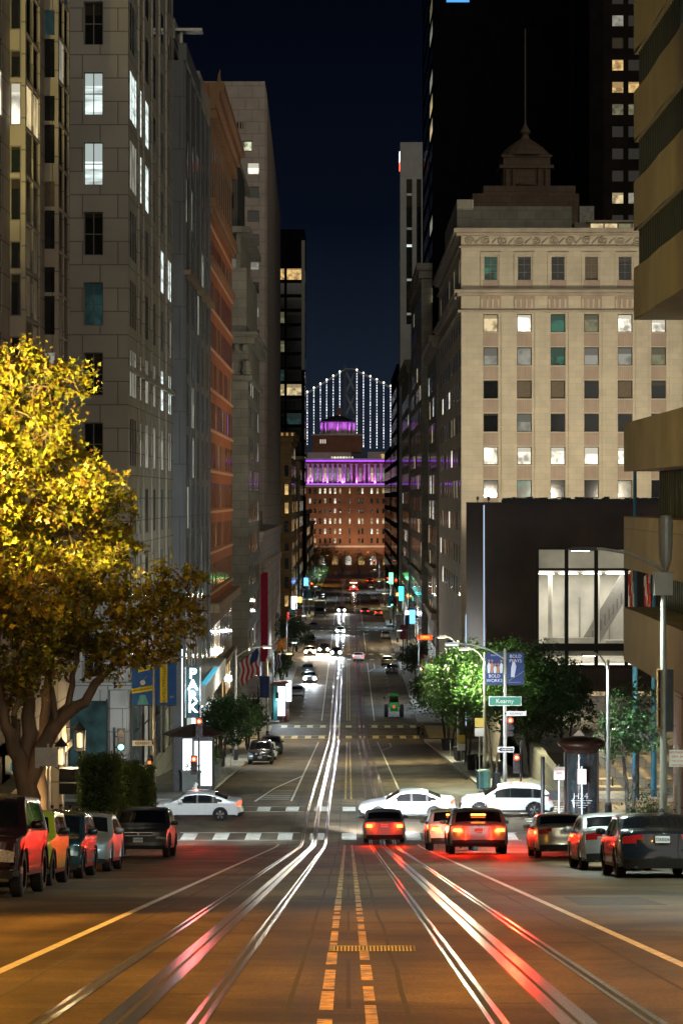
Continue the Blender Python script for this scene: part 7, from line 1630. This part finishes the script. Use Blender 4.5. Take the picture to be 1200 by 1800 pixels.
# flags
def flag(label, p, d, w_, h_, cols, stars=None, bear=False, rodlen=3.2):
    t = thing('flag', label, 'flag', p); d = Vector(d).normalized(); q = MB(); q.tube([(0, 0, 0), tuple(d*rodlen)], .04, M['dark_metal'], 6); q.build('staff', t, off=(0, 0, 0))
    q = MB(); n_ = 13
    for i in range(n_):
        for j in range(8):
            def P(a, b_): u = a/n_; v = b_/8; base = d*(rodlen-v*w_*1.1); return (base.x+.10*sin(u*9+v*5), base.y+.12*sin(v*10+u*3), base.z-u*h_*1.0+.0)
            m_ = cols[j % len(cols)]
            if stars and i < 6 and j < 3+0: m_ = stars
            q.poly([P(i, j), P(i, j+1), P(i+1, j+1), P(i+1, j)], m_)
    q.build('cloth', t, off=(0, 0, 0)); return t
nvy = mat('flag_blue', (.02, .04, .16), .8, 0, .1)
flag('striped red and white flag hanging from a staff on the orange brick building', (-12.0, 262, wz(1172, 262)), (1.7, 0, 1.3), 2.2, 2.7, [frd, fwh], nvy)
flag('white flag with red edge among the trees on the right facade', (12.6, 330, wz(1165, 330)), (-1.6, 0, .7), 2.0, 3.4, [frd, fwh, fwh, fwh, fwh])
flag('dark patterned flag on the bank hall at the left', (-11.8, 352, wz(1165, 352)), (1.6, 0, 1.2), 1.8, 2.4, [nvy, fwh])
flag('orange pennant flag farther along the left facades', (-11.8, 372, wz(1140, 372)), (1.8, 0, 1.3), 1.6, 1.8, [mat('flag_orange', (.6, .25, .03), .8, 0, .1)])
t = thing('vertical_sign', 'dark vertical bank sign on the corner beside the hall', 'sign', (12.3, 288, wz(1170, 288))); q = MB(); q.box(-.9, 0, -.1, .1, 0, 2.9, mat('sign_navy', (.03, .03, .10), .4, 0, .1)); q.build('panel', t, off=(0, 0, 0)); text(t, 'usbank', (-.45, -.12, 1.2), .75, white_m, ry=-pi/2, sx=.8)
t = thing('blade_sign', 'small red lit sign projecting above the flags on the right', 'sign', (12.9, 376, wz(1125, 376))); q = MB(); q.box(-2.6, -.3, -.1, .1, 0, .75, emit('sign_red_lit', (1, .12, .02), 1.2)); q.box(-.3, 0, -.05, .05, .2, .5, M['dark_metal']); q.build('panel', t, off=(0, 0, 0)); text(t, 'OPEN', (-1.4, -.12, .38), .5, emit('sign_yellow_lit', (1, .7, .1), 2))
# diagonal steps and plaza at the right
t = thing('plaza_steps', 'broad slanting stone steps of the plaza behind the round kiosk', 'steps', (20, 165, G(165))); q = MB(); sm = stone('plaza_stone', (.3, .26, .2), 1.2, .6, .6, .7, .12)
zp = G(152)+.2
for k in range(14): q.box(12.9+k*.62, 40, 148+k*1.2, 152+k*1.2+.3, zp-4, zp+.36*k, sm)
q.box(12.4, 12.9, 147, 205, -24, zp+1.0, sm).box(12.4, 42, 178, 229, -26, zp-.5, sm); q.build('step', t)
q = MB()
for k in range(9): q.bar((13.3+k*1.15, 146.5, zp+3.9-k*.05), (17.2+k*1.15, 146.5, zp-.2), .16, .5, sm)
q.build('ribbed_wall', t)
t = thing('curved_bench', 'curved grey stone bench beside the grey pole at the right corner', 'bench', (wx(1085, 118), 118, G(118)+.15)); q = MB()
q.tube([(1.6*cos(a), 1.2*sin(a)+.4, .48) for a in [pi+.3+i*.25 for i in range(10)]], .14, M['concrete'], 8)
for a in (pi+.6, pi+2.2): q.tube([(1.6*cos(a), 1.2*sin(a)+.4, 0), (1.6*cos(a), 1.2*sin(a)+.4, .4)], .1, M['concrete'], 8)
q.build('seat', t, off=(0, 0, 0), smooth=True)
t = thing('planter', 'low orange-brown planter wall behind the silver parked car', 'planter', (wx(1078, 96), 96, G(96)+.15)); q = MB(); q.box(-.8, 1.6, -.4, .6, 0, .9, mat('planter_ochre', (.3, .15, .05), .7, 0, .2, 2)); q.build('wall', t, off=(0, 0, 0))
# cafe parasol and railing behind the left cars
Y = 104; t = thing('cafe_awning', 'black cafe windbreak panel on a frame by the beige building', 'awning', (wx(122, Y), Y, G(Y)+.15)); z_ = lambda py: wz(py, Y)-G(Y)-.15; q = MB(); q.prism([(-.42, z_(1374)), (.42, z_(1374)), (.42, z_(1351)), (-.42, z_(1351))], 'y', -.1, .6, blk_m).box(-.42, .42, -.05, .6, z_(1396), z_(1377), blk_m); q.build('canvas', t, off=(0, 0, 0)); q = MB()
for x in (-.42, .42): q.box(x-.02, x+.02, -.12, -.08, 0, z_(1351), M['metal'])
q.box(-.42, .42, -.13, -.09, z_(1376.5), z_(1375), M['metal']); q.build('frame', t, off=(0, 0, 0))
t = thing('railing', 'thin dark pavement railing behind the people on the left', 'railing', (-9.6, 106, G(106)+.15)); q = MB()
for k in range(22): q.box(-1.6+k*.15, -1.58+k*.15, 0, .02, 0, 1.0, M['metal'])
q.box(-1.65, 1.6, -.01, .03, 1.0, 1.04, M['metal']); q.build('bars', t, off=(0, 0, 0))
for i, px in enumerate((173,)):
    t = thing('traffic_cone', 'orange traffic cone standing behind the pale sedan', 'cone', (wx(173, 100), 100, G(100)+.15)); q = MB(); q.box(-.2, .2, -.2, .2, 0, .04, mat('cone_orange', (.7, .16, .02), .5, 0, .05)); q.lathe([(.15, .04), (.03, 1.5), (0, 1.5)], (0, 0, 0), MC['cone_orange'], 14); q.build('cone', t, off=(0, 0, 0))

# ================================================================ people
skin_m = mat('skin', (.33, .19, .12), .5, 0, .08, 6); hair_m = mat('hair_dark', (.015, .011, .009), .7, 0, .2, 20)
def person(label, X, Y, h, top, bottom, face=0, seed=0, walk=.0, arm=.1, group=None):
    t = thing('person', label, 'person', (X, Y, G(Y)+.15), face, group); s = h/1.75
    V, E, Rr = [], [], []
    def v(p, r_): V.append(Vector(p)*s); Rr.append(r_*s); return len(V)-1
    pel = v((0, 0, .95), .135); wa = v((0, 0, 1.1), .12); ch = v((0, -.01, 1.3), .15); nk0 = v((0, 0, 1.45), .085); nk = v((0, -.01, 1.52), .055); hd0 = v((0, -.02, 1.58), .07); hd = v((0, -.015, 1.66), .085); tp_ = v((0, -.005, 1.73), .06)
    E += [(pel, wa), (wa, ch), (ch, nk0), (nk0, nk), (nk, hd0), (hd0, hd), (hd, tp_)]
    nose = v((0, -.115, 1.625), .014); E.append((hd0, nose))
    for sg in (-1, 1):
        sh = v((sg*.18, 0, 1.42), .06); el = v((sg*.24, .03*sg*walk, 1.14), .042); wr_ = v((sg*.25, -.08-arm, .93+arm*.6), .028); pm_ = v((sg*.25, -.11-arm, .86+arm*.6), .03); E += [(ch, sh), (sh, el), (el, wr_), (wr_, pm_)]
        for f in range(4): a = v((sg*.25+(f-1.5)*.02*1, -.13-arm, .80+arm*.6), .009); b_ = v((sg*.25+(f-1.5)*.02, -.125-arm+.02, .76+arm*.6+abs(f-1.5)*.008), .008); E += [(pm_, a), (a, b_)]
        th = v((sg*.25-sg*.045, -.15-arm, .84+arm*.6), .01); E.append((wr_, th))
        hp = v((sg*.095, 0, .9), .095); kn = v((sg*.1, -.05+sg*.22*walk, .5), .062); an = v((sg*.1, .03+sg*.30*walk, .09), .042); to = v((sg*.11, -.13+sg*.30*walk, .04), .035); E += [(pel, hp), (hp, kn), (kn, an), (an, to)]
    me = bpy.data.meshes.new('body'); me.from_pydata(V, E, []); o = bpy.data.objects.new('tmp', me); sc.collection.objects.link(o)
    md = o.modifiers.new('s', 'SKIN'); md.use_smooth_shade = True
    for i, r_ in enumerate(Rr): me.skin_vertices[0].data[i].radius = (r_, r_*.85)
    me.skin_vertices[0].data[0].use_root = True
    sb = o.modifiers.new('u', 'SUBSURF'); sb.levels = 1; sb.render_levels = 1
    bpy.context.view_layer.update(); nm = bpy.data.meshes.new_from_object(o.evaluated_get(bpy.context.evaluated_depsgraph_get())); bpy.data.objects.remove(o)
    nm.materials.clear()
    for m_ in (skin_m, top, bottom, M['black'], hair_m): nm.materials.append(m_)
    for p in nm.polygons:
        z = p.center.z/s; x = abs(p.center.x/s); y = p.center.y/s
        p.material_index = 4 if (z > 1.665 or (z > 1.57 and y > .02)) else 0 if z > 1.49 else (0 if (x > .19 and z < .97+arm*.6) else (1 if (z > .97 or x > .19) else (3 if z < .1 else 2)))
    b_ = place('body', nm, t, (0, 0, 0))
    q = MB()
    for sg in (-1, 1): q.lathe([(0, -.009), (.012, 0), (0, .009)], (sg*.03*s, -.092*s, 1.655*s), M['black'], 6)
    q.box(-.022*s, .022*s, -.1*s, -.094*s, 1.585*s, 1.59*s, mat('lips', (.25, .08, .07), .5, 0, 0)); q.build('face', t, off=(0, 0, 0)); return t
coat = mat('coat_black', (.015, .015, .018), .85, 0, .2, 5); coat2 = mat('coat_navy', (.02, .025, .05), .85, 0, .2, 5); jeans = mat('trousers_dark', (.02, .025, .04), .8, 0, .2, 5); tee = mat('shirt_white', (.7, .7, .7), .8, 0, .05); tee2 = mat('jacket_brown', (.15, .08, .04), .8, 0, .2)
def pp(px, py, Y, *a, **k): pass
PPL = 'people waiting behind the parked cars'
for (px, pyt, Y, lb, tp_, fc) in ((64, 1411, 94, 'person in black facing the street beside the big tree trunk', coat, .1), (92, 1414, 97, 'person in a dark coat seen from behind left of the cafe windbreak', coat2, 2.8), (107, 1412, 98, 'hunched person in black in the middle of the waiting group', coat, 2.2), (124, 1414, 99, 'person in a dark coat below the cafe windbreak', coat2, 3.3), (136, 1420, 100, 'shorter person in black at the right end of the waiting group', coat, 3.0), (29, 1415, 88, 'dark-haired person half hidden by the lime yellow car', coat2, 3.0)):
    person(lb, wx(px, Y), Y, min(1.9, wz(pyt, Y)-G(Y)-.15), tp_, jeans, fc, group=PPL)
person('pedestrian in a white shirt on the wide left pavement past the second crossing', wx(492, 335)-.0, 335, 1.8, tee, tee2, 0, walk=.6)
person('pedestrian in dark clothes near the lit bank hall entrance', -10.6, 362, 1.75, coat, jeans, 3, walk=.5)
person('pedestrian in a brown jacket on the right pavement near the far banners', 10.2, 452, 1.75, tee2, jeans, 0, walk=.5)
for i, (px, Y, c_, f_) in enumerate(((735, 268, coat, 0), (742, 262, tee2, 2.9), (446, 300, tee2, .4), (728, 330, coat2, 3.1), (722, 350, tee, .1), (470, 318, coat, 3))):
    person(['pedestrian in black walking on the right pavement by the red kerb', 'pedestrian in a brown jacket walking away on the right pavement by the red kerb', 'pedestrian in a brown jacket at the left corner of the second crossing', 'pedestrian in navy walking away on the right beyond the green tractor', 'pedestrian in a white shirt on the right far beyond the green tractor', 'pedestrian in black on the left pavement beside the lit news kiosk'][i], wx(px, Y), Y, 1.75, c_, jeans, f_, walk=.5)
bpy.context.view_layer.update()
for o in sc.objects:
    if '_wc' in o: del o['_wc']
